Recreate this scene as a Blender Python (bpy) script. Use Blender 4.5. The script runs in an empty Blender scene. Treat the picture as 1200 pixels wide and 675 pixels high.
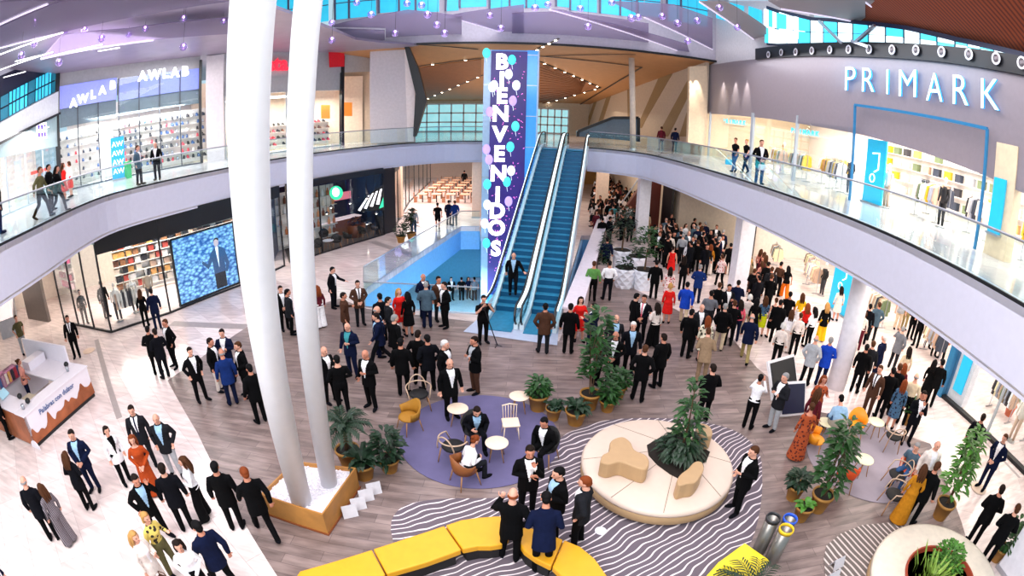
import bpy, bmesh, math, random
from mathutils import Vector, Matrix, noise as mnoise
R_ = math.radians
PI = math.pi
sc = bpy.context.scene
COL = sc.collection
# ------------------------------------------------------------------ camera
FPX, PITCH, ROLL, CAMZ = 604.0, 0.334, 0.025, 7.55      # fisheye (equisolid) focal length in px of a 1200 px wide frame
_F = Vector((0, math.cos(PITCH), -math.sin(PITCH)))
_U0 = Vector((0, math.sin(PITCH), math.cos(PITCH)))
_R0 = Vector((1, 0, 0))
_R = _R0*math.cos(ROLL) + _U0*math.sin(ROLL)
_U = -_R0*math.sin(ROLL) + _U0*math.cos(ROLL)
cam = bpy.data.objects.new('camera', bpy.data.cameras.new('camera'))
COL.objects.link(cam)
m3 = Matrix((_R, _U, -_F)).transposed()
cam.matrix_world = Matrix.Translation((0, 0, CAMZ)) @ m3.to_4x4()
cd = cam.data
cd.type = 'PANO'; cd.sensor_width = 36; cd.clip_end = 500; cd.clip_start = 0.05
for tgt in (cd, getattr(cd, 'cycles', None)):
    if tgt is None: continue
    try: tgt.panorama_type = 'FISHEYE_EQUISOLID'
    except Exception: pass
    try: tgt.fisheye_lens = FPX/1200*36; tgt.fisheye_fov = PI
    except Exception: pass
sc.camera = cam
# ------------------------------------------------------------------ colour management, world
vs = sc.view_settings
sc.display_settings.display_device = 'sRGB'
vs.view_transform = 'Standard'; vs.look = 'None'; vs.gamma = 1; vs.use_curve_mapping = False
vs.exposure = 0.25
w = bpy.data.worlds.new('world'); sc.world = w; w.use_nodes = True
bg = w.node_tree.nodes['Background']; bg.inputs[0].default_value = (0.62, 0.86, 1.0, 1); bg.inputs[1].default_value = 0.7
sc.cycles.use_denoising = True
sc.cycles.max_bounces = 6; sc.cycles.diffuse_bounces = 3; sc.cycles.glossy_bounces = 3
sc.cycles.transparent_max_bounces = 12; sc.cycles.sample_clamp_indirect = 4
sc.cycles.caustics_reflective = False; sc.cycles.caustics_refractive = False

def area(name, loc, rot, sx, sy, power, col=(1, 1, 1)):
    l = bpy.data.lights.new(name, 'AREA'); l.shape = 'RECTANGLE'; l.size = sx; l.size_y = sy; l.energy = power; l.color = col
    o = bpy.data.objects.new(name, l); COL.objects.link(o); o.location = loc; o.rotation_euler = rot
    return o
# roof daylight over the atrium, lamps in the ceilings of the walkways
area('daylight_fill', (-1, 1.5, 12.6), (R_(12), 0, 0), 14, 15, 2300, (1.0, 0.97, 0.98))
area('daylight_fill', (0.5, 22, 17.6), (0, 0, 0), 17, 20, 2300, (0.98, 0.95, 1.0))
area('daylight_fill', (-10, -4, 13.0), (R_(35), 0, R_(-20)), 12, 8, 1700, (1.0, 0.97, 0.96))  # unseen fill added behind the camera so the left floor stays bright
area('walkway_lamp', (-17.2, 17, 12.2), (0, 0, 0), 4, 16, 1300, (1.0, 0.96, 0.95))
area('walkway_lamp', (11.3, 17, 12.0), (0, 0, 0), 3, 22, 650, (0.95, 0.95, 1.0))
area('corridor_lamp', (-7.5, 44, 4.1), (0, 0, 0), 6, 18, 1500, (1.0, 0.9, 0.85))
area('corridor_lamp', (8, 40, 4.1), (0, 0, 0), 7, 12, 380, (1.0, 0.86, 0.74))
area('arcade_lamp', (12.6, 17, 4.1), (0, 0, 0), 3.2, 22, 720, (1.0, 0.93, 0.84))
area('basement_lamp', (-2.6, 25, -1.9), (0, 0, 0), 3.0, 9, 2600, (0.6, 0.86, 1.0))
area('shop_lamp', (-17.2, 21.5, 4.1), (0, 0, R_(-38)), 2.2, 9, 900, (1.0, .94, .86))
area('shop_lamp', (-22.6, 24.2, 9.5), (0, 0, R_(-45)), 2.5, 7, 900, (1.0, .97, .95))
area('shop_lamp', (-15.6, 33.4, 9.4), (0, 0, R_(-35)), 2, 8, 600, (1.0, .92, .82))
area('shop_lamp', (-23.0, 13.5, 9.3), (0, 0, R_(-15)), 2, 9, 500, (1.0, .97, .95))
area('upper_hall_lamp', (2, 46, 8.6), (0, 0, 0), 16, 12, 420, (1.0, 0.88, 0.72))
area('upper_hall_uplight', (2, 46, 6.6), (PI, 0, 0), 14, 18, 300, (1.0, 0.8, 0.6))
area('sail_tint_fill', (-1, 18, 9.4), (PI, 0, 0), 8, 14, 350, (0.78, 0.62, 1.0))  # violet fill with no fitting, added below the sails to tint them

# ------------------------------------------------------------------ placing helpers (rays of the camera above met with real planes)
def ray(px, py):
    x = px-600; y = -(py-337.5); r = math.hypot(x, y)+1e-9
    t = 2*math.asin(min(1, r/(2*FPX)))
    return _F*math.cos(t) + (_R*(x/r)+_U*(y/r))*math.sin(t)
def at(px, py, z=0.0):
    d = ray(px, py); t = (z-CAMZ)/d.z
    return Vector((d.x*t, d.y*t, z))
def atx(px, py, X):
    d = ray(px, py); t = X/d.x; return Vector((X, d.y*t, CAMZ+d.z*t))
def aty(px, py, Y):
    d = ray(px, py); t = Y/d.y; return Vector((d.x*t, Y, CAMZ+d.z*t))
def atr(px, py, dist):
    d = ray(px, py); return Vector((0, 0, CAMZ))+d*dist
def atplane(px, py, p, n):
    d = ray(px, py); o = Vector((0, 0, CAMZ)); t = (Vector(p)-o).dot(Vector(n))/d.dot(Vector(n)); return o+d*t

# ------------------------------------------------------------------ materials
def lin(h):
    if isinstance(h, str):
        h = h.lstrip('#'); c = [int(h[i:i+2], 16)/255 for i in (0, 2, 4)]
        return tuple(((v/12.92) if v <= .04045 else ((v+.055)/1.055)**2.4) for v in c)
    return tuple(h)
MATS = {}
def mat(name, col='808080', rough=.6, metal=0, emit=0, ecol=None, var=.06, scale=6, bump=0, spec=None):
    if name in MATS: return MATS[name]
    m = bpy.data.materials.new(name); m.use_nodes = True; nt = m.node_tree; N = nt.nodes; L = nt.links
    b = N['Principled BSDF']; c = lin(col)
    b.inputs['Roughness'].default_value = rough; b.inputs['Metallic'].default_value = metal
    if spec is not None: b.inputs['Specular IOR Level'].default_value = spec
    tc = N.new('ShaderNodeTexCoord'); nz = N.new('ShaderNodeTexNoise'); nz.inputs['Scale'].default_value = scale
    nz.inputs['Detail'].default_value = 3
    L.new(tc.outputs['Object'], nz.inputs['Vector'])
    rp = N.new('ShaderNodeValToRGB')
    rp.color_ramp.elements[0].position = .3; rp.color_ramp.elements[1].position = .7
    rp.color_ramp.elements[0].color = tuple(max(0, v*(1-var)) for v in c)+(1,)
    rp.color_ramp.elements[1].color = tuple(min(1, v*(1+var)) for v in c)+(1,)
    L.new(nz.outputs['Fac'], rp.inputs['Fac']); L.new(rp.outputs['Color'], b.inputs['Base Color'])
    if emit:
        b.inputs['Emission Color'].default_value = lin(ecol or col)+(1,); b.inputs['Emission Strength'].default_value = emit
    if bump:
        bp = N.new('ShaderNodeBump'); bp.inputs['Strength'].default_value = bump; L.new(nz.outputs['Fac'], bp.inputs['Height']); L.new(bp.outputs['Normal'], b.inputs['Normal'])
    m.diffuse_color = c+(1,)
    MATS[name] = m; return m
def glassmat(name, tint='e8fbff', refl=.12, tr=1.0, rough=.02):
    if name in MATS: return MATS[name]
    m = bpy.data.materials.new(name); m.use_nodes = True; nt = m.node_tree; N = nt.nodes; L = nt.links
    N.remove(N['Principled BSDF']); out = N['Material Output']
    t = N.new('ShaderNodeBsdfTransparent'); t.inputs[0].default_value = tuple(v*tr for v in lin(tint))+(1,)
    g = N.new('ShaderNodeBsdfGlossy'); g.inputs['Roughness'].default_value = rough; g.inputs[0].default_value = (1, 1, 1, 1)
    lw = N.new('ShaderNodeLayerWeight'); lw.inputs[0].default_value = .2
    mr = N.new('ShaderNodeMath'); mr.operation = 'MULTIPLY_ADD'; mr.inputs[1].default_value = .28; mr.inputs[2].default_value = refl*.25
    L.new(lw.outputs['Fresnel'], mr.inputs[0])
    mx = N.new('ShaderNodeMixShader'); L.new(mr.outputs[0], mx.inputs[0]); L.new(t.outputs[0], mx.inputs[1]); L.new(g.outputs[0], mx.inputs[2])
    L.new(mx.outputs[0], out.inputs['Surface']); MATS[name] = m; return m
def translucent(name, col, alpha=.5, rough=.5):
    m = bpy.data.materials.new(name); m.use_nodes = True; nt = m.node_tree; N = nt.nodes; L = nt.links
    b = N['Principled BSDF']; out = N['Material Output']
    b.inputs['Base Color'].default_value = lin(col)+(1,); b.inputs['Roughness'].default_value = rough
    tl = N.new('ShaderNodeBsdfTranslucent'); tl.inputs[0].default_value = lin(col)+(1,)
    t = N.new('ShaderNodeBsdfTransparent')
    m1 = N.new('ShaderNodeMixShader'); m1.inputs[0].default_value = .4; L.new(b.outputs[0], m1.inputs[1]); L.new(tl.outputs[0], m1.inputs[2])
    m2 = N.new('ShaderNodeMixShader'); m2.inputs[0].default_value = alpha; L.new(t.outputs[0], m2.inputs[1]); L.new(m1.outputs[0], m2.inputs[2])
    L.new(m2.outputs[0], out.inputs['Surface']); MATS[name] = m; return m

def plank_mat(name, c1, c2, mortar, ang, rw=1.2, rh=.18, rough=.45, ms=.012, var=.5, cv=.3):
    m = mat(name, c1, rough); nt = m.node_tree; N = nt.nodes; L = nt.links; b = N['Principled BSDF']
    tc = N.new('ShaderNodeTexCoord'); mp = N.new('ShaderNodeMapping'); mp.inputs['Rotation'].default_value = (0, 0, ang)
    br = N.new('ShaderNodeTexBrick'); br.inputs['Color1'].default_value = lin(c1)+(1,); br.inputs['Color2'].default_value = lin(c2)+(1,)
    br.inputs['Mortar'].default_value = lin(mortar)+(1,); br.inputs['Scale'].default_value = 1; br.inputs['Mortar Size'].default_value = ms
    br.inputs['Brick Width'].default_value = rw; br.inputs['Row Height'].default_value = rh; br.inputs['Bias'].default_value = 0
    L.new(tc.outputs['Object'], mp.inputs['Vector']); L.new(mp.outputs['Vector'], br.inputs['Vector'])
    nz = N.new('ShaderNodeTexNoise'); nz.inputs['Scale'].default_value = 1.3; nz.inputs['Detail'].default_value = 5
    mp2 = N.new('ShaderNodeMapping'); mp2.inputs['Rotation'].default_value = (0, 0, ang); mp2.inputs['Scale'].default_value = (1, 5, 1)
    L.new(tc.outputs['Object'], mp2.inputs['Vector']); L.new(mp2.outputs['Vector'], nz.inputs['Vector'])
    mx = N.new('ShaderNodeMix'); mx.data_type = 'RGBA'; mx.blend_type = 'MULTIPLY'; mx.inputs['Factor'].default_value = cv
    L.new(br.outputs['Color'], mx.inputs['A'])
    rp = N.new('ShaderNodeValToRGB'); rp.color_ramp.elements[0].color = (.45, .42, .42, 1); rp.color_ramp.elements[1].color = (1.3, 1.3, 1.3, 1)
    rp.color_ramp.elements[0].position = .35; rp.color_ramp.elements[1].position = .65
    L.new(nz.outputs['Fac'], rp.inputs['Fac']); L.new(rp.outputs['Color'], mx.inputs['B'])
    L.new(mx.outputs['Result'], b.inputs['Base Color'])
    return m
def stripe_mat(name, base, line, ang, scale=1.0, dist=4, thr=.86, dsc=.6):
    m = mat(name, base, .9); nt = m.node_tree; N = nt.nodes; L = nt.links; b = N['Principled BSDF']
    tc = N.new('ShaderNodeTexCoord'); mp = N.new('ShaderNodeMapping'); mp.inputs['Rotation'].default_value = (0, 0, ang)
    wv = N.new('ShaderNodeTexWave'); wv.wave_type = 'BANDS'; wv.bands_direction = 'Y'; wv.inputs['Scale'].default_value = scale
    wv.inputs['Distortion'].default_value = dist; wv.inputs['Detail'].default_value = 1.5; wv.inputs['Detail Scale'].default_value = dsc
    L.new(tc.outputs['Object'], mp.inputs['Vector']); L.new(mp.outputs['Vector'], wv.inputs['Vector'])
    rp = N.new('ShaderNodeValToRGB'); e = rp.color_ramp.elements; e[0].position = thr-.04; e[0].color = lin(base)+(1,); e[1].position = thr+.02; e[1].color = lin(line)+(1,)
    L.new(wv.outputs['Fac'], rp.inputs['Fac']); L.new(rp.outputs['Color'], b.inputs['Base Color']); return m

# ------------------------------------------------------------------ object helpers
def link(o, parent=None):
    COL.objects.link(o)
    if parent is not None: o.parent = parent
    return o
def tag(o, label=None, cat=None, group=None, kind=None):
    if label: o['label'] = label
    if cat: o['category'] = cat
    if group: o['group'] = group
    if kind: o['kind'] = kind
    return o
def thing(name, label, cat, loc=(0, 0, 0), rotz=0, group=None):
    o = bpy.data.objects.new(name, None); COL.objects.link(o); o.location = loc; o.rotation_euler = (0, 0, rotz); o.empty_display_size = .1
    return tag(o, label, cat, group)
def dup(root, loc=None, rotz=None, label=None, group=None, scale=None):
    r = root.copy(); COL.objects.link(r)
    if loc is not None: r.location = loc
    if rotz is not None: r.rotation_euler = (0, 0, rotz)
    if scale is not None: r.scale = scale if hasattr(scale, '__len__') else (scale,)*3
    if label: r['label'] = label
    if group: r['group'] = group
    for ch in list(root.children):
        c = ch.copy(); COL.objects.link(c); c.parent = r
        for g in ch.children:
            d = g.copy(); COL.objects.link(d); d.parent = c
    return r
class MB:
    def __init__(s): s.v = []; s.f = []
    def add(s, vs, fs):
        n = len(s.v); s.v += [tuple(v) for v in vs]; s.f += [tuple(i+n for i in f) for f in fs]; return s
    def box(s, c, d, rz=0, M=None):
        x, y, z = d[0]/2, d[1]/2, d[2]/2
        P = [Vector(p) for p in ((-x,-y,-z),(x,-y,-z),(x,y,-z),(-x,y,-z),(-x,-y,z),(x,-y,z),(x,y,z),(-x,y,z))]
        T = Matrix.Translation(c) @ (M if M is not None else Matrix.Rotation(rz, 4, 'Z'))
        return s.add([T@p for p in P], [(3,2,1,0),(4,5,6,7),(0,1,5,4),(1,2,6,5),(2,3,7,6),(3,0,4,7)])
    def bar(s, a, b, w, h=None):
        a = Vector(a); b = Vector(b); h = h or w; d = b-a
        q = d.to_track_quat('X', 'Z').to_matrix().to_4x4()
        return s.box((a+b)/2, (d.length, w, h), M=q)
    def prism(s, pts, z0, z1, bevel=0):
        n = len(pts); a = sum(pts[i][0]*pts[(i+1) % n][1]-pts[(i+1) % n][0]*pts[i][1] for i in range(n))
        if a < 0: pts = pts[::-1]
        vs = [(p[0], p[1], z0) for p in pts]+[(p[0], p[1], z1) for p in pts]
        fs = [tuple(range(n-1, -1, -1)), tuple(range(n, 2*n))]+[(i, (i+1) % n, n+(i+1) % n, n+i) for i in range(n)]
        return s.add(vs, fs)
    def extrude(s, pts, off):       # closed 3D polygon moved by off
        n = len(pts); off = Vector(off); P = [Vector(p) for p in pts]
        return s.add(P+[p+off for p in P], [tuple(range(n)), tuple(range(2*n-1, n-1, -1))]+[(i, n+i, n+(i+1) % n, (i+1) % n) for i in range(n)])
    def cyl(s, a, b, r, r2=None, n=12, caps=True):
        return s.tube([a, b], [r, r if r2 is None else r2], n, caps)
    def tube(s, pts, rs, n=8, caps=True, round_=False, ref=None, closed=False):
        pts = [Vector(p) for p in pts]
        if not hasattr(rs, '__len__'): rs = [rs]*len(pts)
        rs = [r if hasattr(r, '__len__') else (r, r) for r in rs]
        if round_:
            d0 = (pts[0]-pts[1]).normalized(); d1 = (pts[-1]-pts[-2]).normalized()
            a, b = rs[0], rs[-1]
            pts = [pts[0]+d0*min(a)*.9, pts[0]+d0*min(a)*.6]+pts+[pts[-1]+d1*min(b)*.6, pts[-1]+d1*min(b)*.9]
            rs = [(a[0]*.35, a[1]*.35), (a[0]*.8, a[1]*.8)]+rs+[(b[0]*.8, b[1]*.8), (b[0]*.35, b[1]*.35)]
        base = len(s.v); m = len(pts); up = Vector(ref) if ref is not None else None
        for i, p in enumerate(pts):
            if closed: t = pts[(i+1) % m]-pts[i-1]
            else: t = (pts[min(i+1, m-1)]-pts[max(i-1, 0)])
            t.normalize()
            if up is None: up = Vector((1, 0, 0)) if abs(t.x) < .9 else Vector((0, 1, 0))
            x = (up-t*up.dot(t)); x.normalize(); y = t.cross(x); up = x
            for k in range(n):
                an = 2*PI*k/n; s.v.append(tuple(p+x*(math.cos(an)*rs[i][0])+y*(math.sin(an)*rs[i][1])))
        for i in range(m if closed else m-1):
            j = (i+1) % m
            for k in range(n):
                a = base+i*n+k; b = base+i*n+(k+1) % n; c = base+j*n+(k+1) % n; d = base+j*n+k
                s.f.append((a, b, c, d))
        if caps and not closed:
            s.f.append(tuple(base+k for k in range(n-1, -1, -1))); s.f.append(tuple(base+(m-1)*n+k for k in range(n)))
        return s
    def lathe(s, prof, c=(0, 0, 0), n=24, closed=False, caps=True):
        base = len(s.v); m = len(prof)
        for r, z in prof:
            for k in range(n):
                an = 2*PI*k/n; s.v.append((c[0]+r*math.cos(an), c[1]+r*math.sin(an), c[2]+z))
        for i in range(m-1+(1 if closed else 0)):
            j = (i+1) % m
            for k in range(n): s.f.append((base+i*n+k, base+i*n+(k+1) % n, base+j*n+(k+1) % n, base+j*n+k))
        if not closed:
            if caps and prof[0][0] > 1e-4: s.f.append(tuple(base+k for k in range(n-1, -1, -1)))
            if caps and prof[-1][0] > 1e-4: s.f.append(tuple(base+(m-1)*n+k for k in range(n)))
        return s
    def ell(s, c, r, M=None, nu=12, nv=8, fn=None):
        c = Vector(c); base = len(s.v); M3 = M.to_3x3() if M is not None else None
        P = [Vector((0, 0, -1))]
        for i in range(1, nv):
            th = PI*i/nv
            for k in range(nu): P.append(Vector((math.sin(th)*math.cos(2*PI*k/nu), math.sin(th)*math.sin(2*PI*k/nu), -math.cos(th))))
        P.append(Vector((0, 0, 1)))
        for p in P:
            q = Vector((p.x*r[0], p.y*r[1], p.z*r[2]))
            if fn: q = fn(q)
            if M3: q = M3@q
            s.v.append(tuple(c+q))
        for k in range(nu): s.f.append((base, base+1+(k+1) % nu, base+1+k))
        for i in range(nv-2):
            for k in range(nu):
                a = base+1+i*nu+k; b = base+1+i*nu+(k+1) % nu; s.f.append((a, b, b+nu, a+nu))
        t = base+1+(nv-1)*nu; o = base+1+(nv-2)*nu
        for k in range(nu): s.f.append((t, o+k, o+(k+1) % nu))
        return s
    def mesh(s, name, m, smooth=False):
        me = bpy.data.meshes.new(name); me.from_pydata(s.v, [], s.f); me.update()
        for x in (m if isinstance(m, (list, tuple)) else [m]): me.materials.append(x)
        if smooth: me.polygons.foreach_set('use_smooth', [True]*len(me.polygons))
        return me
    def build(s, name, m, parent=None, smooth=False, loc=None, bevel=0):
        o = bpy.data.objects.new(name, s.mesh(name, m, smooth))
        if loc is not None: o.location = loc
        link(o, parent)
        if bevel:
            bv = o.modifiers.new('bevel', 'BEVEL'); bv.width = bevel; bv.segments = 2; bv.limit_method = 'ANGLE'
        return o
_tint = {}
def tinted(me, m):       # one mesh per shape and colour, shared by every object that has both
    k = (me.name, m.name)
    if k not in _tint:
        c = me.copy(); c.materials[0] = m; _tint[k] = c
    return _tint[k]
def struct(o): o['kind'] = 'structure'; return o
def offset(pts, d):       # offset an open polyline to its left by d
    out = []
    for i, p in enumerate(pts):
        a = Vector(pts[max(i-1, 0)]).to_2d(); b = Vector(pts[min(i+1, len(pts)-1)]).to_2d(); t = (b-a).normalized()
        out.append((p[0]-t.y*d, p[1]+t.x*d))
    return out
def smooth_line(pts, n=5):  # catmull-rom
    out = []; P = [Vector(p).to_2d() for p in pts]; P = [P[0]*2-P[1]]+P+[P[-1]*2-P[-2]]
    for i in range(1, len(P)-2):
        for k in range(n):
            t = k/n; a, b, c, d = P[i-1], P[i], P[i+1], P[i+2]
            q = .5*((2*b)+(c-a)*t+(2*a-5*b+4*c-d)*t*t+(3*b-a-3*c+d)*t**3); out.append((q.x, q.y))
    out.append(tuple(P[-2])); return out
def strip(mb, pts, z0, z1, th=.05):   # wall along an open polyline with thickness to its left
    o = offset(pts, th); n = len(pts)
    f0 = (lambda i: z0) if not callable(z0) else z0
    f1 = (lambda i: z1) if not callable(z1) else z1
    vs = []
    for i in range(n):
        a, b = pts[i], o[i]; vs += [(a[0], a[1], f0(i)), (a[0], a[1], f1(i)), (b[0], b[1], f1(i)), (b[0], b[1], f0(i))]
    fs = [(0, 1, 2, 3), (4*n-1, 4*n-2, 4*n-3, 4*n-4)]
    for i in range(n-1):
        for k in range(4): fs.append((4*i+k, 4*(i+1)+k, 4*(i+1)+(k+1) % 4, 4*i+(k+1) % 4))
    return mb.add(vs, fs)
def flat(name, outer, holes, z, m, th=.02):     # horizontal slab with holes
    bm = bmesh.new(); 
    for lp in [outer]+list(holes):
        vs = [bm.verts.new((p[0], p[1], z)) for p in lp]
        for i in range(len(vs)): bm.edges.new((vs[i], vs[(i+1) % len(vs)]))
    bmesh.ops.triangle_fill(bm, use_beauty=True, use_dissolve=False, edges=bm.edges[:])
    for f in bm.faces:
        if f.normal.z < 0: f.normal_flip()
    r = bmesh.ops.extrude_face_region(bm, geom=bm.faces[:])
    for g in r['geom']:
        if isinstance(g, bmesh.types.BMVert): g.co.z -= th
    bmesh.ops.recalc_face_normals(bm, faces=bm.faces[:])
    me = bpy.data.meshes.new(name); bm.to_mesh(me); bm.free(); me.materials.append(m)
    o = bpy.data.objects.new(name, me); return link(o)
def text_mesh(body, size, extrude=.02, bold=0):
    cu = bpy.data.curves.new('t', 'FONT'); cu.body = body; cu.size = size; cu.extrude = extrude; cu.offset = bold
    cu.align_x = 'CENTER'; cu.align_y = 'CENTER'; cu.resolution_u = 3
    o = bpy.data.objects.new('t', cu); COL.objects.link(o)
    dg = bpy.context.evaluated_depsgraph_get(); me = bpy.data.meshes.new_from_object(o.evaluated_get(dg))
    bpy.data.objects.remove(o); bpy.data.curves.remove(cu); return me
def letters(word, size, m, origin, xdir, ydir, spacing, parent, name='letter', extrude=.03, bold=0, scaley=1):
    """each letter a mesh of its own, spread along xdir from origin (centre of the word)"""
    X = Vector(xdir).normalized(); Y = Vector(ydir).normalized(); Z = X.cross(Y)
    n = len(word)
    for i, ch in enumerate(word):
        if ch == ' ': continue
        me = text_mesh(ch, size, extrude, bold); me.materials.append(m)
        T = Matrix((X, Y*scaley, Z)).transposed().to_4x4(); T.translation = Vector(origin)+X*((i-(n-1)/2)*spacing)
        me.transform(T)
        o = bpy.data.objects.new(name, me); link(o, parent)
def word_obj(word, size, m, origin, xdir, ydir, parent, name='lettering', extrude=.01, bold=0):
    X = Vector(xdir).normalized(); Y = Vector(ydir).normalized(); Z = X.cross(Y)
    me = text_mesh(word, size, extrude, bold); me.materials.append(m)
    T = Matrix((X, Y, Z)).transposed().to_4x4(); T.translation = Vector(origin); me.transform(T)
    return link(bpy.data.objects.new(name, me), parent)
rnd = random.Random(5)
# ------------------------------------------------------------------ structure: floors, balconies, walls, ceilings
UP = 5.7; BOT = 4.25
m_white = mat('white_paint', 'e9e6ee', .5)
m_fascia = mat('fascia_paint', 'cfcedf', .45, var=.02)
m_dark = mat('dark_frame', '0c0c12', .4)
m_steel = mat('steel', 'b9bcc4', .3, .9)
m_marble = plank_mat('marble_floor', 'f2e2de', 'e0ccc8', 'cbb6b4', 0.62, 1.6, .8, .14, .006, cv=.3)
m_wood = plank_mat('wood_floor', '94817c', '7a6965', '5c4e4d', 0.05, 1.5, .26, .35, .005, cv=.6)
m_up = plank_mat('upper_floor', 'e8e2e4', 'dcd4d8', 'bdb4b8', 0.3, 1.2, 1.2, .1, .006, cv=.1)
m_glass = glassmat('railing_glass', 'f4fdfc', .12)
m_shopglass = glassmat('shop_glass', 'fbfeff', .06)
PIT = [(-5.95, 18.9), (-6.55, 21.0), (-3.6, 34.2), (-2.3, 34.3), (-2.05, 31.6), (-0.1, 31.6), (0.95, 29.6), (-1.25, 18.55)]
PIT2 = [(2.25, 19.2), (5.35, 32.6), (4.45, 32.6), (1.95, 19.3)]
struct(flat('floor', [(-45, -8), (32, -8), (32, 95), (-45, 95)], [PIT, PIT2], 0, m_marble, .3))
WOOD_PX = [(325, 675), (231.7, 508), (196.4, 446), (290, 383), (398, 350), (430, 362), (555, 377), (655, 400), (684, 330), (716, 318), (735, 335), (773, 353), (859, 398), (887, 431), (945, 480), (1000, 490), (1090, 520), (1127, 613), (1140, 660)]
wp = [tuple(at(*p))[:2] for p in WOOD_PX]
wp += [(10.5, 0), (-1, -3)]
struct(flat('floor', wp, [], .006, m_wood, .005))
def line_inlay(a, b, w=.3):
    A = at(*a); B = at(*b); struct(MB().bar(A+Vector((0, 0, .004)), B+Vector((0, 0, .004)), w, .006).build('floor', mat('floor_band', 'a59896', .4)))
line_inlay((201, 379), (289, 383), .5); line_inlay((113, 398), (140, 490), .22); line_inlay((436, 283), (486, 300), .5)
line_inlay((1137, 501), (1195, 560), .12)
# balcony edges
EL = smooth_line([(-12.4, 3.5), (-13.2, 7.4), (-13.9, 9.8), (-15.1, 12.8), (-15.5, 15.2), (-14.4, 18.2), (-13.2, 21.3), (-12.3, 24.3), (-11.0, 27.3), (-9.4, 30.3), (-7.2, 33.6), (-4.9, 35.6), (-2.1, 36.4)], 4)
ER = smooth_line([(4.55, 32.4), (6.0, 31.6), (7.6, 29.8), (8.25, 26.5), (8.65, 21.5), (8.95, 17.5), (9.2, 13.0), (9.25, 10.0), (9.1, 7.6), (8.95, 5.4), (8.85, 2.5)], 4)
struct(strip(MB(), EL, BOT, UP+.06, .35).build('wall_left', m_fascia, smooth=False))
struct(strip(MB(), ER, BOT, UP+.06, .35).build('wall_right', m_fascia))
for e in (EL, ER):
    struct(strip(MB(), offset(e, -.012), UP+.02, UP+.09, .08).build('trim_1', m_dark))
# upper floors (slabs)
SL = [(p[0], p[1]) for p in EL]
struct(flat('floor', SL+[(-2.1, 60), (-36, 60), (-36, 3.5)], [], UP, m_up, .15))
SR = [(p[0], p[1]) for p in ER]
struct(flat('floor', SR+[(24, 2.5), (24, 60), (-2.1, 60), (-2.1, 33.8), (1.3, 33.8), (1.6, 30.9)], [], UP, m_up, .15))
# soffits under the walkways
m_soffit = mat('soffit', 'd8cdc6', .6)
struct(flat('ceiling', SL+[(-2.1, 60), (-36, 60), (-36, 3.5)], [], BOT+.12, m_soffit, .05))
struct(flat('ceiling', SR+[(24, 2.5), (24, 60), (-2.1, 60), (-2.1, 33.8), (4.2, 33.8)], [], BOT+.12, m_soffit, .05))
# basement seen through the opening
m_blue = mat('blue_wall', '86c4f2', .5)  # blue light inside the pit is put into this wall colour too
struct(MB().box((-2, 26, -5.7), (16, 26, .2)).build('floor', mat('basement_floor', 'a8c0cc', .2)))
P2 = [PIT[3], PIT[2], PIT[1], PIT[0], PIT[7]]
struct(strip(MB(), P2[::-1], -1.6, -.31, .12).build('wall_basement', m_blue))
struct(strip(MB(), [(-10, 14), (-10, 38), (6, 38), (6, 14)], -5.6, -.4, .1).build('wall_basement', mat('basement_wall', '5aa8cc', .5)))
struct(strip(MB(), [PIT2[0], PIT2[1], PIT2[2], PIT2[3]], -3.0, -.31, .1).build('wall_basement', m_blue))

# glass railings: posts-less panels with a metal top rail, each railing one thing
def railing(pts, z, label, h=1.08, name='glass_railing', step=2, posts=False):
    t = thing(name, label, 'railing', (0, 0, 0))
    pp = pts[::step] if (len(pts)-1) % step == 0 else pts[::step]+[pts[-1]]
    for i in range(len(pp)-1):
        a = Vector((pp[i][0], pp[i][1], 0)); b = Vector((pp[i+1][0], pp[i+1][1], 0)); d = (b-a).normalized()*.015
        MB().bar(a+d+Vector((0, 0, z+h/2)), b-d+Vector((0, 0, z+h/2)), .014, h-.02).build('glass_panel', m_glass, t)
    MB().tube([(p[0], p[1], z+h+.02) for p in pp], .028, 8).build('handrail', m_steel, t, True)
    MB().tube([(p[0], p[1], z+.03) for p in pp], (.03), 4).build('base_channel', m_steel, t)
    return t
railing(offset(EL, .12), UP, 'curved glass railing with steel rail along the left upper walkway')
railing(offset(ER, .12), UP, 'curved glass railing with steel rail along the right upper walkway')
railing([PIT[7], (-3.0, 18.7), PIT[0], PIT[1]], 0, 'glass railing across the near side of the floor opening, left of the escalators', step=1)
railing([PIT[1], (-5.8, 24.4), (-5.05, 27.7), (-4.3, 31), PIT[2], (-2.3, 34.3)], 0, 'long diagonal glass railing beside the left side of the floor opening', step=1)

# ---- columns
def column(px_, py_, w, label, z1=BOT+.1, base=None, m=None, d=None):
    b = base or tuple(at(px_, py_))[:2]
    t = thing('column', label, 'column', (b[0], b[1], 0))
    MB().box((0, 0, z1/2), (w, d or w, z1)).build('shaft', m or m_white, t, bevel=.03)
    MB().box((0, 0, .06), (w+.04, (d or w)+.04, .12)).build('plinth', m_steel, t)
    return t
column(0, 0, .75, 'square white column nearest the escalators on the right, beside the dark red stair panel', base=(8.25, 31.9))
column(0, 0, .75, 'square white column in front of the beige wall edge', base=(10.75, 21.7))
t = thing('column', 'round white column on the right with people standing around its foot', 'column', (10.9, 12.55, 0))
MB().cyl((0, 0, 0), (0, 0, BOT), .36, n=28).build('shaft', m_white, t, True)
column(0, 0, .7, 'pale column at the far left corridor beside the dining tables', base=(-2.75, 37.6), m=mat('warm_column', 'e6cdb8', .5))
column(0, 0, .7, 'tan square column at the corner of the left corridor behind the dark cafe', base=(-8.6, 36.9), m=mat('tan_column', 'cfae97', .5))
column(0, 0, .9, 'far column in the packed crowd below the right walkway', base=(6.9, 40.0), m=mat('warm_column'))
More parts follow.
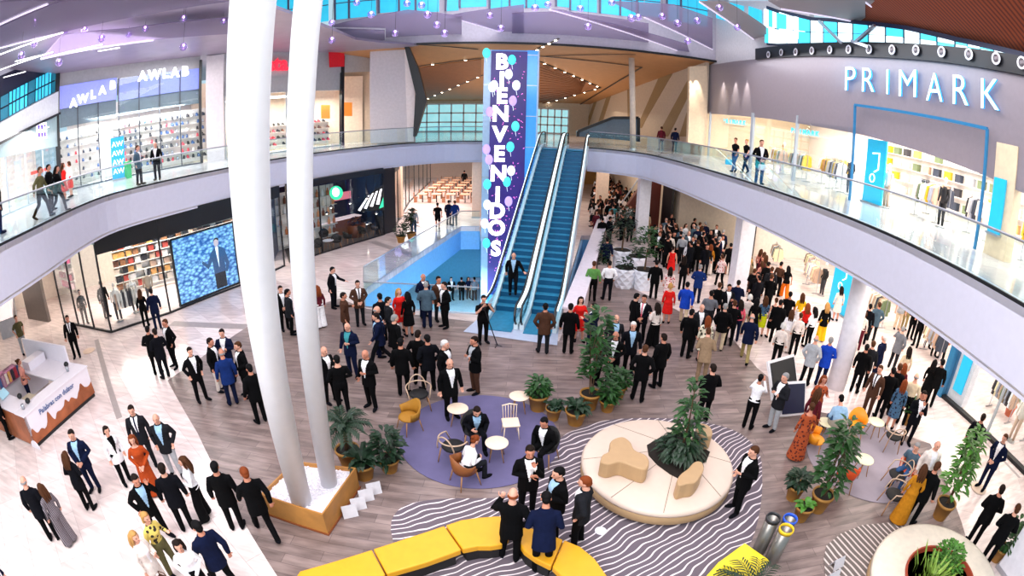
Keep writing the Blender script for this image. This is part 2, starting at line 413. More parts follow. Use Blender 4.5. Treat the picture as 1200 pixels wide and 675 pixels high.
column(0, 0, .9, 'white column cut off by the bottom corner of the picture beside the walking men', base=(11.5, 2.95))
# ---- two tall slanting poles standing in the pebble planter
for (b, tp, r0, r1, lab) in (((-4.11, 7.04, .5), (-2.75, 4.87, 9.6), .22, .275, 'thick white leaning pole, left of the two rising from the pebble planter'),
                             ((-3.68, 7.66, .5), (-2.85, 6.68, 9.9), .18, .21, 'slimmer white leaning pole, right of the two rising from the pebble planter')):
    B = Vector(b); T = Vector(tp); T2 = B+(T-B)*1.55
    t = thing('support_pole', lab, 'pole', b)
    k = MB().tube([(0, 0, -.1), (T-B)*.5, (T-B), T2-B], [r0, (r0+r1)/2, r1, r1], 32).build('pole_shaft', mat('pole_paint', 'dee0e5', .35, var=.02), t, True)
    MB().lathe([(r0+.03, -.02), (r0+.03, .03), (r0, .04)], n=32).build('base_collar', m_white, t)
# planter box with pebbles
pc = [at(305, 579, .6), at(378, 603, .6), at(417, 548, .6), at(345, 540, .6)]
c0 = sum(pc, Vector())/4
t = thing('pebble_planter', 'square wooden planter box filled with white pebbles around the two poles', 'planter', (c0.x, c0.y, 0))
m_box = mat('planter_wood', 'b9803f', .5, var=.15, scale=3)
q = [(p.x-c0.x, p.y-c0.y) for p in pc]; qi = [(x*.955, y*.955) for x, y in q]
mb = MB()
for i in range(4):
    j = (i+1) % 4; mb.add([(*q[i], .0), (*q[j], .0), (*q[j], .6), (*q[i], .6), (*qi[i], 0), (*qi[j], 0), (*qi[j], .6), (*qi[i], .6)], [(0, 1, 2, 3), (7, 6, 5, 4), (3, 2, 6, 7), (0, 4, 5, 1)])
mb.build('box_frame', m_box, t)
MB().prism([(x*1.03, y*1.03) for x, y in q], 0, .05).build('base_trim', mat('planter_base', '8a4a22', .6), t)
MB().prism(qi, .05, .5).build('filling', m_white, t)
mb = MB()
for i in range(900):
    u, v = rnd.random(), rnd.random()
    a = [qi[0][k]*(1-u)*(1-v)+qi[1][k]*u*(1-v)+qi[2][k]*u*v+qi[3][k]*(1-u)*v for k in (0, 1)]
    s_ = rnd.uniform(.02, .04); mb.ell((a[0]*.97, a[1]*.97, .5+rnd.uniform(0, .02)), (s_, s_*rnd.uniform(.6, 1), s_*.6), Matrix.Rotation(rnd.random()*3, 4, 'Z'), 6, 4)
o = mb.build('pebbles', mat('pebble', 'efe9f0', .7, var=.15, scale=30), t); o['kind'] = 'stuff'

# ---- rear bulkhead with clerestory windows above the brown hall ceiling
m_bulk = mat('bulkhead', 'c9c2cf', .5)
struct(MB().box((1, 34.0, 15.1), (27, .3, 5.1)).build('wall_back', m_bulk))
struct(MB().box((1, 33.72, 12.5), (27, .12, .14)).build('trim_2', m_dark))
m_cyan = mat('daylit_glass', '37a4c8', .2, emit=.75, ecol='38c4e6', var=.3, scale=.6)
m_mull = mat('mullion', '6d6f8c', .4)
def wbot(x):
    K = [(315, 36), (400, 22), (460, 17), (540, 12), (600, 9), (640, 9), (700, 15), (760, 22), (800, 26), (835, 33)]
    for (a, b), (c, d) in zip(K, K[1:]):
        if a <= x <= c: return b+(d-b)*(x-a)/(c-a)
    return 33
x = 316; k = 0
while x < 826:
    wd = [21, 17, 26, 14, 30][k % 5]; gap = [2.5, 2.5, 9, 2.5, 5][k % 5]; lift = (3 if k % 4 == 1 else 0)
    P = [aty(x, wbot(x)-lift, 33.82), aty(x+wd, wbot(x+wd)-lift, 33.82), aty(x+wd, wbot(x+wd)-46, 33.82), aty(x, wbot(x)-46, 33.82)]
    struct(MB().extrude(P, (0, .03, 0)).build('window_%d' % (k+1), m_cyan))
    m_ = (P[0]+P[3])/2; struct(MB().bar(P[0]+Vector((-.08, -.05, 0)), P[3]+Vector((-.08, -.05, 0)), .12, .12).bar(P[0].lerp(P[3], .4)+Vector((0, -.05, 0)), P[1].lerp(P[2], .4)+Vector((0, -.05, 0)), .06).build('trim_3', m_mull))
    x += wd+gap; k += 1
# upper right wall, white below its row of panes
struct(MB().extrude([atx(829, 2, 13.5), atx(948, 2, 13.5), atx(948, 54, 13.5), atx(896, 60, 13.5), atx(885, 72, 13.5), atx(826, 80, 13.5)], (.3, 0, 0)).build('wall_right_upper', mat('bulkhead_pale', 'ded8da', .5)))
for i, q in enumerate((((817, 5), (833, 9), (833, 22), (817, 17)), ((839, 3), (850, 5), (850, 24), (839, 21)), ((855, 3), (871, 7), (871, 29), (855, 25)), ((877, 7), (892, 12), (892, 34), (877, 30)), ((895, 11), (907, 14), (907, 38), (895, 35)), ((913, 14), (928, 19), (928, 43), (913, 39)), ((931, 19), (943, 23), (943, 48), (931, 44)))):
    struct(MB().extrude([atx(a, b, 13.4) for a, b in q], (.04, 0, 0)).build('window_%d' % (50+i), m_cyan if i < 4 else mat('bright_pane', 'e8fbff', .3, emit=1.2, ecol='dff6ff')))
struct(MB().box((-4, 14, 18.4), (40, 46, .3)).build('ceiling', mat('roof_grey', '8d8490', .6)))
# brown faceted ceiling of the rear hall
m_brown = mat('brown_ceiling', 'c08a58', .5, var=.05, scale=2)
m_brown2 = mat('brown_slats', '9a6238', .55, var=.1, scale=3)
ZC = lambda y: 12.45-(y-34)*.118
def ceil_poly(pxs, m, name='ceiling', dz=0):
    nrm = Vector((0, .118, 1)).normalized(); P = [atplane(a, b, (0, 34, 12.45+dz), nrm) for a, b in pxs]
    return struct(MB().extrude(P, (0, 0, .12)).build(name, m))
struct(MB().extrude([(-16, 34, ZC(34)), (16, 34, ZC(34)), (16, 60, ZC(60)), (-16, 60, ZC(60))], (0, 0, .2)).build('ceiling', m_brown))
def ceil_line(a, b, w=.1, lights=0):
    nrm = Vector((0, .118, 1)).normalized(); A = atplane(*a, (0, 34, 12.40), nrm); B = atplane(*b, (0, 34, 12.40), nrm)
    struct(MB().bar(A, B, w, .03).build('trim_4', m_dark))
    for i in range(lights):
        p = A.lerp(B, (i+.5)/lights); o = MB().lathe([(.0, -.04), (.09, -.03), (.1, 0)], n=10).build('ceiling_spotlight', mat('spot_glow', 'ffffff', .5, emit=12, ecol='fff0d8'), loc=p+Vector((0, 0, -.02)))
        tag(o, 'tiny round spotlight in a dark slot of the brown hall ceiling', 'ceiling light', 'slot spotlights in the brown ceiling')
ceil_line((485, 52), (560, 58), .14); ceil_line((489, 78), (566, 68), .14, 2); ceil_line((498, 117), (566, 88), .1, 7)
ceil_line((632, 72), (704, 103), .12, 7); ceil_line((630, 124), (704, 103), .12, 7); ceil_line((632, 66), (752, 79), .14, 0); ceil_line((752, 79), (668, 130), .14, 0)
ceil_line((626, 60), (655, 45), .16, 4); ceil_line((640, 66), (745, 64), .08)
ceil_poly([(489, 80), (564, 70), (564, 90), (500, 117)], m_brown2, dz=-.06)
ceil_poly([(632, 74), (702, 103), (632, 123)], m_brown2, dz=-.06)
# fan slats
mb = MB(); nrm = Vector((0, .118, 1)).normalized()
for i in range(16):
    t_ = i/15; a = atplane(633, 76+46*t_, (0, 34, 12.3), nrm); b = atplane(700, 103, (0, 34, 12.3), nrm); b = a.lerp(b, .75); mb.bar(a, b, .06, .05)
struct(mb.build('ceiling', mat('slat_wood', '7c4a28', .6)))
# far glazed wall of the hall and side walls
struct(MB().box((0, 60.2, 8.4), (34, .2, 5.6)).build('wall_far', mat('hall_wall', 'c9b7a2', .6)))
def grid_window(name, x0, x1, z0, z1, Y, nx, nz, mg, mm, mw=.16):
    struct(MB().box(((x0+x1)/2, Y, (z0+z1)/2), (x1-x0, .04, z1-z0)).build(name, mg)); mb = MB()
    for i in range(nx+1): mb.box((x0+(x1-x0)*i/nx, Y-.06, (z0+z1)/2), (mw, .1, z1-z0))
    for i in range(nz+1): mb.box(((x0+x1)/2, Y-.06, z0+(z1-z0)*i/nz), (x1-x0, .1, mw))
    struct(mb.build('trim_5', mm))
m_trees = mat('daylit_view', 'b8e4e8', .3, emit=.75, ecol='8fd4de', var=.4, scale=.7)
grid_window('window_40', -11.8, -3.2, 5.75, 9.0, 60.0, 6, 3, m_trees, m_white)
grid_window('window_41', 2.0, 6.0, 5.75, 8.6, 60.0, 5, 3, m_trees, m_white)
# dark frame left of the hall ceiling and white pier
struct(MB().extrude([aty(473, 51, 34.2), aty(477, 50, 34.2), aty(490, 80, 34.2), aty(500, 118, 34.2), aty(487, 160, 34.2), aty(484, 160, 34.2), aty(487, 110, 34.2)], (0, .5, 0)).build('trim_6', m_dark))
struct(MB().extrude([aty(434, 46, 35), aty(474, 52, 35), aty(487, 84, 35), aty(485, 166, 35), aty(434, 168, 35)], (0, .6, 0)).build('wall_left_pier', mat('pier', 'cfc6ca', .5)))
struct(MB().extrude([aty(474, 52, 34.9), aty(481, 60, 34.9), aty(487, 84, 34.9), aty(485, 166, 34.9), aty(478, 166, 34.9)], (0, .3, 0)).build('trim_7', mat('lit_reveal', 'f3e6e4', .5)))  # edge strip of the pier; its lit look is put into the paler colour
# striped side wall right of the hall
m_st = mat('striped_wall', 'cdb9a4', .55); m_st2 = mat('stripe_brown', '9c7f56', .55)
A0 = Vector((12.9, 34.3, 0)); A1 = Vector((8.4, 60, 0))
def wallpt(px, py):
    n = (A1-A0).cross(Vector((0, 0, 1))); return atplane(px, py, A0, n)
struct(MB().extrude([(A0.x, A0.y, UP), (A1.x, A1.y, UP), (A1.x, A1.y, 9.6), (A0.x, A0.y, 12.5)], (.3, .05, 0)).build('wall_right_hall', m_st))
for poly in ([(735, 96), (741, 91), (741, 160), (736, 160)], [(776, 82), (790, 83), (757, 140), (752, 150), (746, 150)], [(807, 92), (807, 112), (783, 160), (770, 160)], [(712, 110), (718, 106), (704, 150), (699, 150)], [(696, 120), (700, 117), (689, 150), (685, 150)], [(808, 122), (808, 160), (796, 160)]):
    P = [wallpt(*p)+Vector((-.03, -.02, 0)) for p in poly]; struct(MB().extrude(P, (.05, 0, 0)).build('trim_8', m_st2))
struct(MB().box((-12.4, 39.8, 9.0), (3.0, .2, 7)).build('wall_back_left', mat('hall_wall')))
# lit pier between hall and right facade
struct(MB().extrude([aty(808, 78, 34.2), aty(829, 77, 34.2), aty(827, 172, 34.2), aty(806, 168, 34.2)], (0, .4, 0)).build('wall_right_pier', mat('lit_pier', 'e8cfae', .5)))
# slim free-standing columns in the hall
for a, b, w_, lab in ((740, 742, .42, 'slim pale post before the striped wall at the head of the escalators'),):
    p0 = aty(a, 68, 35.2); p1 = aty(b, 168, 35.2)
    t = thing('post', lab, 'post', (p1.x, 35.2, UP)); MB().cyl((0, 0, 0), (p0.x-p1.x, 0, p0.z-UP), w_/2, n=16).build('shaft', mat('post_paint', 'd9cbb8', .5), t, True); MB().lathe([(w_/2+.05, 0), (w_/2+.05, .08)], n=16).build('base_plate', m_steel, t)
t = thing('stair_enclosure', 'dark framed slanting glass enclosure beyond the top of the escalators', 'enclosure', tuple(aty(715, 168, 40).xy)+(UP,))
l0 = Vector(t.location)
Pn = [aty(677, 160, 40), aty(677, 154, 40), aty(718, 138, 40), aty(748, 138, 40), aty(748, 166, 40)]
MB().extrude([p-l0 for p in Pn], (0, 1.2, 0)).build('glazing', mat('enclosure_glass', '5d6f80', .15), t)
mb = MB()
for i in range(len(Pn)-1): mb.bar(Pn[i]-l0+Vector((0, -.1, 0)), Pn[i+1]-l0+Vector((0, -.1, 0)), .14, .22)
mb.build('frame', m_dark, t)
# side structures at ground level under the right walkway
m_beige = mat('beige_wall', 'cdbda9', .6)
struct(strip(MB(), [(14.3, 28.2), (11.2, 33.2), (10.4, 45), (10.3, 60)], 0, BOT+.1, -.3).build('wall_right_ground', m_beige))
struct(strip(MB(), [(14.45, 27.9), (14.25, 28.25)], 0, BOT, -.3).build('trim_9', m_dark))
struct(strip(MB(), [(10.9, 33.6), (10.7, 35.2)], 0, BOT, .2).build('trim_9', m_dark))
t = thing('staircase', 'dark red-brown sloping stair side beyond the white column', 'staircase', (9.6, 36, 0))
MB().extrude([(-2.4, 0, 0), (1.0, 0, 0), (1.0, 0, 4.2), (.2, 0, 4.2)], (0, .5, 0)).build('side_panel', mat('redbrown', '5a1f14', .5), t)
MB().bar((-2.4, -.05, .9), (.1, -.05, 5.0), .08).build('handrail', m_steel, t)
struct(MB().box((3.5, 59.5, 2.2), (16, .3, 4.4)).build('wall_far_ground', mat('amber_wall', 'b08040', .6)))
struct(MB().box((-14, 62, 2.2), (26, .3, 4.4)).build('wall_far_ground', mat('pale_far', 'd8c0b4', .6)))
# ------------------------------------------------------------------ escalators
m_step = mat('escalator_step', '2a86ac', .4, .1, var=.15); m_riser = mat('escalator_riser', '0f567c', .4, .1)  # blue light falling on the treads is put into their colour
m_rubber = mat('black_rubber', '08080a', .4); m_skirt = mat('escalator_skirt', 'e6f6fa', .3, .1); m_strip = mat('escalator_light', 'f4feff', .4, emit=1.1, ecol='d8f6ff')
m_balu = glassmat('escalator_glass', 'dcf4fb', .15)
EB = Vector((0.36, 17.6, 0)); ET = Vector((2.95, 30.9, 0)); ED = (ET-EB); ELN = ED.length; ED.normalize(); EN = Vector((ED.y, -ED.x, 0))
def esc(off, label, wid=1.0):
    t = thing('escalator', label, 'escalator', tuple(EB+EN*off), math.atan2(ED.y, ED.x)-PI/2)
    L_ = ELN; flat0 = 1.1; flat1 = 1.2; run = L_-flat0-flat1; N = 30
    def zc(y): return 0 if y < flat0 else (UP if y > flat0+run else UP*(y-flat0)/run)
    def prof(y):   # eased
        s = 1.2; return sum(zc(y+(k-3)*s/6) for k in range(7))/7
    MB().box((0, -.35+flat0/2, .02), (wid, flat0+.9, .06)).build('comb_plate', m_step, t)
    MB().box((0, L_-flat1/2+.2, UP+.02), (wid, flat1+.4, .06)).build('comb_plate', m_step, t)
    stp = None
    for i in range(N):
        y = flat0+run*(i+.5)/N; z = prof(y)
        if stp is None:
            mb = MB(); mb.box((0, 0, -.02), (wid, run/N*1.05, .04)); stp = mb.mesh('step', m_step)
            mb = MB(); mb.box((0, 0, -.1), (wid, .02, .2)); rs = mb.mesh('riser', m_riser)
        o = bpy.data.objects.new('step', stp); link(o, t); o.location = (0, y, z+.1)
        r = bpy.data.objects.new('riser', rs); link(r, o); r.location = (0, -run/N/2, 0)
    for sx in (-1, 1):
        ys = [-.5+i*(L_+1.0)/40 for i in range(41)]
        lo = [(sx*(wid/2+.1), y, prof(y)) for y in ys]
        mb = MB()
        for i in range(40):
            a, b = lo[i], lo[i+1]
            x = a[0]; mb.add([(x, a[1], a[2]+.2), (x, b[1], b[2]+.2), (x, b[1], b[2]+.93), (x, a[1], a[2]+.93), (x+.015, a[1], a[2]+.2), (x+.015, b[1], b[2]+.2), (x+.015, b[1], b[2]+.93), (x+.015, a[1], a[2]+.93)], [(0, 1, 2, 3), (7, 6, 5, 4), (3, 2, 6, 7), (0, 4, 5, 1)])
        mb.build('glass_balustrade', m_balu, t)
        hp = [(lo[0][0], -.5, .25), (lo[0][0], -.72, .45), (lo[0][0], -.76, .65), (lo[0][0], -.62, .9)]+[(p[0], p[1], p[2]+.97) for p in lo]+[(lo[0][0], L_+.62, UP+.85), (lo[0][0], L_+.72, UP+.6), (lo[0][0], L_+.6, UP+.3)]
        MB().tube(hp, (.045), 6).build('handrail', m_rubber, t)
        mb = MB()
        for i in range(40):
            a, b = lo[i], lo[i+1]; mb.bar((a[0], a[1], a[2]+.1), (b[0], b[1], b[2]+.1), .16, .26)
        mb.build('skirt_panel', m_skirt, t)
        mb = MB()
        for i in range(40):
            a, b = lo[i], lo[i+1]; mb.bar((a[0]+sx*.06, a[1], a[2]+.9), (b[0]+sx*.06, b[1], b[2]+.9), .07, .05)
        mb.build('light_strip', m_strip, t)
    # truss underside
    mb = MB(); pr = [(-.5, -.2)]+[(y, prof(y)-.05) for y in ys]+[(L_+.5, UP-.95)]+[(y, prof(y)-.95) for y in ys[::-1] if prof(y)-.95 > -.25]
    mb.extrude([(-wid/2-.17, y, z) for y, z in pr], (wid+.34, 0, 0)); mb.build('truss_cladding', mat('truss', 'c9d4e2', .4), t)
    return t
esc(-.70, 'blue-lit escalator on the left with a man in a dark jacket riding down')
esc(.72, 'empty blue-lit escalator, right one of the pair')
# wide sloping-edged parapet right of the escalators
pa, pb = Vector((2.12, 16.7, 0)), Vector((6.05, 33.8, 0)); dd = (pb-pa).normalized(); nn = Vector((dd.y, -dd.x, 0))
t = thing('parapet', 'long pale low parapet wall running back along the right side of the escalators', 'parapet', tuple(pa), math.atan2(dd.y, dd.x)-PI/2)
L_ = (pb-pa).length
MB().box((0, L_/2, .5), (.6, L_, 1.0)).build('wall_body', mat('parapet_paint', 'd8c6c8', .5), t)
MB().box((0, L_/2, 1.05), (.7, L_+.06, .1)).build('coping', mat('parapet_cap', 'ddd3de', .4), t, bevel=.02)
a0 = at(543, 388); struct(MB().prism([tuple(at(543, 389))[:2], tuple(at(653, 405))[:2], tuple(at(655, 383))[:2], tuple(at(560, 374))[:2]], .008, .02).build('floor', mat('landing_plate', 'b9c4dc', .3)))

# ------------------------------------------------------------------ lift tower with the welcome screen
TY = 31.3; TX0, TX1 = -2.0, 1.28
t = thing('lift_tower', 'tall blue glass lift tower with a vertical balloon screen reading BIENVENIDOS', 'lift tower', (0, TY, -5.6))
l0 = Vector((0, TY, -5.6))
TT = 11.7
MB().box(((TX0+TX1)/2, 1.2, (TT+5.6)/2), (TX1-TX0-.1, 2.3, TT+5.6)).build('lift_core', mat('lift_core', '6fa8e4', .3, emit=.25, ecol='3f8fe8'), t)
MB().box((TX0+.22, -.02, (TT+5.6)/2), (.44, .16, TT+5.6)).build('corner_panel', mat('tower_frame', 'a9c4e0', .3, .2), t)
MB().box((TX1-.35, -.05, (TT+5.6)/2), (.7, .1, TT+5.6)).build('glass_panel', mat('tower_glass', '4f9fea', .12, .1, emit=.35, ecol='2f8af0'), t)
MB().box((TX1-.04, -.08, (TT+5.6)/2), (.1, .16, TT+5.6)).build('corner_post', mat('tower_frame'), t)
for k in range(9): MB().box(((TX0+TX1)/2, -.09, 1.8+k*1.9), (TX1-TX0+.04, .03, .04)).build('panel_joint', m_steel, t)
# screen
sm = mat('screen_purple', '2a1a58', .3, emit=.55, ecol='33227a', var=.3, scale=.5)
SXc = (-1.55+.55)/2
MB().box((SXc, -.12, 1.9+(TT-.1+5.6-1.9)/2), (2.15, .12, TT+5.6-2.0)).build('screen', sm, t)
mw = mat('screen_white', 'ffffff', .4, emit=1.6, ecol='fff4fb')
yy = [73, 94, 113, 134, 158, 181, 204, 229, 248, 268, 292]
for ch, y in zip('BIENVENIDOS', yy):
    px_ = 588 if y < 120 else 587-(y-120)*.035
    p = aty(px_, y, TY-.2); me = text_mesh(ch, 1.3, .02, .06); me.materials.append(mw)
    me.transform(Matrix.Translation((p-l0)) @ Matrix.Rotation(PI/2, 4, 'X'))
    link(bpy.data.objects.new('letter', me), t)
bc = [mat('balloon_white', 'f6fbff', .4, emit=1.0, ecol='eaf6ff'), mat('balloon_aqua', '4fe0dc', .4, emit=.8, ecol='40d8d8'), mat('balloon_lilac', 'c8a8f0', .4, emit=.6, ecol='b898f0')]
for i, (x, y) in enumerate([(596, 87), (600, 70), (574, 131), (579, 100), (604, 148), (573, 187), (599, 200), (594, 213), (570, 175), (571, 240), (570, 285), (601, 118), (568, 262), (571, 216), (596, 236), (605, 100), (570, 62), (590, 306), (577, 102), (598, 172)]):
    p = aty(x, y, TY-.21)-l0; b = MB().ell(p, (.24, .03, .32)).build('balloon', bc[i % 3], t, True)
    MB().tube([p+Vector((0, 0, -.3)), p+Vector((.05, 0, -.6))], .012, 4).build('string', bc[0], b)
mb = MB()
for i in range(150):
    x = SXc+rnd.uniform(-1, 1); z = rnd.uniform(3.4, 17); a = rnd.random()*3; mb.box((x, -.19, z), (rnd.uniform(.05, .12), .01, .045), M=Matrix.Rotation(a, 4, 'Y'))
o = mb.build('confetti', mat('confetti', 'e868b8', .5, emit=.9, ecol='e868c8', var=.9, scale=2.5), t); o['kind'] = 'stuff'

# ------------------------------------------------------------------ shop helpers
m_glow = mat('shop_ceiling_glow', 'ffffff', .5, emit=4.5, ecol='fff2e2')
m_glowc = mat('shop_ceiling_cool', 'ffffff', .5, emit=3.0, ecol='f2f8ff')
m_shopwall = mat('shop_wall', 'f3e8dc', .6); m_shopfloor = mat('shop_floor', 'efe4d8', .3)
m_shelf = mat('shelf_white', 'e9e2da', .5)
def lamp_panel(c, d, m=None, rz=0, label='bright rectangular ceiling lamp inside a shop', group='shop ceiling lamps'):
    o = MB().box((0, 0, 0), d, rz).build('ceiling_lamp', m or m_glow, loc=c); tag(o, label, 'lamp', group); return o
def shopfront(pts, z0, z1, label, mull=(1.5,), mc=None, band=.0, bandm=None, gm=None):
    t = thing('shopfront', label, 'shopfront', (pts[0][0], pts[0][1], z0)); l0 = Vector((pts[0][0], pts[0][1], z0))
    mc = mc or m_dark; H_ = z1-z0
    for i in range(len(pts)-1):
        a = Vector((*pts[i], z0))-l0; b = Vector((*pts[i+1], z0))-l0; L_ = (b-a).length; n = max(1, round(L_/mull[0])); up = Vector((0, 0, 1))
        MB().bar(a+up*(H_-band)/2, b+up*(H_-band)/2, .02, H_-band).build('glass_panel', gm or m_shopglass, t)
        mb = MB()
        for k in range(n+(1 if i == len(pts)-2 else 0)):
            p = a.lerp(b, k/n); mb.box(p+up*(H_-band)/2, (.07, .07, H_-band), math.atan2((b-a).y, (b-a).x))
        mb.bar(a+up*.04, b+up*.04, .1, .08); mb.build('mullion', mc, t)
        if band: MB().bar(a+up*(H_-band/2), b+up*(H_-band/2), .14, band).build('fascia_band', bandm or m_dark, t)
    return t, l0
PAL = ['e8d8c8', 'c23b4a', '2c2c34', '8a5f48', 'f2efe8', 'd9a05a', '3c5a8a', 'b88fa0', '6a7a58', 'efc9b0']
goods_mats = [mat('goods_%s' % c, c, .6) for c in PAL]
_gm = {}
def product(kind):
    if kind in _gm: return _gm[kind]
    mb = MB()
    if kind == 'box': mb.box((0, 0, .14), (.34, .22, .28)); mb.box((0, 0, .285), (.36, .24, .04))
    elif kind == 'shoe': 
        mb.ell((0, -.06, .05), (.05, .1, .045), nu=10, nv=6); mb.ell((0, .05, .07), (.048, .08, .07), nu=10, nv=6); mb.box((0, -.01, .015), (.1, .29, .03))
    elif kind == 'bottle': mb.lathe([(.0, 0), (.07, 0), (.075, .2), (.03, .28), (.03, .36), (0, .36)], n=10)
    elif kind == 'garment':   # shirt on a hanger: body, sleeves, hook
        mb.add([(-.22, -.03, -.08), (.22, -.03, -.08), (.24, -.05, -.8), (-.24, -.05, -.8), (-.22, .03, -.08), (.22, .03, -.08), (.24, .05, -.8), (-.24, .05, -.8), (0, 0, 0)], [(3, 2, 1, 0), (4, 5, 6, 7), (0, 4, 7, 3), (2, 6, 5, 1), (3, 7, 6, 2), (0, 1, 8), (5, 4, 8), (1, 5, 8), (4, 0, 8)])
        mb.tube([(-.2, 0, -.1), (-.3, 0, -.6)], [.07, .05], 6); mb.tube([(.2, 0, -.1), (.3, 0, -.6)], [.07, .05], 6); mb.tube([(0, 0, 0), (0, 0, .08), (.03, 0, .11)], .008, 4)
    elif kind == 'bag': mb.prism([(-.16, -.07), (.16, -.07), (.16, .07), (-.16, .07)], 0, .24); mb.tube([(-.09, 0, .22), (-.07, 0, .4), (.07, 0, .4), (.09, 0, .22)], .012, 5)
    me = mb.mesh(kind, goods_mats[0], kind in ('shoe', 'bottle')); _gm[kind] = me; return me
NAMES = {'box': ('product_box', 'box'), 'shoe': ('shoe', 'shoe'), 'bottle': ('bottle', 'bottle'), 'garment': ('hanging_garment', 'garment'), 'bag': ('handbag', 'bag')}
def put(kind, loc, rz, m, label, group, s=1):
    o = bpy.data.objects.new(NAMES[kind][0], tinted(product(kind), m)); COL.objects.link(o); o.location = loc; o.rotation_euler = (0, 0, rz); o.scale = (s, s, s)
    return tag(o, label, NAMES[kind][1], group)
def shelf_wall(a, b, z, h, rows, kind, where, lab, mats=None, per=.55, depth=.35, back=None, s=1.0, slabel=None):
    """wall shelving from a to b (front edge), goods standing on every shelf; goods are things of their own"""
    a = Vector((a[0], a[1], 0)); b = Vector((b[0], b[1], 0)); d = (b-a); L_ = d.length; d.normalize(); n = Vector((-d.y, d.x, 0)); rz = math.atan2(d.y, d.x)
    t = thing('wall_shelving', slabel or ('white wall shelving '+where), 'shelving', (a.x, a.y, z), rz)
    MB().box((L_/2, depth, h/2), (L_, .04, h)).build('back_panel', back or m_shelf, t)
    for r in range(rows):
        MB().box((L_/2, depth/2, .25+r*(h-.3)/rows), (L_, depth, .03)).build('shelf', m_shelf, t)
    k = int(L_/per)
    for r in range(rows):
        for i in range(k):
            if rnd.random() < .1: continue
            p = a+d*((i+.5)*L_/k+rnd.uniform(-.05, .05))+n*(depth*.5); p.z = z+.27+r*(h-.3)/rows
            put(kind, p, rz+rnd.uniform(-.2, .2), rnd.choice(mats or goods_mats), lab+' '+where, lab+' '+where, s)
def rack(c, rz, n, where, mats, z=0, kind='garment', lab='garment hung on the rack'):
    t = thing('clothes_rack', 'steel clothes rack '+where, 'clothes rack', (c[0], c[1], z), rz)
    L_ = n*.13
    MB().tube([(-L_/2, 0, 0), (-L_/2, 0, 1.45), (L_/2, 0, 1.45), (L_/2, 0, 0)], .02, 6).build('rail', m_steel, t)
    MB().bar((-L_/2, -.25, .03), (-L_/2, .25, .03), .04).build('foot', m_steel, t); MB().bar((L_/2, -.25, .03), (L_/2, .25, .03), .04).build('foot', m_steel, t)
    for i in range(n):
        x = -L_/2+(i+.5)*.13; p = Matrix.Rotation(rz, 4, 'Z')@Vector((x, 0, 1.36)); 
        put('garment', (c[0]+p.x, c[1]+p.y, z+p.z), rz+PI/2+rnd.uniform(-.1, .1), rnd.choice(mats), lab+' '+where, lab+' '+where)
def mannequin(loc, rz, label, top, bot, group=None):
    t = thing('mannequin', label, 'mannequin', loc, rz, group)
    mm = mat('mannequin_skin', 'efe6dc', .35)
    MB().ell((0, 0, 1.68), (.075, .09, .11)).tube([(0, 0, 1.46), (0, 0, 1.6)], .045, 8).build('head', mm, t, True)
    MB().tube([(0, 0, .85), (0, 0, 1.05), (0, 0, 1.3), (0, 0, 1.45)], [(.17, .11), (.14, .1), (.18, .11), (.09, .07)], 12, ref=(1, 0, 0)).tube([(.19, 0, 1.4), (.24, .02, 1.12), (.22, -.08, .9)], [.055, .045, .035], 8).tube([(-.19, 0, 1.4), (-.24, .02, 1.12), (-.22, -.08, .9)], [.055, .045, .035], 8).build('clothing_top', top, t, True)
    MB().tube([(.09, 0, .9), (.1, -.03, .5), (.1, 0, .08)], [.1, .07, .05], 8).tube([(-.09, 0, .9), (-.1, -.03, .5), (-.1, 0, .08)], [.1, .07, .05], 8).build('clothing_trousers', bot, t, True)
    MB().cyl((0, 0, 0), (0, 0, .03), .2, n=16).build('stand', m_steel, t)
    return t
gm = lambda *c: [mat('goods_%s' % x, x, .6) for x in c]

# ------------------------------------------------------------------ ground-level shops on the left
S0 = tuple(at(38, 372))[:2]; S1 = tuple(at(131, 390))[:2]; S2 = (-13.75, 19.0); S3 = (-11.3, 26.2); S4 = (-8.3, 31.6)
LT = 4.35
# corner shop with glass returns
cz = BOT
A1_ = tuple(at(78, 380))[:2]; A2_ = tuple(at(104, 386))[:2]
shopfront([tuple(at(76, 378))[:2], S1], 0, LT, 'tall glass side of the corner fashion shop with a man in black inside', (1.6,), band=.5, bandm=mat('glass_top', 'b8d8dc', .3))
shopfront([S1, tuple(at(200, 367))[:2]], 0, LT, 'glass front of the left fashion shop behind the pair looking in', (9,), band=.95)
shopfront([tuple(at(200, 367))[:2], tuple(at(284, 334))[:2], (-12.9, 21.4)], 0, LT, 'glass front holding the large blue picture screen', (9,), band=.95)
struct(strip(MB(), [tuple(at(36, 372))[:2], tuple(at(60, 376))[:2]], 0, LT+.3, -.2).build('wall_left_ground', mat('brown_panel', '6f6660', .5)))
struct(MB().box((*tuple(at(37, 371))[:2], 2.1), (.22, .22, 4.2)).build('trim_10', m_dark))
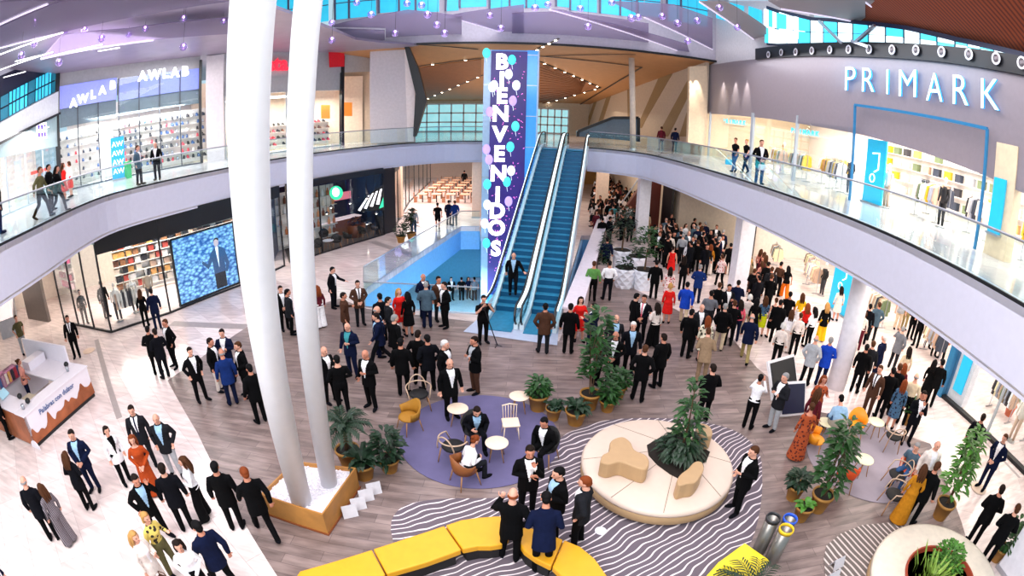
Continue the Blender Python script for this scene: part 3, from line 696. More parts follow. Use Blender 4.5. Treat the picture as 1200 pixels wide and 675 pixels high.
# interiors
struct(strip(MB(), [(-26.5, 17.5), (-19.5, 25.5), (-16.5, 31), (-12.5, 36.5)], 0, BOT, .1).build('wall_shop_back', m_shopwall))
lamp_panel((-18.6, 19.6, 4.2), (5, 1.2, .05), rz=.8); lamp_panel((-16.6, 22.6, 4.2), (5, 1.2, .05), rz=.8); lamp_panel((-15.4, 26.2, 4.2), (5, 1.2, .05), rz=1.1); lamp_panel((-20.8, 17.6, 4.2), (3, 1.2, .05), rz=.6)
warm = gm('f2e3d0', 'b5483c', '2c2c34', '9a6a48', 'f6f1ea', 'd9a05a', '6f4a3a', 'c9a890')
shelf_wall((-19.9, 18.6), (-16.2, 22.6), .1, 4.0, 9, 'box', 'in the left fashion shop window', 'small boxed article', warm, .4, s=.95)
shelf_wall((-16.3, 21.6), (-14.3, 25.4), 0.1, 4.0, 9, 'box', 'behind the blue picture screen', 'small boxed article', warm, .42, s=.95)
shelf_wall((-13.6, 27.0), (-11.2, 30.8), 0.1, 3.4, 5, 'bottle', 'seen between the two white poles', 'small bottle on lit shelves', gm('e8a070', 'd08050', 'f6e6d8', '7a4028', 'ffffff'), .4, s=1.3)
shelf_wall(tuple(at(60, 330, .5))[:2], tuple(at(84, 342, .5))[:2], .3, 3.2, 6, 'box', 'at the rear of the glass corner shop', 'pink or white boxed article', gm('d8487c', 'c83a60', 'f3d6dc', 'ffffff', 'a02848'), .45)
rack(tuple(at(152, 372))[:2], .9, 9, 'in the window of the left fashion shop', gm('f3ece2', 'e7ddd0', 'cfc4b4', '2c2c34', 'c9a890'), 0)
for i, (x, y, tc_, lab) in enumerate(((141, 380, 'f3ece2', 'mannequin in a pale cardigan in the left shop window, nearest the glass corner'), (160, 370, 'e9e4de', 'mannequin in a white coat in the left shop window, middle one'), (178, 362, 'b9a48c', 'mannequin in a tan coat in the left shop window, nearest the blue screen'))):
    mannequin(tuple(at(x, y-4))[:2]+(.02,), .6, lab, mat('goods_'+tc_, tc_), mat('goods_2c2c34'))
# blue picture screen with a man in a suit
qa = at(208, 359); qb = at(276, 332); dq = (qb-qa); nq = Vector((dq.y, -dq.x, 0)).normalized()
t = thing('picture_screen', 'large blue picture screen showing a man in a navy suit before blue rocks', 'screen', tuple(qa+nq*.35), math.atan2(dq.y, dq.x))
W_ = dq.length
mr = mat('rock_picture', '5aa6e0', .3, emit=.75, ecol='4f9fe2'); nt = mr.node_tree; vo = nt.nodes.new('ShaderNodeTexVoronoi'); vo.inputs['Scale'].default_value = 5.0; tcn = nt.nodes.new('ShaderNodeTexCoord'); mpn = nt.nodes.new('ShaderNodeMapping'); mpn.inputs['Scale'].default_value = (1, 1, 1.7)
nt.links.new(tcn.outputs['Object'], mpn.inputs['Vector']); nt.links.new(mpn.outputs['Vector'], vo.inputs['Vector']); rpn = nt.nodes.new('ShaderNodeValToRGB'); rpn.color_ramp.elements[0].color = lin('9fdcf8')+(1,); rpn.color_ramp.elements[1].color = lin('0f4f98')+(1,); rpn.color_ramp.elements[1].position = .8
nt.links.new(vo.outputs['Distance'], rpn.inputs['Fac']); nt.links.new(rpn.outputs['Color'], nt.nodes['Principled BSDF'].inputs['Emission Color']); nt.links.new(rpn.outputs['Color'], nt.nodes['Principled BSDF'].inputs['Base Color'])
MB().box((W_/2, 0, 1.62), (W_, .08, 2.95)).build('screen', mr, t)
mb = MB().box((W_/2, 0, .1), (W_+.1, .12, .1)).box((W_/2, 0, 3.14), (W_+.1, .12, .1)).box((0, 0, 1.62), (.08, .12, 3.1)).box((W_, 0, 1.62), (.08, .12, 3.1)); mb.build('frame', m_dark, t)
fx = W_*.70; sg = MB()
sg.extrude([(fx-.34, -.06, .95), (fx+.36, -.06, .95), (fx+.34, -.06, 1.5), (fx+.42, -.06, 1.25), (fx+.34, -.06, .9), (fx+.46, -.06, .88), (fx+.62, -.06, 1.25), (fx+.42, -.06, 2.02), (fx+.1, -.06, 2.2), (fx-.16, -.06, 2.2), (fx-.42, -.06, 1.98), (fx-.66, -.06, 1.5), (fx-.95, -.06, 1.75), (fx-1.0, -.06, 1.62), (fx-.66, -.06, 1.28), (fx-.38, -.06, 1.6)], (0, .03, 0)); sg.build('pictured_suit', mat('picture_navy', '2a4c74', .4, emit=.3, ecol='3a6ca4'), t)
MB().extrude([(fx-.33, -.055, .2), (fx+.33, -.055, .2), (fx+.33, -.055, .96), (fx-.33, -.055, .96)], (0, .03, 0)).build('pictured_trousers', mat('picture_dark', '141c2c', .4, emit=.1), t)
MB().extrude([(fx-.14, -.07, 2.2), (fx+.04, -.07, 2.2), (fx-.02, -.07, 1.2)], (0, .02, 0)).build('pictured_shirt', mat('picture_white', 'dff0ff', .4, emit=.8), t)
MB().ell((fx-.04, -.06, 2.4), (.15, .03, .2)).build('pictured_face', mat('picture_skin', 'c8b8b8', .4, emit=.5, ecol='b8b0c0'), t, True)
MB().ell((fx-.02, -.05, 2.52), (.16, .03, .11)).build('pictured_hair', mat('picture_hair', '20242c', .4), t, True)
# shop between the poles and the dark cafe
shopfront([(-12.9, 21.6), (-12.2, 24.4)], 0, LT, 'warm lit shopfront glimpsed between the two white poles', (1.8,), band=.6)
cf = [(-12.0, 24.9), (-10.9, 27.0), S4]
t, l0 = shopfront(cf, 0, LT, 'open dark cafe front with a green round sign and low chairs', (20,), band=.35)
struct(strip(MB(), [(-13.4, 25.2), (-15, 30), (-12, 35), (-8.9, 35)], 0, BOT, -.1).build('wall_cafe', mat('cafe_wall', '0f1c48', .5, var=.4, scale=.6)))
struct(MB().prism([(-12.2, 25.0), (-10.9, 27.1), (-8.5, 31.5), (-9, 35), (-12, 35), (-15, 30)], .0, .012).build('floor', mat('cafe_floor', '5d5450', .5, var=.3)))
struct(MB().box((-8.35, 32.2, 2.1), (.5, 1.5, 4.2), -.5).build('trim_11', m_dark))
cafec = Vector((-11.6, 31.5, 0))
t = thing('service_counter', 'long lit counter with a pale top inside the dark cafe', 'counter', (-11.8, 31.2, 0), 1.0)
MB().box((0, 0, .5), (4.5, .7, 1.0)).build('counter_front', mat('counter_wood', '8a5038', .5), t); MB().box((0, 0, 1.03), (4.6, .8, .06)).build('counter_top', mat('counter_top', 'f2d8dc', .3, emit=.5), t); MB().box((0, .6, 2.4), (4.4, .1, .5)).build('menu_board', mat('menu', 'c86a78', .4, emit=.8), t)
t = thing('round_sign', 'round glowing green and white sign hanging in the dark cafe', 'sign', tuple(aty(394, 226, 28.9)))
MB().cyl((0, -.04, 0), (0, .04, 0), .42, n=28).build('disc', mat('green_glow', '1f9a70', .4, emit=1.5, ecol='28c08a'), t)
MB().ell((0, -.07, .05), (.24, .03, .28)).build('emblem', mw, t, True)
MB().cyl((0, 0, .4), (0, 0, 1.0), .015, n=6).build('hanging_rod', m_dark, t)
t = thing('striped_panel', 'black and white striped slanting panel with a green corner in the dark cafe', 'panel', tuple(aty(437, 235, 30.5)))
mb = MB(); MB().extrude([(-1.1, 0, -.7), (.7, 0, -.6), (.7, 0, 1.0), (-.1, 0, .5)], (0, .05, 0)).build('backing', m_dark, t)
for k in range(4): mb.extrude([(-1.0+k*.4, -.02, -.6+k*.12), (-.85+k*.42, -.02, -.66+k*.14), (-.2+k*.27, -.02, .35+k*.13), (-.32+k*.27, -.02, .3+k*.13)], (0, .02, 0))
mb.build('stripes', mw, t); MB().extrude([(.4, -.03, -.5), (.68, -.03, -.4), (.68, -.03, .2)], (0, .02, 0)).build('green_corner', mat('green_glow'), t)
for i, (x, y) in enumerate(((383, 250), (388, 243), (410, 238), (430, 232), (441, 250), (430, 262))):
    p = aty(x, y, 28.6+i*.4); t = thing('pendant_lamp', 'small pendant lamp glowing in the dark cafe', 'pendant lamp', tuple(p), 0, 'pendant lamps in the dark cafe')
    MB().lathe([(.03, .14), (.13, 0), (.1, 0), (.02, .12)], n=12, closed=True).build('shade', mat('lamp_shade', '28304a', .4), t); MB().ell((0, 0, .0), (.06, .06, .06), nu=8, nv=6).build('bulb', mat('spot_glow'), t, True); MB().cyl((0, 0, .12), (0, 0, BOT-p.z), .01, n=5).build('cord', m_dark, t)
# far corridor
shopfront([(-8.1, 33.4), (-9.2, 44), (-9.6, 58)], 0, LT, 'row of warm shop windows along the left side of the far corridor', (3,), band=.6)
struct(strip(MB(), [(-9.3, 34.0), (-13, 45), (-13, 60)], 0, BOT, .1).build('wall_corridor', m_shopwall))
for i in range(3): lamp_panel((-10.9, 37+i*6, 4.2), (1.5, 3, .05))

# ------------------------------------------------------------------ far left kiosk shops (edge of the picture)
t = thing('white_display_counter', 'low white display counter with lettered grey front at the left edge', 'counter', tuple(at(12, 380)), 2.55)
MB().box((0, 0, .45), (4.6, 1.0, .9)).build('counter_body', mat('grey_counter', 'b8bcc4', .5), t); MB().box((0, 0, 1.3), (4.6, .9, .8)).build('glass_display', mat('display_glow', 'fbe8e4', .4, emit=.7, ecol='ffe4e0', var=.3, scale=3), t)
struct(strip(MB(), [(-30, 12), (-26.5, 17.5)], 0, BOT, .1).build('wall_shop_back', m_shopwall))
lamp_panel((-24.5, 14, 4.2), (4, 2, .05), rz=.5)

# ------------------------------------------------------------------ upper level, left: shops
UPT = 12.35
ax_ = lambda px, py, Y: aty(px, py, Y)
# facade polyline of the upper left shops, given by world points
UL = [(-17.5, 3.5), (-21.5, 11.8), (-24.8, 19.4), (-19.0, 27.0), (-17.6, 27.8), (-12.2, 35.0)]
c0_ = UL[2]; c1_ = UL[3]
tA, lA = shopfront([c0_, (-22.6, 22.9), c1_], UP, 11.6, 'double-height glass shopfront with glowing AWLAB letters on a lilac band', (1.3,), mc=mat('glass_rod', '4a5058', .4))
dA = (Vector(c1_)-Vector((-22.6, 22.9))); rzA = math.atan2(dA.y, dA.x); dA.normalize(); nA = Vector((dA.y, -dA.x))
def onA(u, z, off=.12): return Vector((-22.6, 22.9, 0))+Vector((dA.x*u+nA.x*off, dA.y*u+nA.y*off, z))
LA = 5.46
MB().bar(onA(.0, 10.9, -.1)-lA, onA(LA, 11.0, -.1)-lA, .1, 1.3).build('sign_band', mat('lilac_band', '8f98e6', .4, emit=.35, ecol='8a92f0'), tA)
pl = [atplane(x, y, onA(0, 0, .1), (nA.x, nA.y, 0)) for x, y in ((168, 89), (179, 88), (190, 87), (201, 85), (212, 84), (221, 83))]
pl = [atplane(x, y, onA(0, 0, .1), (nA.x, nA.y, 0)) for x, y in ((167, 89.5), (181, 88), (194, 86.5), (205, 85.5), (217, 84))]
for ch, p in zip('AWLAB', pl):
    me = text_mesh(ch, .8, .05, .04); me.materials.append(mat('sign_white', 'ffffff', .4, emit=1.4, ecol='f4f8ff'))
    T = Matrix((Vector((dA.x, dA.y, 0)), Vector((0, 0, 1)), Vector((nA.x, nA.y, 0)))).transposed().to_4x4(); T.translation = p-lA; me.transform(T); link(bpy.data.objects.new('letter', me), tA)
MB().bar(onA(.0, 9.8, -.25)-lA, onA(LA, 9.9, -.25)-lA, .1, .9).build('grey_blind', mat('grey_band', '7f8c94', .5), tA)
d2 = (Vector((-22.6, 22.9))-Vector(c0_)); d2.normalize(); n2 = Vector((d2.y, -d2.x))
def onB(u, z, off=.12): return Vector((c0_[0], c0_[1], 0))+Vector((d2.x*u+n2.x*off, d2.y*u+n2.y*off, z))
MB().bar(onB(.2, 9.9, -.2)-lA, onB(4.0, 9.9, -.2)-lA, .1, 1.2).build('grey_blind', mat('grey_band'), tA)
MB().bar(onB(.1, 11.0, .02)-lA, onB(4.0, 11.0, .02)-lA, .05, 1.3).build('sign_band', mat('lilac_band'), tA)
for ch, px_, py_ in (('A', 86, 121), ('W', 97, 116), ('L', 109, 111), ('A', 120, 106), ('B', 132, 100)):
    p = atplane(px_, py_, onB(0, 0, .1), (n2.x, n2.y, 0)); me = text_mesh(ch, .68, .04, .03); me.materials.append(mat('sign_white'))
    T = Matrix((Vector((d2.x, d2.y, 0)), Vector((0, 0, 1)), Vector((n2.x, n2.y, 0)))).transposed().to_4x4(); T.translation = p-lA; me.transform(T); link(bpy.data.objects.new('letter', me), tA)
struct(strip(MB(), [(-28.2, 23.0), (-25.0, 27.5), (-19.8, 31.5)], UP, 10.6, .1).build('wall_shop_back', m_shopwall))
lamp_panel((-23.6, 25.2, 9.6), (6, 2.2, .05), m_glowc, rz=.65); lamp_panel((-25.6, 22.6, 9.6), (3, 2, .05), m_glowc, rz=.7)
shoem = gm('2c2c34', '303848', 'c23b4a', '8a8f98', '3c5a8a', 'f2efe8', '101014')
shelf_wall((-24.4, 24.0), (-18.9, 29.4), UP+.1, 3.4, 7, 'shoe', 'on the rear wall of the upper left glass shop', 'sports shoe', shoem, .36, s=1.7)
shelf_wall((-27.0, 21.0), (-24.9, 23.4), UP+.1, 3.4, 6, 'shoe', 'in the left corner of the upper glass shop', 'sports shoe', shoem, .5, s=1.5)
t = thing('banner', 'tall blue roll-up banner with white writing inside the upper glass shop', 'banner', tuple(at(140, 211, UP)), rzA)
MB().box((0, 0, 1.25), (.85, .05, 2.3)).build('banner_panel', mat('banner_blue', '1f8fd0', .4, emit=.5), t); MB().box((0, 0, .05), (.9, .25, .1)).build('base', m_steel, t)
for k in range(4): word_obj('AW', .42, mw, (0, -.04, .5+k*.5), (1, 0, 0), (0, 0, 1), t)
o = MB().box((0, 0, .45), (.5, .4, .9)).box((0, 0, .92), (.54, .44, .05)).build('green_display_box', mat('green_box', '38a868', .5), loc=at(149, 209, UP)); tag(o, 'small green display box beside the blue banner on the upper level', 'display box')
# black corner frame between AWLAB and its left neighbour, pillar on its right
struct(MB().box((*c0_, 9.2), (.3, .5, 7.0), .9).build('trim_12', m_dark)); struct(MB().box((*c1_, 8.9), (.16, .3, 6.5), .5).build('trim_12', m_dark))
struct(MB().box((-18.2, 27.55, 9.0), (1.15, .5, 6.7), .5).build('wall_left_pier', mat('pier', 'cfc6ca', .5)))
# left neighbour
tB, lB = shopfront([UL[0], (-19.6, 7.6), UL[1], UL[2]], UP, 8.5, 'bright white upper shop at the far left with a square dotted sign', (2.2,), mc=mat('pale_frame', 'a8b0b8', .4))
dB = (Vector(UL[2])-Vector(UL[1])).normalized(); nB = Vector((dB.y, -dB.x))
pB = atplane(47, 154, (*UL[1], 0), (nB.x, nB.y, 0))+Vector((nB.x*.1, nB.y*.1, 0)); Xb = Vector((dB.x, dB.y, 0))
MB().bar(pB-Xb*.6-lB, pB+Xb*.6-lB, .06, .85).build('sign_plate', mw, tB)
for i in range(3):
    for j in range(2): MB().bar(pB+Xb*(-.5+i*.37)+Vector((nB.x*.05, nB.y*.05, .2-j*.4))-lB, pB+Xb*(-.28+i*.37)+Vector((nB.x*.05, nB.y*.05, .2-j*.4))-lB, .03, .22).build('sign_square', mat('violet_dot', '5a3fc0', .4, emit=.6), tB)
pr_ = atplane(48, 200, (*UL[1], 0), (nB.x, nB.y, 0)); MB().bar(pr_-Xb*1.2-lB, pr_+Xb*1.2-lB, .03, .16).build('red_lettering_strip', mat('red_text', 'd03a30', .4, emit=.5), tB)
struct(strip(MB(), [(-24, 3.5), (-26, 13), (-29, 20.5)], UP, 10.6, .1).build('wall_shop_back', m_shopwall))
lamp_panel((-23.6, 13.5, 9.4), (2, 9, .05), m_glowc, rz=.3)
# sloping white band above it, and clerestory of cyan panes over that
ULP = [UL[0], (-19.6, 7.6), UL[1], UL[2]]; FR = [-1.25, -.6, 0, 1.0]
zl = lambda a, b: (lambda i: a+(b-a)*FR[i])
strip_z = lambda off, a0, b0, a1, b1, th, name, m: struct(strip(MB(), offset(ULP, off), zl(a0, b0), zl(a1, b1), th).build(name, m))
strip_z(-.2, 8.74, 10.15, 9.5, 11.4, .3, 'wall_left_upper', mat('white_band', 'e4e8ea', .4))
strip_z(-.28, 8.64, 10.05, 8.76, 10.17, .3, 'trim_13', m_dark)
strip_z(-.1, 8.3, 8.3, 8.7, 10.1, .1, 'wall_left_upper', mat('glassy_teal', '9fb8bc', .3))
strip_z(.2, 9.4, 11.3, 11.6, 13.6, .1, 'wall_left_upper', mat('night_blue', '14183a', .5))
def onU(f):
    if f >= 0: a = Vector(UL[1]).lerp(Vector(UL[2]), f)
    else: a = Vector(UL[1]).lerp(Vector((-19.6, 7.6)), -f/.6) if f > -.6 else Vector((-19.6, 7.6)).lerp(Vector(UL[0]), (-f-.6)/.65)
    return Vector((a.x, a.y, 0))
k = 0; f = -1.1
while f < .97:
    wd = [.032, .032, .032, .05, .032, .09][k % 6]; a = onU(f); b = onU(f+wd); zb = 9.55+1.9*f; hh = .42+.14*f+.05
    for q in (0, 1):
        z0 = zb+q*(hh+.09); struct(MB().extrude([a+Vector((0, 0, z0)), b+Vector((0, 0, z0+1.9*wd)), b+Vector((0, 0, z0+hh+1.9*wd)), a+Vector((0, 0, z0+hh))], (-.03, .03, 0)).build('window_%d' % (60+k), m_cyan if k % 6 != 5 else mat('pane_teal', '1f7f98', .3, emit=.25)))
    f += wd+.014; k += 1
# red-sign shoe shop right of the pier
c2_, c3_ = UL[4], UL[5]
dC = (Vector(c3_)-Vector(c2_)).normalized(); nC = Vector((dC.y, -dC.x)); XC = Vector((dC.x, dC.y, 0))
def pC(px_, py_, off=.1): return atplane(px_, py_, (c2_[0]+nC.x*off, c2_[1]+nC.y*off, 0), (nC.x, nC.y, 0))
tC, lC = shopfront([c2_, c3_], UP, 9.7, 'bright upper shoe shop with a red script sign and a red square flag', (4.4,), mc=mat('pale_frame'))
a = pC(262, 62, -.1); b = pC(437, 48, -.1)
MB().add([pC(262, 60, 0)-lC, pC(436, 52, 0)-lC, pC(434, 84, 0)-lC, pC(262, 96, 0)-lC], [(0, 1, 2, 3)]).build('fascia_band', mat('grey_fascia', 'b8b6b8', .5), tC)
p = pC(325, 75, .15); me = text_mesh('ata', 1.35, .04, .04); me.materials.append(mat('red_sign', 'ff3048', .4, emit=.9, ecol='ff2840'))
T = Matrix((XC, Vector((0, 0, 1)), Vector((nC.x, nC.y, 0)))).transposed().to_4x4(); T.translation = p-lC; me.transform(T); link(bpy.data.objects.new('script_letters', me), tC)
P_ = [pC(x, y, .2)-lC for x, y in ((385, 59), (403, 58), (403, 78), (386, 79))]; MB().extrude(P_, (.03, .03, 0)).build('red_flag', mat('flag_red', 'd01020', .5, emit=.15), tC)
P_ = [pC(x, y, .2)-lC for x, y in ((416, 49), (429, 49), (428, 64), (416, 63))]; MB().extrude(P_, (.03, .03, 0)).build('grey_plate', mat('grey_plate', '8c8c94', .5), tC)
struct(strip(MB(), [(-21.5, 29.5), (-17.6, 36.5), (-12.0, 39.5)], UP, 11.0, .1).build('wall_shop_back', mat('shoe_shop_wall', 'fbe9d4', .6)))
lamp_panel((-16.8, 32.4, 9.5), (6, 2, .05), m_glow, rz=.9)
shelf_wall((-18.9, 31.0), (-13.8, 37.0), UP+.1, 2.2, 4, 'shoe', 'in the upper shoe shop with the red sign', 'dark or red shoe', gm('2c2c34', 'c23b4a', '6f4a3a', '101014', 'd8485c'), .36, s=1.5)
for (x, y) in ((381, 131), (407, 128)):
    P_ = [pC(x+dx, y+dy, -1.6) for dx, dy in ((-5, -8), (5, -8), (5, 8), (-5, 8))]; o = MB().extrude(P_, (.04, .04, 0)).build('poster', mat('orange_poster', 'e08838', .5, emit=.6)); tag(o, 'orange square poster in the upper shoe shop window', 'poster', 'orange posters in the shoe shop')
struct(MB().box((*c3_, 8.9), (.2, .35, 6.6), .9).build('trim_12', m_dark))
struct(strip(MB(), offset([c2_, c3_], .1), 9.7, 12.4, .3).build('wall_left_upper', mat('grey_fascia')))
struct(strip(MB(), offset([c0_, (-22.6, 22.9), c1_], .1), 11.6, 12.4, .3).build('wall_left_upper', mat('grey_fascia')))
# ceiling over the left walkway: mauve reflective panels with white light lines
m_mauve = mat('mauve_ceiling', '8f8294', .38, .1, var=.1, scale=.8)
struct(MB().prism([(-10.5, 3.5), (-10.5, 8), (-9.8, 14), (-9.6, 18), (-9.5, 24), (-9.5, 29.5), (-8.5, 31.5), (-6.5, 33.8), (-14, 40), (-36, 40), (-36, 3.5)], 12.4, 12.55).build('ceiling', m_mauve))
m_led = mat('led_line', 'ffffff', .5, emit=1.6)
for i, (a, b) in enumerate((((0, 82), (62, 61)), ((18, 72), (48, 65)), ((0, 92), (30, 84)), ((48, 69), (120, 52)), ((0, 64), (74, 38)), ((115, 60), (140, 56)))):
    A = at(*a, 11.98); B = at(*b, 11.98); o = MB().bar(A, B, .05, .04).build('light_line', m_led); tag(o, 'thin white light line in the mauve ceiling over the left walkway', 'light line', 'white light lines in the left ceiling')

# ------------------------------------------------------------------ right: PRIMARK facade
FX = 13.3
m_fac = mat('facade_grey', '91878e', .3, .15, var=.03)
UPo = [(855, 135), (900, 139), (950, 147), (1010, 158), (1100, 185), (1190, 222), (1200, 227)]
tops = [(829, 77), (860, 72), (900, 68), (950, 65.5), (1000, 66), (1050, 68), (1100, 72), (1150, 79), (1200, 88)]
bots = [(829, 133), (860, 135), (900, 139), (950, 147), (1010, 158), (1060, 172), (1100, 185), (1150, 204), (1200, 227)]
def fpoly(t_, b_, name, m, x=FX, th=.3):
    P = [atx(*p, x) for p in t_]; Q = [atx(*p, x) for p in b_]
    P.append(Vector((x, 3.0, P[-1].z-.15))); Q.append(Vector((x, 3.0, Q[-1].z-.1)))
    return MB().extrude(P+Q[::-1], (th, 0, 0)).build(name, m)
struct(fpoly(tops, bots, 'wall_right_facade', m_fac))
bandb = [(885, 70), (900, 68), (950, 65.5), (1000, 66), (1050, 68), (1100, 72), (1150, 79), (1200, 88)]
bandt = [(885, 57), (900, 55), (950, 51), (1000, 49), (1050, 50), (1100, 53), (1150, 58), (1200, 66)]
struct(fpoly(bandt, bandb, 'trim_14', m_dark, FX-.15, .5))
for i, (x, y) in enumerate(((901, 64), (916, 61.5), (933, 61), (952, 59.5), (973, 58.5), (995, 58), (1019, 58), (1046, 58.5), (1074, 59), (1104, 61), (1136, 64), (1168, 69), (1198, 74))):
    p = atx(x, y, FX-.2); t = thing('round_spotlight', 'round white-rimmed spotlight in the black band above the blue sign', 'spotlight', tuple(p), 0, 'round spotlights in the black band')
    MB().lathe([(.13, 0), (.17, .0), (.19, .05), (.13, .06)], n=20, closed=True).build('rim', m_white, t).rotation_euler = (0, -PI/2, 0)
    MB().lathe([(0, .02), (.12, .03), (.1, .05), (.05, .09), (0, .09)], n=16).build('lens', mat('lens', '70686c', .3, .5), t).rotation_euler = (0, -PI/2, 0)
# clerestory above the band: bright panes between mullions
ct = [(896, 10), (910, 15), (950, 24), (1000, 28), (1060, 35), (1120, 49), (1165, 59), (1200, 68)]
cb = [(896, 50), (910, 51), (950, 50), (1000, 49), (1060, 51), (1120, 55), (1165, 61.5), (1200, 69)]
mbw = MB(); P = [atx(*p, FX) for p in ct]; Q = [atx(*p, FX) for p in cb]
m_sky = mat('bright_pane', 'e8fbff', .3, emit=1.5, ecol='dff6ff'); m_sky2 = mat('cyan_pane', '48d0ea', .3, emit=1.1, ecol='3fcbe8')
for i in range(len(P)-1):
    n_ = 3
    for k in range(n_):
        a, b = P[i].lerp(P[i+1], k/n_), P[i].lerp(P[i+1], (k+.88)/n_); c, d = Q[i].lerp(Q[i+1], (k+.88)/n_), Q[i].lerp(Q[i+1], k/n_)
        mid = .55
        struct(MB().extrude([a, b, b.lerp(c, mid-.04), a.lerp(d, mid-.04)], (.04, 0, 0)).build('window_%d' % (100+i*3+k), m_sky2 if (i+k) % 2 else m_sky))
        struct(MB().extrude([a.lerp(d, mid), b.lerp(c, mid), c, d], (.04, 0, 0)).build('window_%d' % (130+i*3+k), m_sky if (i+k) % 3 else m_sky2))
struct(MB().extrude([p+Vector((.12, 0, .2)) for p in P]+[q+Vector((.12, 0, -.1)) for q in Q[::-1]], (.1, 0, 0)).build('wall_right_upper', mat('night_blue')))  # dark backing of the panes; the strip above them stands in for roof shade
mb = MB()
for a, b in (((960, 25), (986, 50)), ((1025, 30), (1003, 49)), ((998, 48), (1018, 55))): mb.bar(atx(*a, FX-.4), atx(*b, FX-.4), .12)
struct(mb.build('trim_15', m_steel))
# timber roof
wr = [(1015, 0), (1015, 28), (1060, 34), (1120, 47), (1165, 57), (1200, 66), (1200, 0)]
m_timber = stripe_mat('timber_roof', '8a3c18', '5c2410', PI/2*0+.15, 1.6, 1.5, .6)
TA = [atx(x, y, FX+.35)+Vector((0, 0, .12)) for x, y in ((1000, 27), (1030, 30), (1060, 35), (1090, 42), (1120, 49), (1165, 59), (1200, 68))]; TA.append(Vector((FX+.35, 3.0, 11.3)))
TB = [p+Vector((-9.5, 1.5, 4.2)) for p in TA]; mb = MB()
for i in range(len(TA)-1): mb.extrude([TA[i], TA[i+1], TB[i+1], TB[i]], (0, 0, .15))
struct(mb.build('ceiling', m_timber))
# PRIMARK letters with blue glowing sides
mP = mat('letter_face', 'e8fcff', .4, emit=1.1, ecol='b8f4ff'); mPs = mat('letter_side', '1f9fe8', .4, emit=1.0, ecol='1890e8')
tP = thing('shop_sign', 'large glowing blue PRIMARK lettering on the grey facade', 'sign', tuple(atx(1080, 110, FX)))
lP = Vector(tP.location)
tl = [(994, 80), (1016, 81), (1041, 82), (1067, 85), (1094, 87), (1129, 91), (1168, 97)]
bl = [(992, 105), (1025, 107), (1041, 110), (1066, 113), (1096, 118), (1127, 121), (1163, 130)]
cc = [((992, 79), (1004, 80.5), (991, 106)), ((1012, 80), (1026, 83), (1013, 107.5)), ((1041.5, 82), (1041.5, 82), (1041, 110.5)), ((1055, 82.5), (1075, 86), (1056, 113)), ((1087, 86), (1106, 90), (1087, 118)), ((1118, 88), (1136, 93), (1118, 122)), ((1151, 92.5), (1172, 97), (1151, 127))]
for ch, (a, b, c) in zip('PRIMARK', cc):
    A = atx(*a, FX-.12); B = atx(*b, FX-.12); C = atx(*c, FX-.12)
    hh = abs(A.z-C.z); me = text_mesh(ch, 1, .025, -.006)
    xs = [v.co.x for v in me.vertices]; ys = [v.co.y for v in me.vertices]
    w0 = max(xs)-min(xs); h0 = max(ys)-min(ys); wd = (B-A).length if ch != 'I' else w0*hh/h0*.9
    mid = (A+B)/2; 
    for v in me.vertices: v.co.x = (v.co.x-(max(xs)+min(xs))/2)*wd/w0; v.co.y = (v.co.y-(max(ys)+min(ys))/2)*hh/h0; v.co.z *= 1.6
    me.materials.append(mP); me.materials.append(mPs)
    for pl_ in me.polygons: pl_.material_index = 0 if pl_.normal.z > .7 else 1
    T = Matrix((Vector((0, -1, 0)), Vector((0, 0, 1)), Vector((-1, 0, 0)))).transposed().to_4x4(); T.translation = Vector((FX-.15, mid.y, (A.z+C.z)/2-(A.z-B.z)*.5*0))-lP; me.transform(T)
    link(bpy.data.objects.new('letter', me), tP)
area('sign_glow', (FX-.6, 14.5, 10.9), (0, R_(90), 0), 1.2, 9, 22, (.35, .75, 1.0)).rotation_euler = (0, R_(-90), 0)  # added area lamp throws the letters' blue halo on the facade
# blue entrance frame
mF = mat('frame_blue', '2f7fb0', .3, .2)
tF = thing('entrance_frame', 'tall thin blue portal frame standing around the shop entrance below the blue letters', 'portal frame', tuple(atx(1068, 260, 13.0)))
lF = Vector(tF.location); fa, fb, fc, fd = [atx(x, y, 13.0) for x, y in ((995, 237), (1002, 123), (1157, 151), (1142, 292))]
MB().bar(fa-lF, fb-lF, .08, .1).build('post', mF, tF); MB().bar(fd-lF, fc-lF, .08, .1).build('post', mF, tF); MB().bar(fb-lF, fc-lF, .1, .1).build('lintel', mF, tF)
# facade mullions and glass under the grey band
tG = thing('shopfront', 'glass front of the large clothing shop under the grey band on the upper right', 'shopfront', (FX, 20, UP))
for y0, y1 in ((34, 27.3), (27.0, 22), (22, 16.9), (9.5, 3)):
    zt = 8.6 if y0 > 20 else 7.8
    MB().box((0, (y0+y1)/2-20, (zt-UP)/2), (.02, y0-y1, zt-UP)).build('glass_panel', m_shopglass, tG)
for y0 in (34, 27.1, 22): MB().box((0, y0-20, 1.5), (.14, .3 if y0 == 27.1 else .1, 3.4)).build('mullion', mat('pale_frame'), tG)
struct(MB().box((22.6, 18, 7.6), (.2, 36, 4.2)).build('wall_shop_right', m_shopwall)); struct(MB().box((18, 35.2, 7.6), (10, .2, 4.2)).build('wall_shop_right', mat('shop_beige', 'd8c4a4', .6)))
struct(MB().box((18.2, 18, 9.5), (9.6, 36, .1)).build('ceiling', mat('shop_ceiling', 'f2e6da', .6)))
for i in range(7): lamp_panel((18.0, 5.5+i*4.4, 9.3), (6.5, .5, .06), m_glow, label='bright strip lamp in the ceiling of the upper clothing shop', group='strip lamps of the upper clothing shop')
area('shop_lamp', (17.6, 18, 9.2), (0, 0, 0), 7, 30, 2600, (1.0, .94, .88))
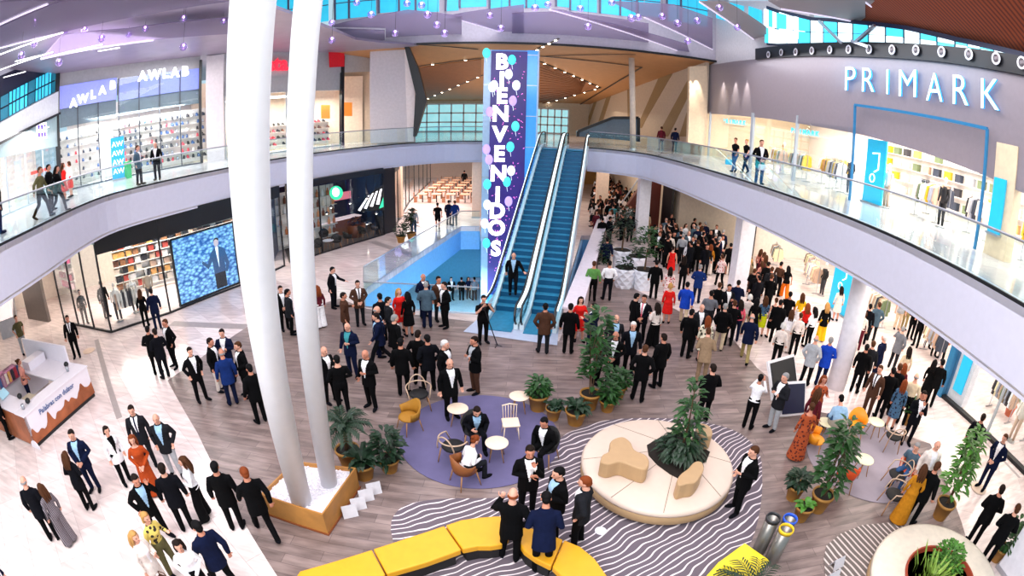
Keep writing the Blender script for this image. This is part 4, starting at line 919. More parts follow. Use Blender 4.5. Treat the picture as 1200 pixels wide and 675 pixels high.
for (x, y) in ((860, 143), (943, 155)):
    p = atx(x, y, 15.2); t = thing('small_shop_sign', 'small glowing blue PRIMARK sign hanging inside the %s window' % ('far' if x < 900 else 'middle'), 'sign', tuple(p), -PI/2+.35)
    MB().box((0, .03, -.26), (2.2 if x < 900 else 1.9, .03, .03)).build('rail', m_steel, t)
    letters('PRIMARK', .42 if x < 900 else .36, mat('sign_cyan', '28c4e8', .4, emit=1.0, ecol='30d0f0'), (0, -.02, 0), (1, 0, 0), (0, 0, 1), .36 if x < 900 else .3, t, extrude=.02, bold=.015)
# wall washers at the far end of the grey facade
for i, (x, y) in enumerate(((812, 80), (820, 80), (843, 80), (857, 79), (870, 78))):
    p = atx(x, y, 13.0) if i > 1 else aty(x, y, 33.9); l = bpy.data.lights.new('wall_washer', 'SPOT'); l.energy = 420; l.spot_size = R_(42); l.spot_blend = .6; l.color = (1, .94, .85); l.shadow_soft_size = .05
    o = bpy.data.objects.new('wall_washer', l); COL.objects.link(o); o.location = p+Vector((-.12, -.1, -.15)); o.rotation_euler = (0, R_(-9), 0) if i > 1 else (R_(9), 0, 0)
# teal banner panels
for (x, y, wd, h, z, lab, X) in ((1018, 262, 1.3, 2.6, UP, 'tall turquoise banner with white figures just inside the upper portal frame', 14.1), (1165, 268, .5, 1.6, UP+.6, 'narrow turquoise sign on the pillar right of the upper portal frame', 13.15), (985, 345, 1.7, 3.2, 0, 'turquoise panel at the ground-floor entrance behind the woman in a beige dress', 15.6)):
    p = atx(x, y, X); t = thing('banner', lab, 'banner', (X, p.y, z), -PI/2)
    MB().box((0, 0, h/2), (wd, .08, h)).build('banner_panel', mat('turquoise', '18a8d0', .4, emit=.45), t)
    MB().box((0, 0, .03), (wd+.05, .3, .06)).build('base', m_steel, t)
    if wd > 1: 
        MB().tube([(-.2, -.06, h*.78), (.25, -.06, h*.8), (.25, -.06, h*.55), (.0, -.06, h*.5)], .03, 5).build('white_figure', mw, t); MB().lathe([(.14, -.01), (.18, -.01), (.18, .01), (.14, .01)], (0, 0, 0), 18, True).build('white_ring', mw, t).location = (-.1, -.06, h*.4); t.children[-1].rotation_euler = (PI/2, 0, 0)
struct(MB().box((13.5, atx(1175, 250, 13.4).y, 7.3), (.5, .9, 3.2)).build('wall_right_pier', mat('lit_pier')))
# racks in the upper shop
mix = gm('f3ece2', 'e7ddd0', '2c2c34', 'c9a890', 'd9a05a', '6a7a58', 'b5b9c4', 'ffffff', '303848', 'e8c020')
for i, (x, y, rz, n, lab) in enumerate(((14.5, 25.8, 1.5, 10, 'by the far mullion of the upper clothing shop'), (14.3, 22.9, 1.55, 9, 'close behind the glass of the upper clothing shop'), (14.4, 19.8, 1.55, 8, 'close to the left post of the upper portal frame'), (15.0, 24.5, 1.45, 12, 'farthest left in the upper clothing shop'), (15.4, 21.8, 1.5, 12, 'left of the turquoise banner in the upper clothing shop'), (15.2, 17.2, 1.3, 10, 'just right of the turquoise banner in the upper shop'), (17.6, 20.0, 1.2, 12, 'deep in the upper shop behind the turquoise banner'), (15.4, 14.4, 1.6, 10, 'inside the upper portal frame'), (17.4, 15.5, 1.5, 12, 'deep inside the upper portal frame'), (16.2, 12.0, 1.4, 10, 'near the right post of the upper portal frame'), (15.2, 8.2, 1.6, 12, 'in the upper shop window at the right edge'), (18.5, 25, 1.3, 14, 'at the back left of the upper clothing shop'))):
    rack((x, y), rz, n, lab, mix, UP)
shelf_wall((19.5, 24), (19.9, 8), UP+.1, 2.9, 4, 'box', 'along the rear of the upper clothing shop', 'folded garment stack', mix, .8, s=1.2)
for i, (x, y, lab) in enumerate(((14.6, 18.9, 'mannequin in a dark jacket beside the turquoise banner on the upper level'), (14.4, 15.9, 'mannequin in a pale coat inside the upper portal frame'), (14.8, 12.9, 'black-clothed mannequin by the right half of the upper portal'), (15.2, 26.5, 'mannequin in a yellow top in the far upper shop window'))):
    mannequin((x, y, UP), -1.5, lab, gm('2c2c34', 'e7ddd0', '101014', 'e8c020')[i], gm('303848', 'c9a890', '101014', 'ffffff')[i])

# ------------------------------------------------------------------ ground-level clothing shop on the right
GX = 15.6
tH = thing('shopfront', 'glass front of the ground-floor clothing shop on the right with a dark sill', 'shopfront', (GX, 10, 0))
for y0, y1 in ((11.0, 8.3), (8.3, 5.6), (5.6, 2.5)): MB().box((0, (y0+y1)/2-10, 1.9), (.02, y0-y1, 3.8)).build('glass_panel', m_shopglass, tH)
for y0 in (8.3, 5.6): MB().box((0, y0-10, 1.9), (.12, .08, 3.8)).build('mullion', mat('pale_frame'), tH)
MB().box((-.05, -3.2, .06), (.25, 8.6, .12)).build('sill', m_dark, tH)
MB().box((0, 1.15, 2.1), (.5, .3, 4.2)).build('blue_post', mF, tH)
MB().box((.25, .45, 2.1), (.4, .9, 4.0)).build('white_pier', m_white, tH)
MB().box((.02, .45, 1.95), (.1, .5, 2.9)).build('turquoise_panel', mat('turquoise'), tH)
struct(MB().box((22.5, 16, 2.1), (.2, 28, 4.2)).build('wall_shop_right', m_shopwall)); struct(MB().box((18.5, 29.2, 2.1), (8.2, .2, 4.2)).build('wall_shop_right', m_shopwall))
for i in range(7): lamp_panel((18.6, 4.5+i*3.6, 4.25), (5, .5, .05), m_glow, label='bright strip lamp in the ceiling of the ground-floor clothing shop', group='strip lamps of the ground-floor clothing shop')
area('shop_lamp', (18.4, 15, 4.15), (0, 0, 0), 6, 24, 900, (1.0, .95, .88))
lt = gm('f3ece2', 'd8c8b0', 'ffffff', 'c9a890', '8f7a5c', 'a0a4b0', 'efe2b8', '2c2c34', '6a7a58', '303848')
for i, (x, y, rz, n, lab) in enumerate(((15.6, 26.6, 1.2, 12, 'in the far corner of the ground-floor shop'), (17.0, 24.6, 1.2, 14, 'second from the far corner of the ground-floor shop'), (16.0, 22.8, 1.4, 12, 'nearest the row column in the ground-floor shop'), (17.2, 20.6, 1.4, 13, 'by the cream coat in the ground-floor shop'), (18.6, 22.6, 1.2, 12, 'at the far back of the ground-floor shop'), (17.2, 18.2, 1.5, 12, 'left of the ground-floor turquoise panel'), (17.8, 14.2, 1.3, 12, 'deep behind the ground-floor entrance'), (17.6, 9.2, 1.5, 10, 'behind the ground-floor window by the tall plant'), (17.2, 6.6, 1.4, 12, 'in the ground-floor window at the right edge'))):
    rack((x, y), rz, n, lab, lt)
shelf_wall((20.8, 22), (21, 5), .1, 3.2, 5, 'box', 'along the rear of the ground-floor clothing shop', 'folded garment stack', lt, .85, s=1.3)
for i, (x, y, lab) in enumerate(((16.1, 21.8, 'mannequin in a black coat at the ground-floor shop opening by the row column'), (16.4, 18.9, 'mannequin in a pale yellow coat in the ground-floor shop'), (16.6, 7.6, 'mannequin in beige in the ground-floor window on the right'), (16.5, 5.9, 'mannequin in a blue-grey coat in the ground-floor window at the right edge'))):
    mannequin((x, y, 0), -1.5, lab, gm('101014', 'efe2b8', 'e7ddd0', '5a8ab0')[i], gm('2c2c34', 'f3ece2', 'c9a890', '303848')[i])

# ------------------------------------------------------------------ hanging sails and glass globes
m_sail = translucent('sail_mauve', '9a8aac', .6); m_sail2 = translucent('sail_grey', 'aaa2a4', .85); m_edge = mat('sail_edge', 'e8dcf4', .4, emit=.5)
def sail(pxs, z, label, m, dz=0):
    P = [at(x, y, z) for x, y in pxs] if not hasattr(z, '__len__') else [at(x, y, zz) for (x, y), zz in zip(pxs, z)]
    c = sum(P, Vector())/len(P); t = thing('ceiling_sail', label, 'ceiling sail', tuple(c))
    MB().extrude([p-c for p in P], (0, 0, .04)).build('panel', m, t)
    MB().bar(P[0]-c, P[1]-c, .08, .08).build('edge_rail', m_edge, t)
    for p in P[:2]: MB().cyl(p-c, p-c+Vector((0, 0, 3 if z > 12.5 else 12.4-z)), .015, n=5).build('hanging_wire', m_steel, t)
S_ = [([(0, 28), (56, 4), (70, 1), (0, 2)], 12.15, 'translucent mauve ceiling sail in the top left corner', m_sail),
 ([(0, 56), (74, 38), (180, 16), (268, 2), (70, 2), (0, 32)], 12.2, 'long mauve ceiling sail above the left walkway, second from the corner', m_sail),
 ([(48, 69), (180, 47), (268, 40), (268, 21), (150, 34), (74, 41)], 12.05, 'mauve ceiling sail right above the AWLAB glass shop', m_sail),
 ([(318, 53), (451, 57), (451, 36), (318, 34)], 12.9, 'mauve ceiling sail just right of the two white poles', m_sail),
 ([(452, 50), (541, 53), (541, 19), (478, 12), (380, 32), (452, 33)], 13.1, 'large mauve ceiling sail left of the welcome tower', m_sail),
 ([(523, 19), (614, 46), (614, 6), (545, 15)], 13.3, 'mauve ceiling sail above the top of the welcome tower', m_sail),
 ([(644, 11), (809, 65), (805, 52), (700, 24), (660, 12)], 12.9, 'narrow translucent ceiling sail right of the welcome tower', m_sail),
 ([(755, 20), (835, 58), (835, 22), (790, 6), (715, 2)], 13.3, 'mauve triangular ceiling sail above the slim pale post', m_sail),
 ([(600, 43), (760, 55), (760, 28), (660, 14), (600, 16)], 13.2, 'broad mauve ceiling sail over the back bulkhead', m_sail),
 ([(820, 2), (898, 57), (898, 32), (865, 10), (850, 2)], 13.4, 'pale ceiling sail meeting the end of the black spotlight band', m_sail2),
 ([(915, 10), (1014, 28), (1014, 1), (900, 1)], 13.2, 'opaque grey ceiling sail above the cyan windows', m_sail2),
 ([(1012, 1), (1052, 29), (1052, 1)], 13.3, 'small pointed grey ceiling sail in front of the timber roof', m_sail2),
 ([(1094, 1), (1096, 27), (1100, 15), (1100, 1)], 13.4, 'narrow grey ceiling sail hanging edge-on before the timber roof', m_sail2),
 ([(1178, 3), (1184, 41), (1200, 34), (1200, 2)], 13.2, 'grey ceiling sail at the top right corner', m_sail2)]
for s in S_: sail(*s)
GL = [(41, 25), (76, 37), (40, 51), (25, 65), (90, 29), (99, 35), (119, 45), (151, 40), (170, 34), (215, 22), (215, 55), (262, 25), (69, 73), (112, 1), (389, 27), (389, 47), (435, 17), (418, 3), (477, 4), (494, 6), (501, 17), (463, 39), (512, 29), (521, 39), (574, 18), (587, 33), (627, 9), (642, 5), (680, 10), (689, 31), (740, 21), (748, 20), (776, 19), (794, 27), (806, 48), (817, 24), (843, 9), (864, 32), (717, 3)]
gg = glassmat('globe_glass', 'e2d2fa', .5); gb = mat('globe_bulb', 'f0d8ff', .4, emit=9, ecol='d8a8ff')
gp = None
for i, (x, y) in enumerate(GL):
    p = atr(x, y, 19.0+(i*37 % 10)*.35)
    if gp is None:
        gp = thing('glass_globe_lamp', 'small violet glass globe lamp hanging high under the atrium roof', 'globe lamp', tuple(p), 0, 'violet glass globes under the atrium roof')
        MB().ell((0, 0, 0), (.15, .15, .15), nu=16, nv=10).build('globe', gg, gp, True); MB().ell((0, 0, .07), (.045, .045, .05), nu=8, nv=6).build('bulb', gb, gp, True)
        MB().cyl((0, 0, .15), (0, 0, 4), .006, n=4).build('cord', m_dark, gp)
    else: dup(gp, tuple(p))
# ------------------------------------------------------------------ rugs
def rug(pts, label, m, z=.014):
    o = MB().prism(pts, z-.006, z+.004).build('rug', m); tag(o, label, 'rug'); return o
def circ(c, r, n=56): return [(c[0]+r*math.cos(2*PI*k/n), c[1]+r*math.sin(2*PI*k/n)) for k in range(n)]
m_stripe = stripe_mat('striped_rug', '675c66', 'ecdfe2', -.55, 2.15, 10.0, .91, .5)
rp_ = [(458, 622), (461, 606), (478, 592), (520, 585), (590, 583), (612, 568), (628, 545), (648, 522), (672, 505), (720, 492), (800, 492), (860, 505), (888, 530), (893, 560), (890, 600), (878, 640), (852, 675), (760, 720), (600, 735), (520, 700), (470, 660)]
rl = [tuple(at(*p))[:2] for p in rp_]; rug(smooth_line(rl+[rl[0]], 5)[:-1], 'large wavy-striped grey and white rug under the round bench and yellow benches', m_stripe)
rug(circ((-.72, 10.45), 2.0), 'round violet rug under the small tables left of the centre', mat('violet_rug', '666088', .95, var=.08, scale=2, bump=.1), .018)
rc = at(1017, 537); rug(circ((rc.x, rc.y), 1.95), 'round pale grey-lilac rug under the orange and red chairs on the right', mat('grey_rug', '9d939e', .95, var=.06, scale=2, bump=.1), .018)
rug([tuple(at(*p))[:2] for p in ((965, 655), (968, 640), (985, 626), (1010, 616), (1042, 613), (1070, 620), (1120, 650), (1130, 690), (1060, 735), (985, 715), (968, 690))], 'small striped rug with white folded cards by the near right round bench', stripe_mat('striped_rug_small', '6f6460', 'd9ccc6', 1.35, 2.2, 2.0, .78, .5), .018)
# ------------------------------------------------------------------ benches
m_cream = mat('bench_cream', 'dcc6b6', .45, var=.02); m_side = mat('bench_side', 'b8966e', .5, var=.03); m_yel = mat('bench_yellow', 'e6a41c', .45, var=.03); m_yel2 = mat('bench_lemon', 'f0d828', .45, var=.03); m_seam = mat('seam', '8c7a68', .7)
BC = Vector((3.40, 8.86, 0))
t = thing('round_bench', 'large round cream bench island with two beige backrests and a plant bed', 'bench', tuple(BC))
RB = 1.77; ri = .62; po = Vector((.42, .35, 0))
MB().cyl((0, 0, 0), (0, 0, .12), RB-.12, n=64).build('plinth', mat('plinth_dark', '2c2420', .6), t, True)
MB().lathe([(RB-.03, .1), (RB, .14), (RB, .3), (RB-.04, .36)], n=72).build('side_panel', m_side, t, True)
MB().lathe([(RB-.01, .33), (RB+.01, .38), (RB-.02, .44), (RB-.07, .46), (0.01, .46)], n=72).build('seat_top', m_cream, t, True)
for k, a in enumerate((-100, -52, -8, 30, 78, 118, 175, 222)):
    A = po+Vector((math.cos(R_(a))*.5, math.sin(R_(a))*.5, .462)); B = Vector((math.cos(R_(a))*(RB-.03), math.sin(R_(a))*(RB-.03), .462))
    MB().bar(A, B, .014, .004).build('seam', m_seam, t)
bed = [tuple((at(x, y, .46)-BC)[:2]) for x, y in ((758, 522), (775, 512), (800, 508), (815, 520), (832, 530), (828, 540), (812, 552), (797, 562), (785, 556), (770, 545), (760, 534))]
MB().prism(bed, .40, .475).build('plant_bed', mat('soil', '1c130c', .9), t)
def blob(pxs, z0, z1, name):
    P = [tuple((at(x, y, z1)-BC)[:2]) for x, y in pxs]; P = smooth_line(P+[P[0]], 5)[:-1]
    MB().prism(P, z0, z1).build(name, m_side, t, bevel=.03)
blob([(703, 541), (706, 533), (714, 528), (715, 518), (722, 513), (731, 512), (739, 518), (744, 527), (757, 533), (761, 542), (756, 550), (741, 546), (727, 541), (713, 544)], .46, .86, 'backrest')
blob([(793, 563), (797, 556), (806, 549), (814, 541), (822, 541), (825, 548), (822, 556), (815, 565), (805, 567), (796, 569)], .46, .86, 'backrest')
blob([(815, 503), (820, 496), (830, 498), (835, 505), (833, 511), (822, 510)], .46, .86, 'backrest')
# near right round bench
C2 = Vector((8.55, 3.68, 0))
t = thing('round_bench', 'cream ring bench around green plants at the bottom right corner', 'bench', tuple(C2))
MB().cyl((0, 0, 0), (0, 0, .12), 1.66, n=56).build('plinth', mat('plinth_dark'), t, True)
MB().lathe([(1.75, .1), (1.78, .14), (1.78, .36)], n=64).build('side_panel', m_side, t, True)
MB().lathe([(.95, .3), (.95, .47), (1.0, .49), (1.7, .47), (1.78, .44), (1.79, .35), (1.7, .33)], n=64, closed=True).build('seat_top', mat('bench_white', 'e6dac8', .45), t, True)
MB().cyl((0, 0, .3), (0, 0, .4), .96, n=40).build('plant_bed', mat('soil'), t)
MB().lathe([(.9, .4), (.93, .52), (.97, .52), (.97, .4)], n=40).build('planter_rim', mat('redbrown_rim', 'a8442a', .6), t)
# yellow benches
def poly_bench(pxs, mods, label, m, z=.45):
    P = [at(x, y, z) for x, y in pxs]; c = sum(P, Vector())/len(P); c.z = 0; t = thing('bench', label, 'bench', tuple(c))
    for k, md in enumerate(mods):
        Q = [at(x, y, z)-c for x, y in md]; mc_ = sum(Q, Vector())/len(Q)
        Q = [mc_+(q-mc_)*.992 for q in Q]
        MB().prism([(q.x, q.y) for q in Q], .3, z).build('seat_cushion', m, t, bevel=.025)
        Q2 = [mc_+(q-mc_)*.86 for q in Q]; MB().prism([(q.x, q.y) for q in Q2], 0, .3).build('base', mat('bench_base', '1a1618', .7), t)
    return t
poly_bench([(351, 668), (592, 604), (592, 632), (453, 675)], [[(330, 700), (351, 669), (436, 643.5), (452, 673), (425, 700)], [(437, 643), (480, 629), (521, 615.5), (541, 644), (500, 659), (453, 672.5)], [(522, 615), (540, 609), (560, 606), (580, 604.5), (596, 604), (600, 618), (596, 631), (588, 638), (575, 640), (560, 640), (542, 643.5)]], 'long angular yellow bench running in three cushions from the bottom edge', m_yel)
poly_bench([(615, 622), (740, 700)], [[(606, 612), (650, 628), (660, 632), (646, 664), (628, 655), (614, 645), (606, 632)], [(661, 632), (680, 640), (697, 654), (712, 675), (722, 700), (678, 700), (664, 680), (647, 664)]], 'yellow bench in front of the huddled men, bottom centre', m_yel)
poly_bench([(873, 635), (903, 656), (830, 675)], [[(873, 635.5), (902.5, 656), (876, 685), (850, 700), (826, 676), (842, 658)]], 'square lemon-yellow bench by the three litter bins', m_yel2)
# ------------------------------------------------------------------ plants
greens = [mat('leaf_green', '214a1a', .5, var=.35, scale=9), mat('leaf_dark', '14301a', .5, var=.35, scale=9), mat('leaf_light', '4c842c', .5, var=.3, scale=9), mat('leaf_yellow', '8fae4a', .5, var=.3, scale=9)]
def leaf(mb, p, d, L, W, droop=.3):
    d = d.normalized(); s = d.cross(Vector((0, 0, 1)));
    if s.length < .1: s = Vector((1, 0, 0))
    s.normalize(); up = s.cross(d)
    a = p; b = p+d*L*.35+up*L*.05; c = p+d*L*.7-Vector((0, 0, L*droop*.35)); e = p+d*L-Vector((0, 0, L*droop))
    mb.add([a, b+s*W, b-s*W, c+s*W*.85, c-s*W*.85, e, b+up*(-W*.25), c+up*(-W*.25)], [(0, 1, 6), (0, 6, 2), (1, 3, 7, 6), (6, 7, 4, 2), (3, 5, 7), (7, 5, 4)])
def bush(mb, c, R, H, n, L, W, rg, up=.3, droop=.3):
    for i in range(n):
        a = rg.random()*2*PI; r = R*math.sqrt(rg.random())*.75; z = H*rg.random()
        k = 1-abs(z/H-.45)*.9; p = Vector((c[0]+math.cos(a)*r*k, c[1]+math.sin(a)*r*k, c[2]+z)); d = Vector((math.cos(a), math.sin(a), up+rg.uniform(-.4, .6)))
        leaf(mb, p, d, L*rg.uniform(.7, 1.2), W*rg.uniform(.7, 1.2), droop)
def fronds(mb, c, n, L, rg, spread=1.0, w=.02, z0=.3):
    for i in range(n):
        a = 2*PI*i/n+rg.uniform(-.2, .2); e = rg.uniform(.35, 1.3); prev = Vector(c); pts = [prev]
        for k in range(1, 6):
            t_ = k/5; pts.append(Vector((c[0]+math.cos(a)*L*t_*math.cos(e)*spread, c[1]+math.sin(a)*L*t_*math.cos(e)*spread, c[2]+L*t_*math.sin(e)-L*.45*t_*t_)))
        mb.tube(pts, [.012, .01, .009, .008, .006, .003], 4)
        for k in range(1, 6):
            for sd in (-1, 1):
                d = (pts[k]-pts[k-1]).normalized(); s = Vector((-math.sin(a), math.cos(a), 0))*sd
                for q in (0, .5): leaf(mb, pts[k-1].lerp(pts[k], q), d*.8+s*.8, L*.3, w, .35)
def pot_plant(loc, kind, label, pr=.24, ph=.42, H=1.0, R=.4, mpot=None, green=0, seed=1, name='potted_plant'):
    rg = random.Random(seed); t = thing(name, label, 'potted plant', tuple(loc))
    mp_ = mpot or mat('terracotta', 'a87634', .6, var=.12, scale=4)
    MB().lathe([(pr*.7, 0), (pr*.98, ph*.85), (pr*1.08, ph*.86), (pr*1.1, ph), (pr*.96, ph), (pr*.94, ph*.9), (pr*.66, .03)], n=24, caps=False).build('pot', mp_, t, True)
    MB().cyl((0, 0, ph*.86), (0, 0, ph*.92), pr*.95, n=20).build('soil', mat('soil'), t)
    mb = MB()
    if kind == 'bush': bush(mb, (0, 0, ph*.95), R, H, int(70+H*120), .26, .055, rg)
    elif kind == 'tall':
        sb = MB()
        for k in range(4): sb.tube([(rg.uniform(-.06, .06), rg.uniform(-.06, .06), ph*.9), (rg.uniform(-.15, .15), rg.uniform(-.15, .15), ph+H*.5), (rg.uniform(-.22, .22), rg.uniform(-.22, .22), ph+H*.9)], [.02, .016, .008], 5)
        sb.build('stem', mat('stem_brown', '5a4028', .7), t)
        for k in range(5):
            z = ph+H*(.12+.18*k); bush(mb, (rg.uniform(-.1, .1), rg.uniform(-.1, .1), z), R*(1-.1*k), H*.28, 55, .3, .06, rg)
    elif kind == 'palm': 
        MB().tube([(0, 0, ph*.9), (.03, 0, ph+H*.45)], [.06, .045], 8).build('trunk', mat('stem_brown'), t, True)
        fronds(mb, (.03, 0, ph+H*.45), 16, H*.55, rg, w=.026)
    elif kind == 'leafy':
        for k in range(26):
            a = rg.random()*6.3; leaf(mb, Vector((math.cos(a)*.05, math.sin(a)*.05, ph*.95)), Vector((math.cos(a), math.sin(a), rg.uniform(.5, 2.4))), H*rg.uniform(.6, 1), .07, .5)
    mb.build('foliage', greens[green], t)
    return t
for a in (((630, 480), 'bush', 'leafy plant in a terracotta pot, leftmost of the pot group in the centre', .27, .5, .45, .33, 0),
          ((648, 491), 'leafy', 'small pointed-leaf plant in a pot beside the leftmost pot of the central group', .2, .36, .5, .3, 1),
          ((674, 496), 'leafy', 'broad-leafed plant in the nearest pot of the central group', .27, .42, .7, .4, 1),
          ((690, 478), 'tall', 'tallest bushy plant of the central pot group beside the bald man', .27, .5, 2.1, .55, 0),
          ((711, 481), 'bush', 'low leafy plant in the near right pot of the central group', .22, .34, .45, .3, 0),
          ((724, 465), 'bush', 'leafy plant in the rearmost right pot of the central group', .22, .36, .45, .35, 0),
          ((410, 545), 'palm', 'palm in a tan pot behind the pebble planter', .27, .5, 1.35, .5, 1),
          ((428, 559), 'leafy', 'dark spreading plant in the nearest pot right of the pebble planter', .26, .42, .85, .45, 1),
          ((457, 551), 'bush', 'dense dark bush in a pot between the pebble planter and the violet rug', .24, .36, .75, .42, 1),
          ((928, 584), 'bush', 'short plant in the rear left pot near the litter bins', .22, .42, .3, .28, 1),
          ((937, 608), 'leafy', 'short light-leafed plant in the nearest pot by the litter bins', .22, .4, .35, .25, 2),
          ((957, 597), 'tall', 'tall full plant in a pot between the bins and the pale round rug', .27, .5, 1.7, .5, 0),
          ((1100, 606), 'tall', 'tall broad green plant in a tan pot beyond the ring bench', .28, .5, 1.8, .5, 2),
          ((1166, 655), 'bush', 'green plant in a tan pot in the bottom right corner beside the walking men', .24, .4, .8, .35, 0),
          ((1062, 497), 'bush', 'small plant in a yellow pot behind the hoop chair on the pale rug', .2, .45, .4, .25, 0),
          ((482, 280), 'tall', 'dark shrub in a tub by the black cafe column', .28, .4, 1.3, .5, 1),
          ((470, 284), 'bush', 'low dark shrub in a tub under the black cafe column', .28, .4, .8, .5, 1)):
    pot_plant(at(*a[0]), a[1], a[2], a[3], a[4], a[5], a[6], None, a[7], seed=int(a[0][0]))
pot_plant(Vector((18.2, 9.0, 0)), 'tall', 'tall green plant in an orange pot inside the ground-floor shop window', .25, .45, 2.0, .55, mat('orange_pot', 'd8663a', .6), 2, 77)
# bench plants
rg = random.Random(9); c = at(797, 532, .5); t = thing('bench_plant', 'large dark leafy plant growing from the middle of the round bench', 'plant', (c.x, c.y, .475))
mb = MB(); bush(mb, (0, 0, 0), .62, .5, 200, .34, .05, rg, .3, .6); mb.build('foliage', greens[1], t)
mb = MB(); bush(mb, (.1, .12, .4), .4, .9, 110, .32, .05, rg, .5, .5); bush(mb, (.05, .1, 1.1), .2, .8, 45, .28, .045, rg, .9, .4); mb.build('foliage', greens[0], t)
MB().tube([(0, 0, 0), (.08, .1, .8), (.05, .12, 1.7)], [.03, .02, .01], 6).build('stem', mat('stem_brown'), t)
t = thing('bench_plant', 'long-leafed plant with dark blades in the ring bench, left side', 'plant', (8.25, 3.75, .4)); mb = MB()
for k in range(90):
    a = rg.random()*6.3; r = rg.random()*.5; leaf(mb, Vector((math.cos(a)*r, math.sin(a)*r, 0)), Vector((math.cos(a)*.5, math.sin(a)*.5, 1.4)), rg.uniform(.4, .8), .03, .2)
mb.build('foliage', greens[3], t)
t = thing('bench_plant', 'bright green curly plant in the ring bench, right side', 'plant', (8.85, 3.95, .4)); mb = MB(); bush(mb, (0, 0, 0), .6, .6, 420, .14, .04, rg, .6, .3); mb.build('foliage', greens[2], t)
t = thing('palm_plant', 'dark spiky palm fronds in front of the lemon-yellow bench', 'plant', tuple(at(872, 710))); mb = MB(); fronds(mb, (0, 0, .45), 16, .9, rg, w=.016); mb.build('foliage', greens[1], t); MB().lathe([(.18, 0), (.26, .42), (.28, .46), (.22, .46)], n=20).build('pot', mat('terracotta'), t, True)
# white faceted planters
def facet_planter(loc, s, h, label, kind, seed, H):
    t = thing('faceted_planter', label, 'planter', tuple(loc)); mb = MB(); n = 8; rows = 5; base = len(mb.v)
    for r in range(rows+1):
        z = h*r/rows; rr = s*(.80+.2*r/rows)
        for k in range(n*2):
            an = PI*k/n; bump = 1.06 if (k+r) % 2 else .94; mb.v.append((math.cos(an)*rr*bump, math.sin(an)*rr*bump, z))
    for r in range(rows):
        for k in range(n*2):
            a = r*n*2+k; b = r*n*2+(k+1) % (n*2); c_ = b+n*2; d = a+n*2
            mb.f += [(a, b, c_), (a, c_, d)] if (k+r) % 2 else [(a, b, d), (b, c_, d)]
    mb.build('planter_body', mat('planter_white', 'eef0fa', .4, var=.01), t)
    MB().cyl((0, 0, h-.06), (0, 0, h-.02), s*.93, n=16).build('soil', mat('soil'), t)
    rg = random.Random(seed); mb = MB(); 
    if H > 1: MB().tube([(0, 0, h-.05), (.05, 0, h+H*.5)], [.05, .03], 6).build('trunk', mat('stem_brown'), t); bush(mb, (0, 0, h+H*.3), .8, H*.7, 220, .3, .07, rg)
    else: bush(mb, (0, 0, h), .4, H, 60, .3, .06, rg)
    mb.build('foliage', greens[kind], t)
facet_planter(at(731, 336), .52, .95, 'white faceted planter with a small plant, nearest left of the planter cluster', 1, 1, .4)
facet_planter(at(753, 338), .52, .95, 'white faceted planter with a broad green tree, nearest right of the planter cluster', 0, 2, 1.9)
facet_planter(at(727, 314), .5, 1.0, 'white faceted planter with a slim dark tree at the rear of the planter cluster', 1, 3, 2.2)
facet_planter(at(745, 321), .5, .95, 'low white faceted planter hidden in the middle of the planter cluster', 1, 4, .3)
# shrub row behind the parapet
t = thing('shrub_trough', 'dark shrubs in a long trough behind the parapet beside the escalators', 'planter', tuple(at(706, 318)), -.23)
MB().box((0, 1.4, .25), (.45, 4.2, .5)).build('trough', mat('trough', 'c9b8b8', .5), t); mb = MB()
for k in range(6): bush(mb, (0, -.4+k*.7, .5), .35, 1.0, 60, .26, .05, rg)
mb.build('foliage', greens[1], t)
# ------------------------------------------------------------------ chairs and tables
m_hoop = mat('hoop_wood', 'c8ab92', .4); m_cush = mat('black_cushion', '0b0a0c', .7); m_mus = mat('mustard', 'a8741a', .7); m_brn = mat('brown_leather', '8a4f24', .55); m_or = mat('orange_shell', 'f09a1c', .5); m_rd = mat('orange_red', 'e8521c', .55); m_leg = mat('chair_leg_wood', 'a87850', .5); m_pale = mat('pale_table', 'f4dcc4', .4)
def hoop_chair(loc, rz, label):
    t = thing('hoop_armchair', label, 'chair', tuple(loc), rz)
    MB().lathe([(0.02, .40), (.24, .41), (.27, .45), (.24, .48), (.02, .485)], n=24).build('seat_cushion', m_cush, t, True)
    for (x, y) in ((-.22, -.2), (.22, -.2), (-.2, .2), (.2, .2)): MB().tube([(x, y, .42), (x*1.3, y*1.35, 0)], [.018, .014], 8).build('leg', m_leg, t, True)
    arc = [(math.cos(R_(a))*.34, math.sin(R_(a))*.32, .44+.22*math.sin(R_(max(0, min(180, a+30)*.85)))) for a in range(-30, 211, 12)]
    arc = [(math.cos(R_(a))*.34, math.sin(R_(a))*.33, .66+.02*math.sin(R_(a))) for a in range(-25, 206, 11)]
    MB().tube([(.27, -.22, .42)]+arc+[(-.27, -.22, .42)], .018, 8).build('arm_hoop', m_hoop, t, True)
    back = [(math.cos(R_(a))*.24, .27+.06*math.sin(R_(a)), .45+.42*math.sin(R_(a))) for a in range(0, 181, 12)]
    MB().tube(back, .017, 8).build('back_hoop', m_hoop, t, True); return t
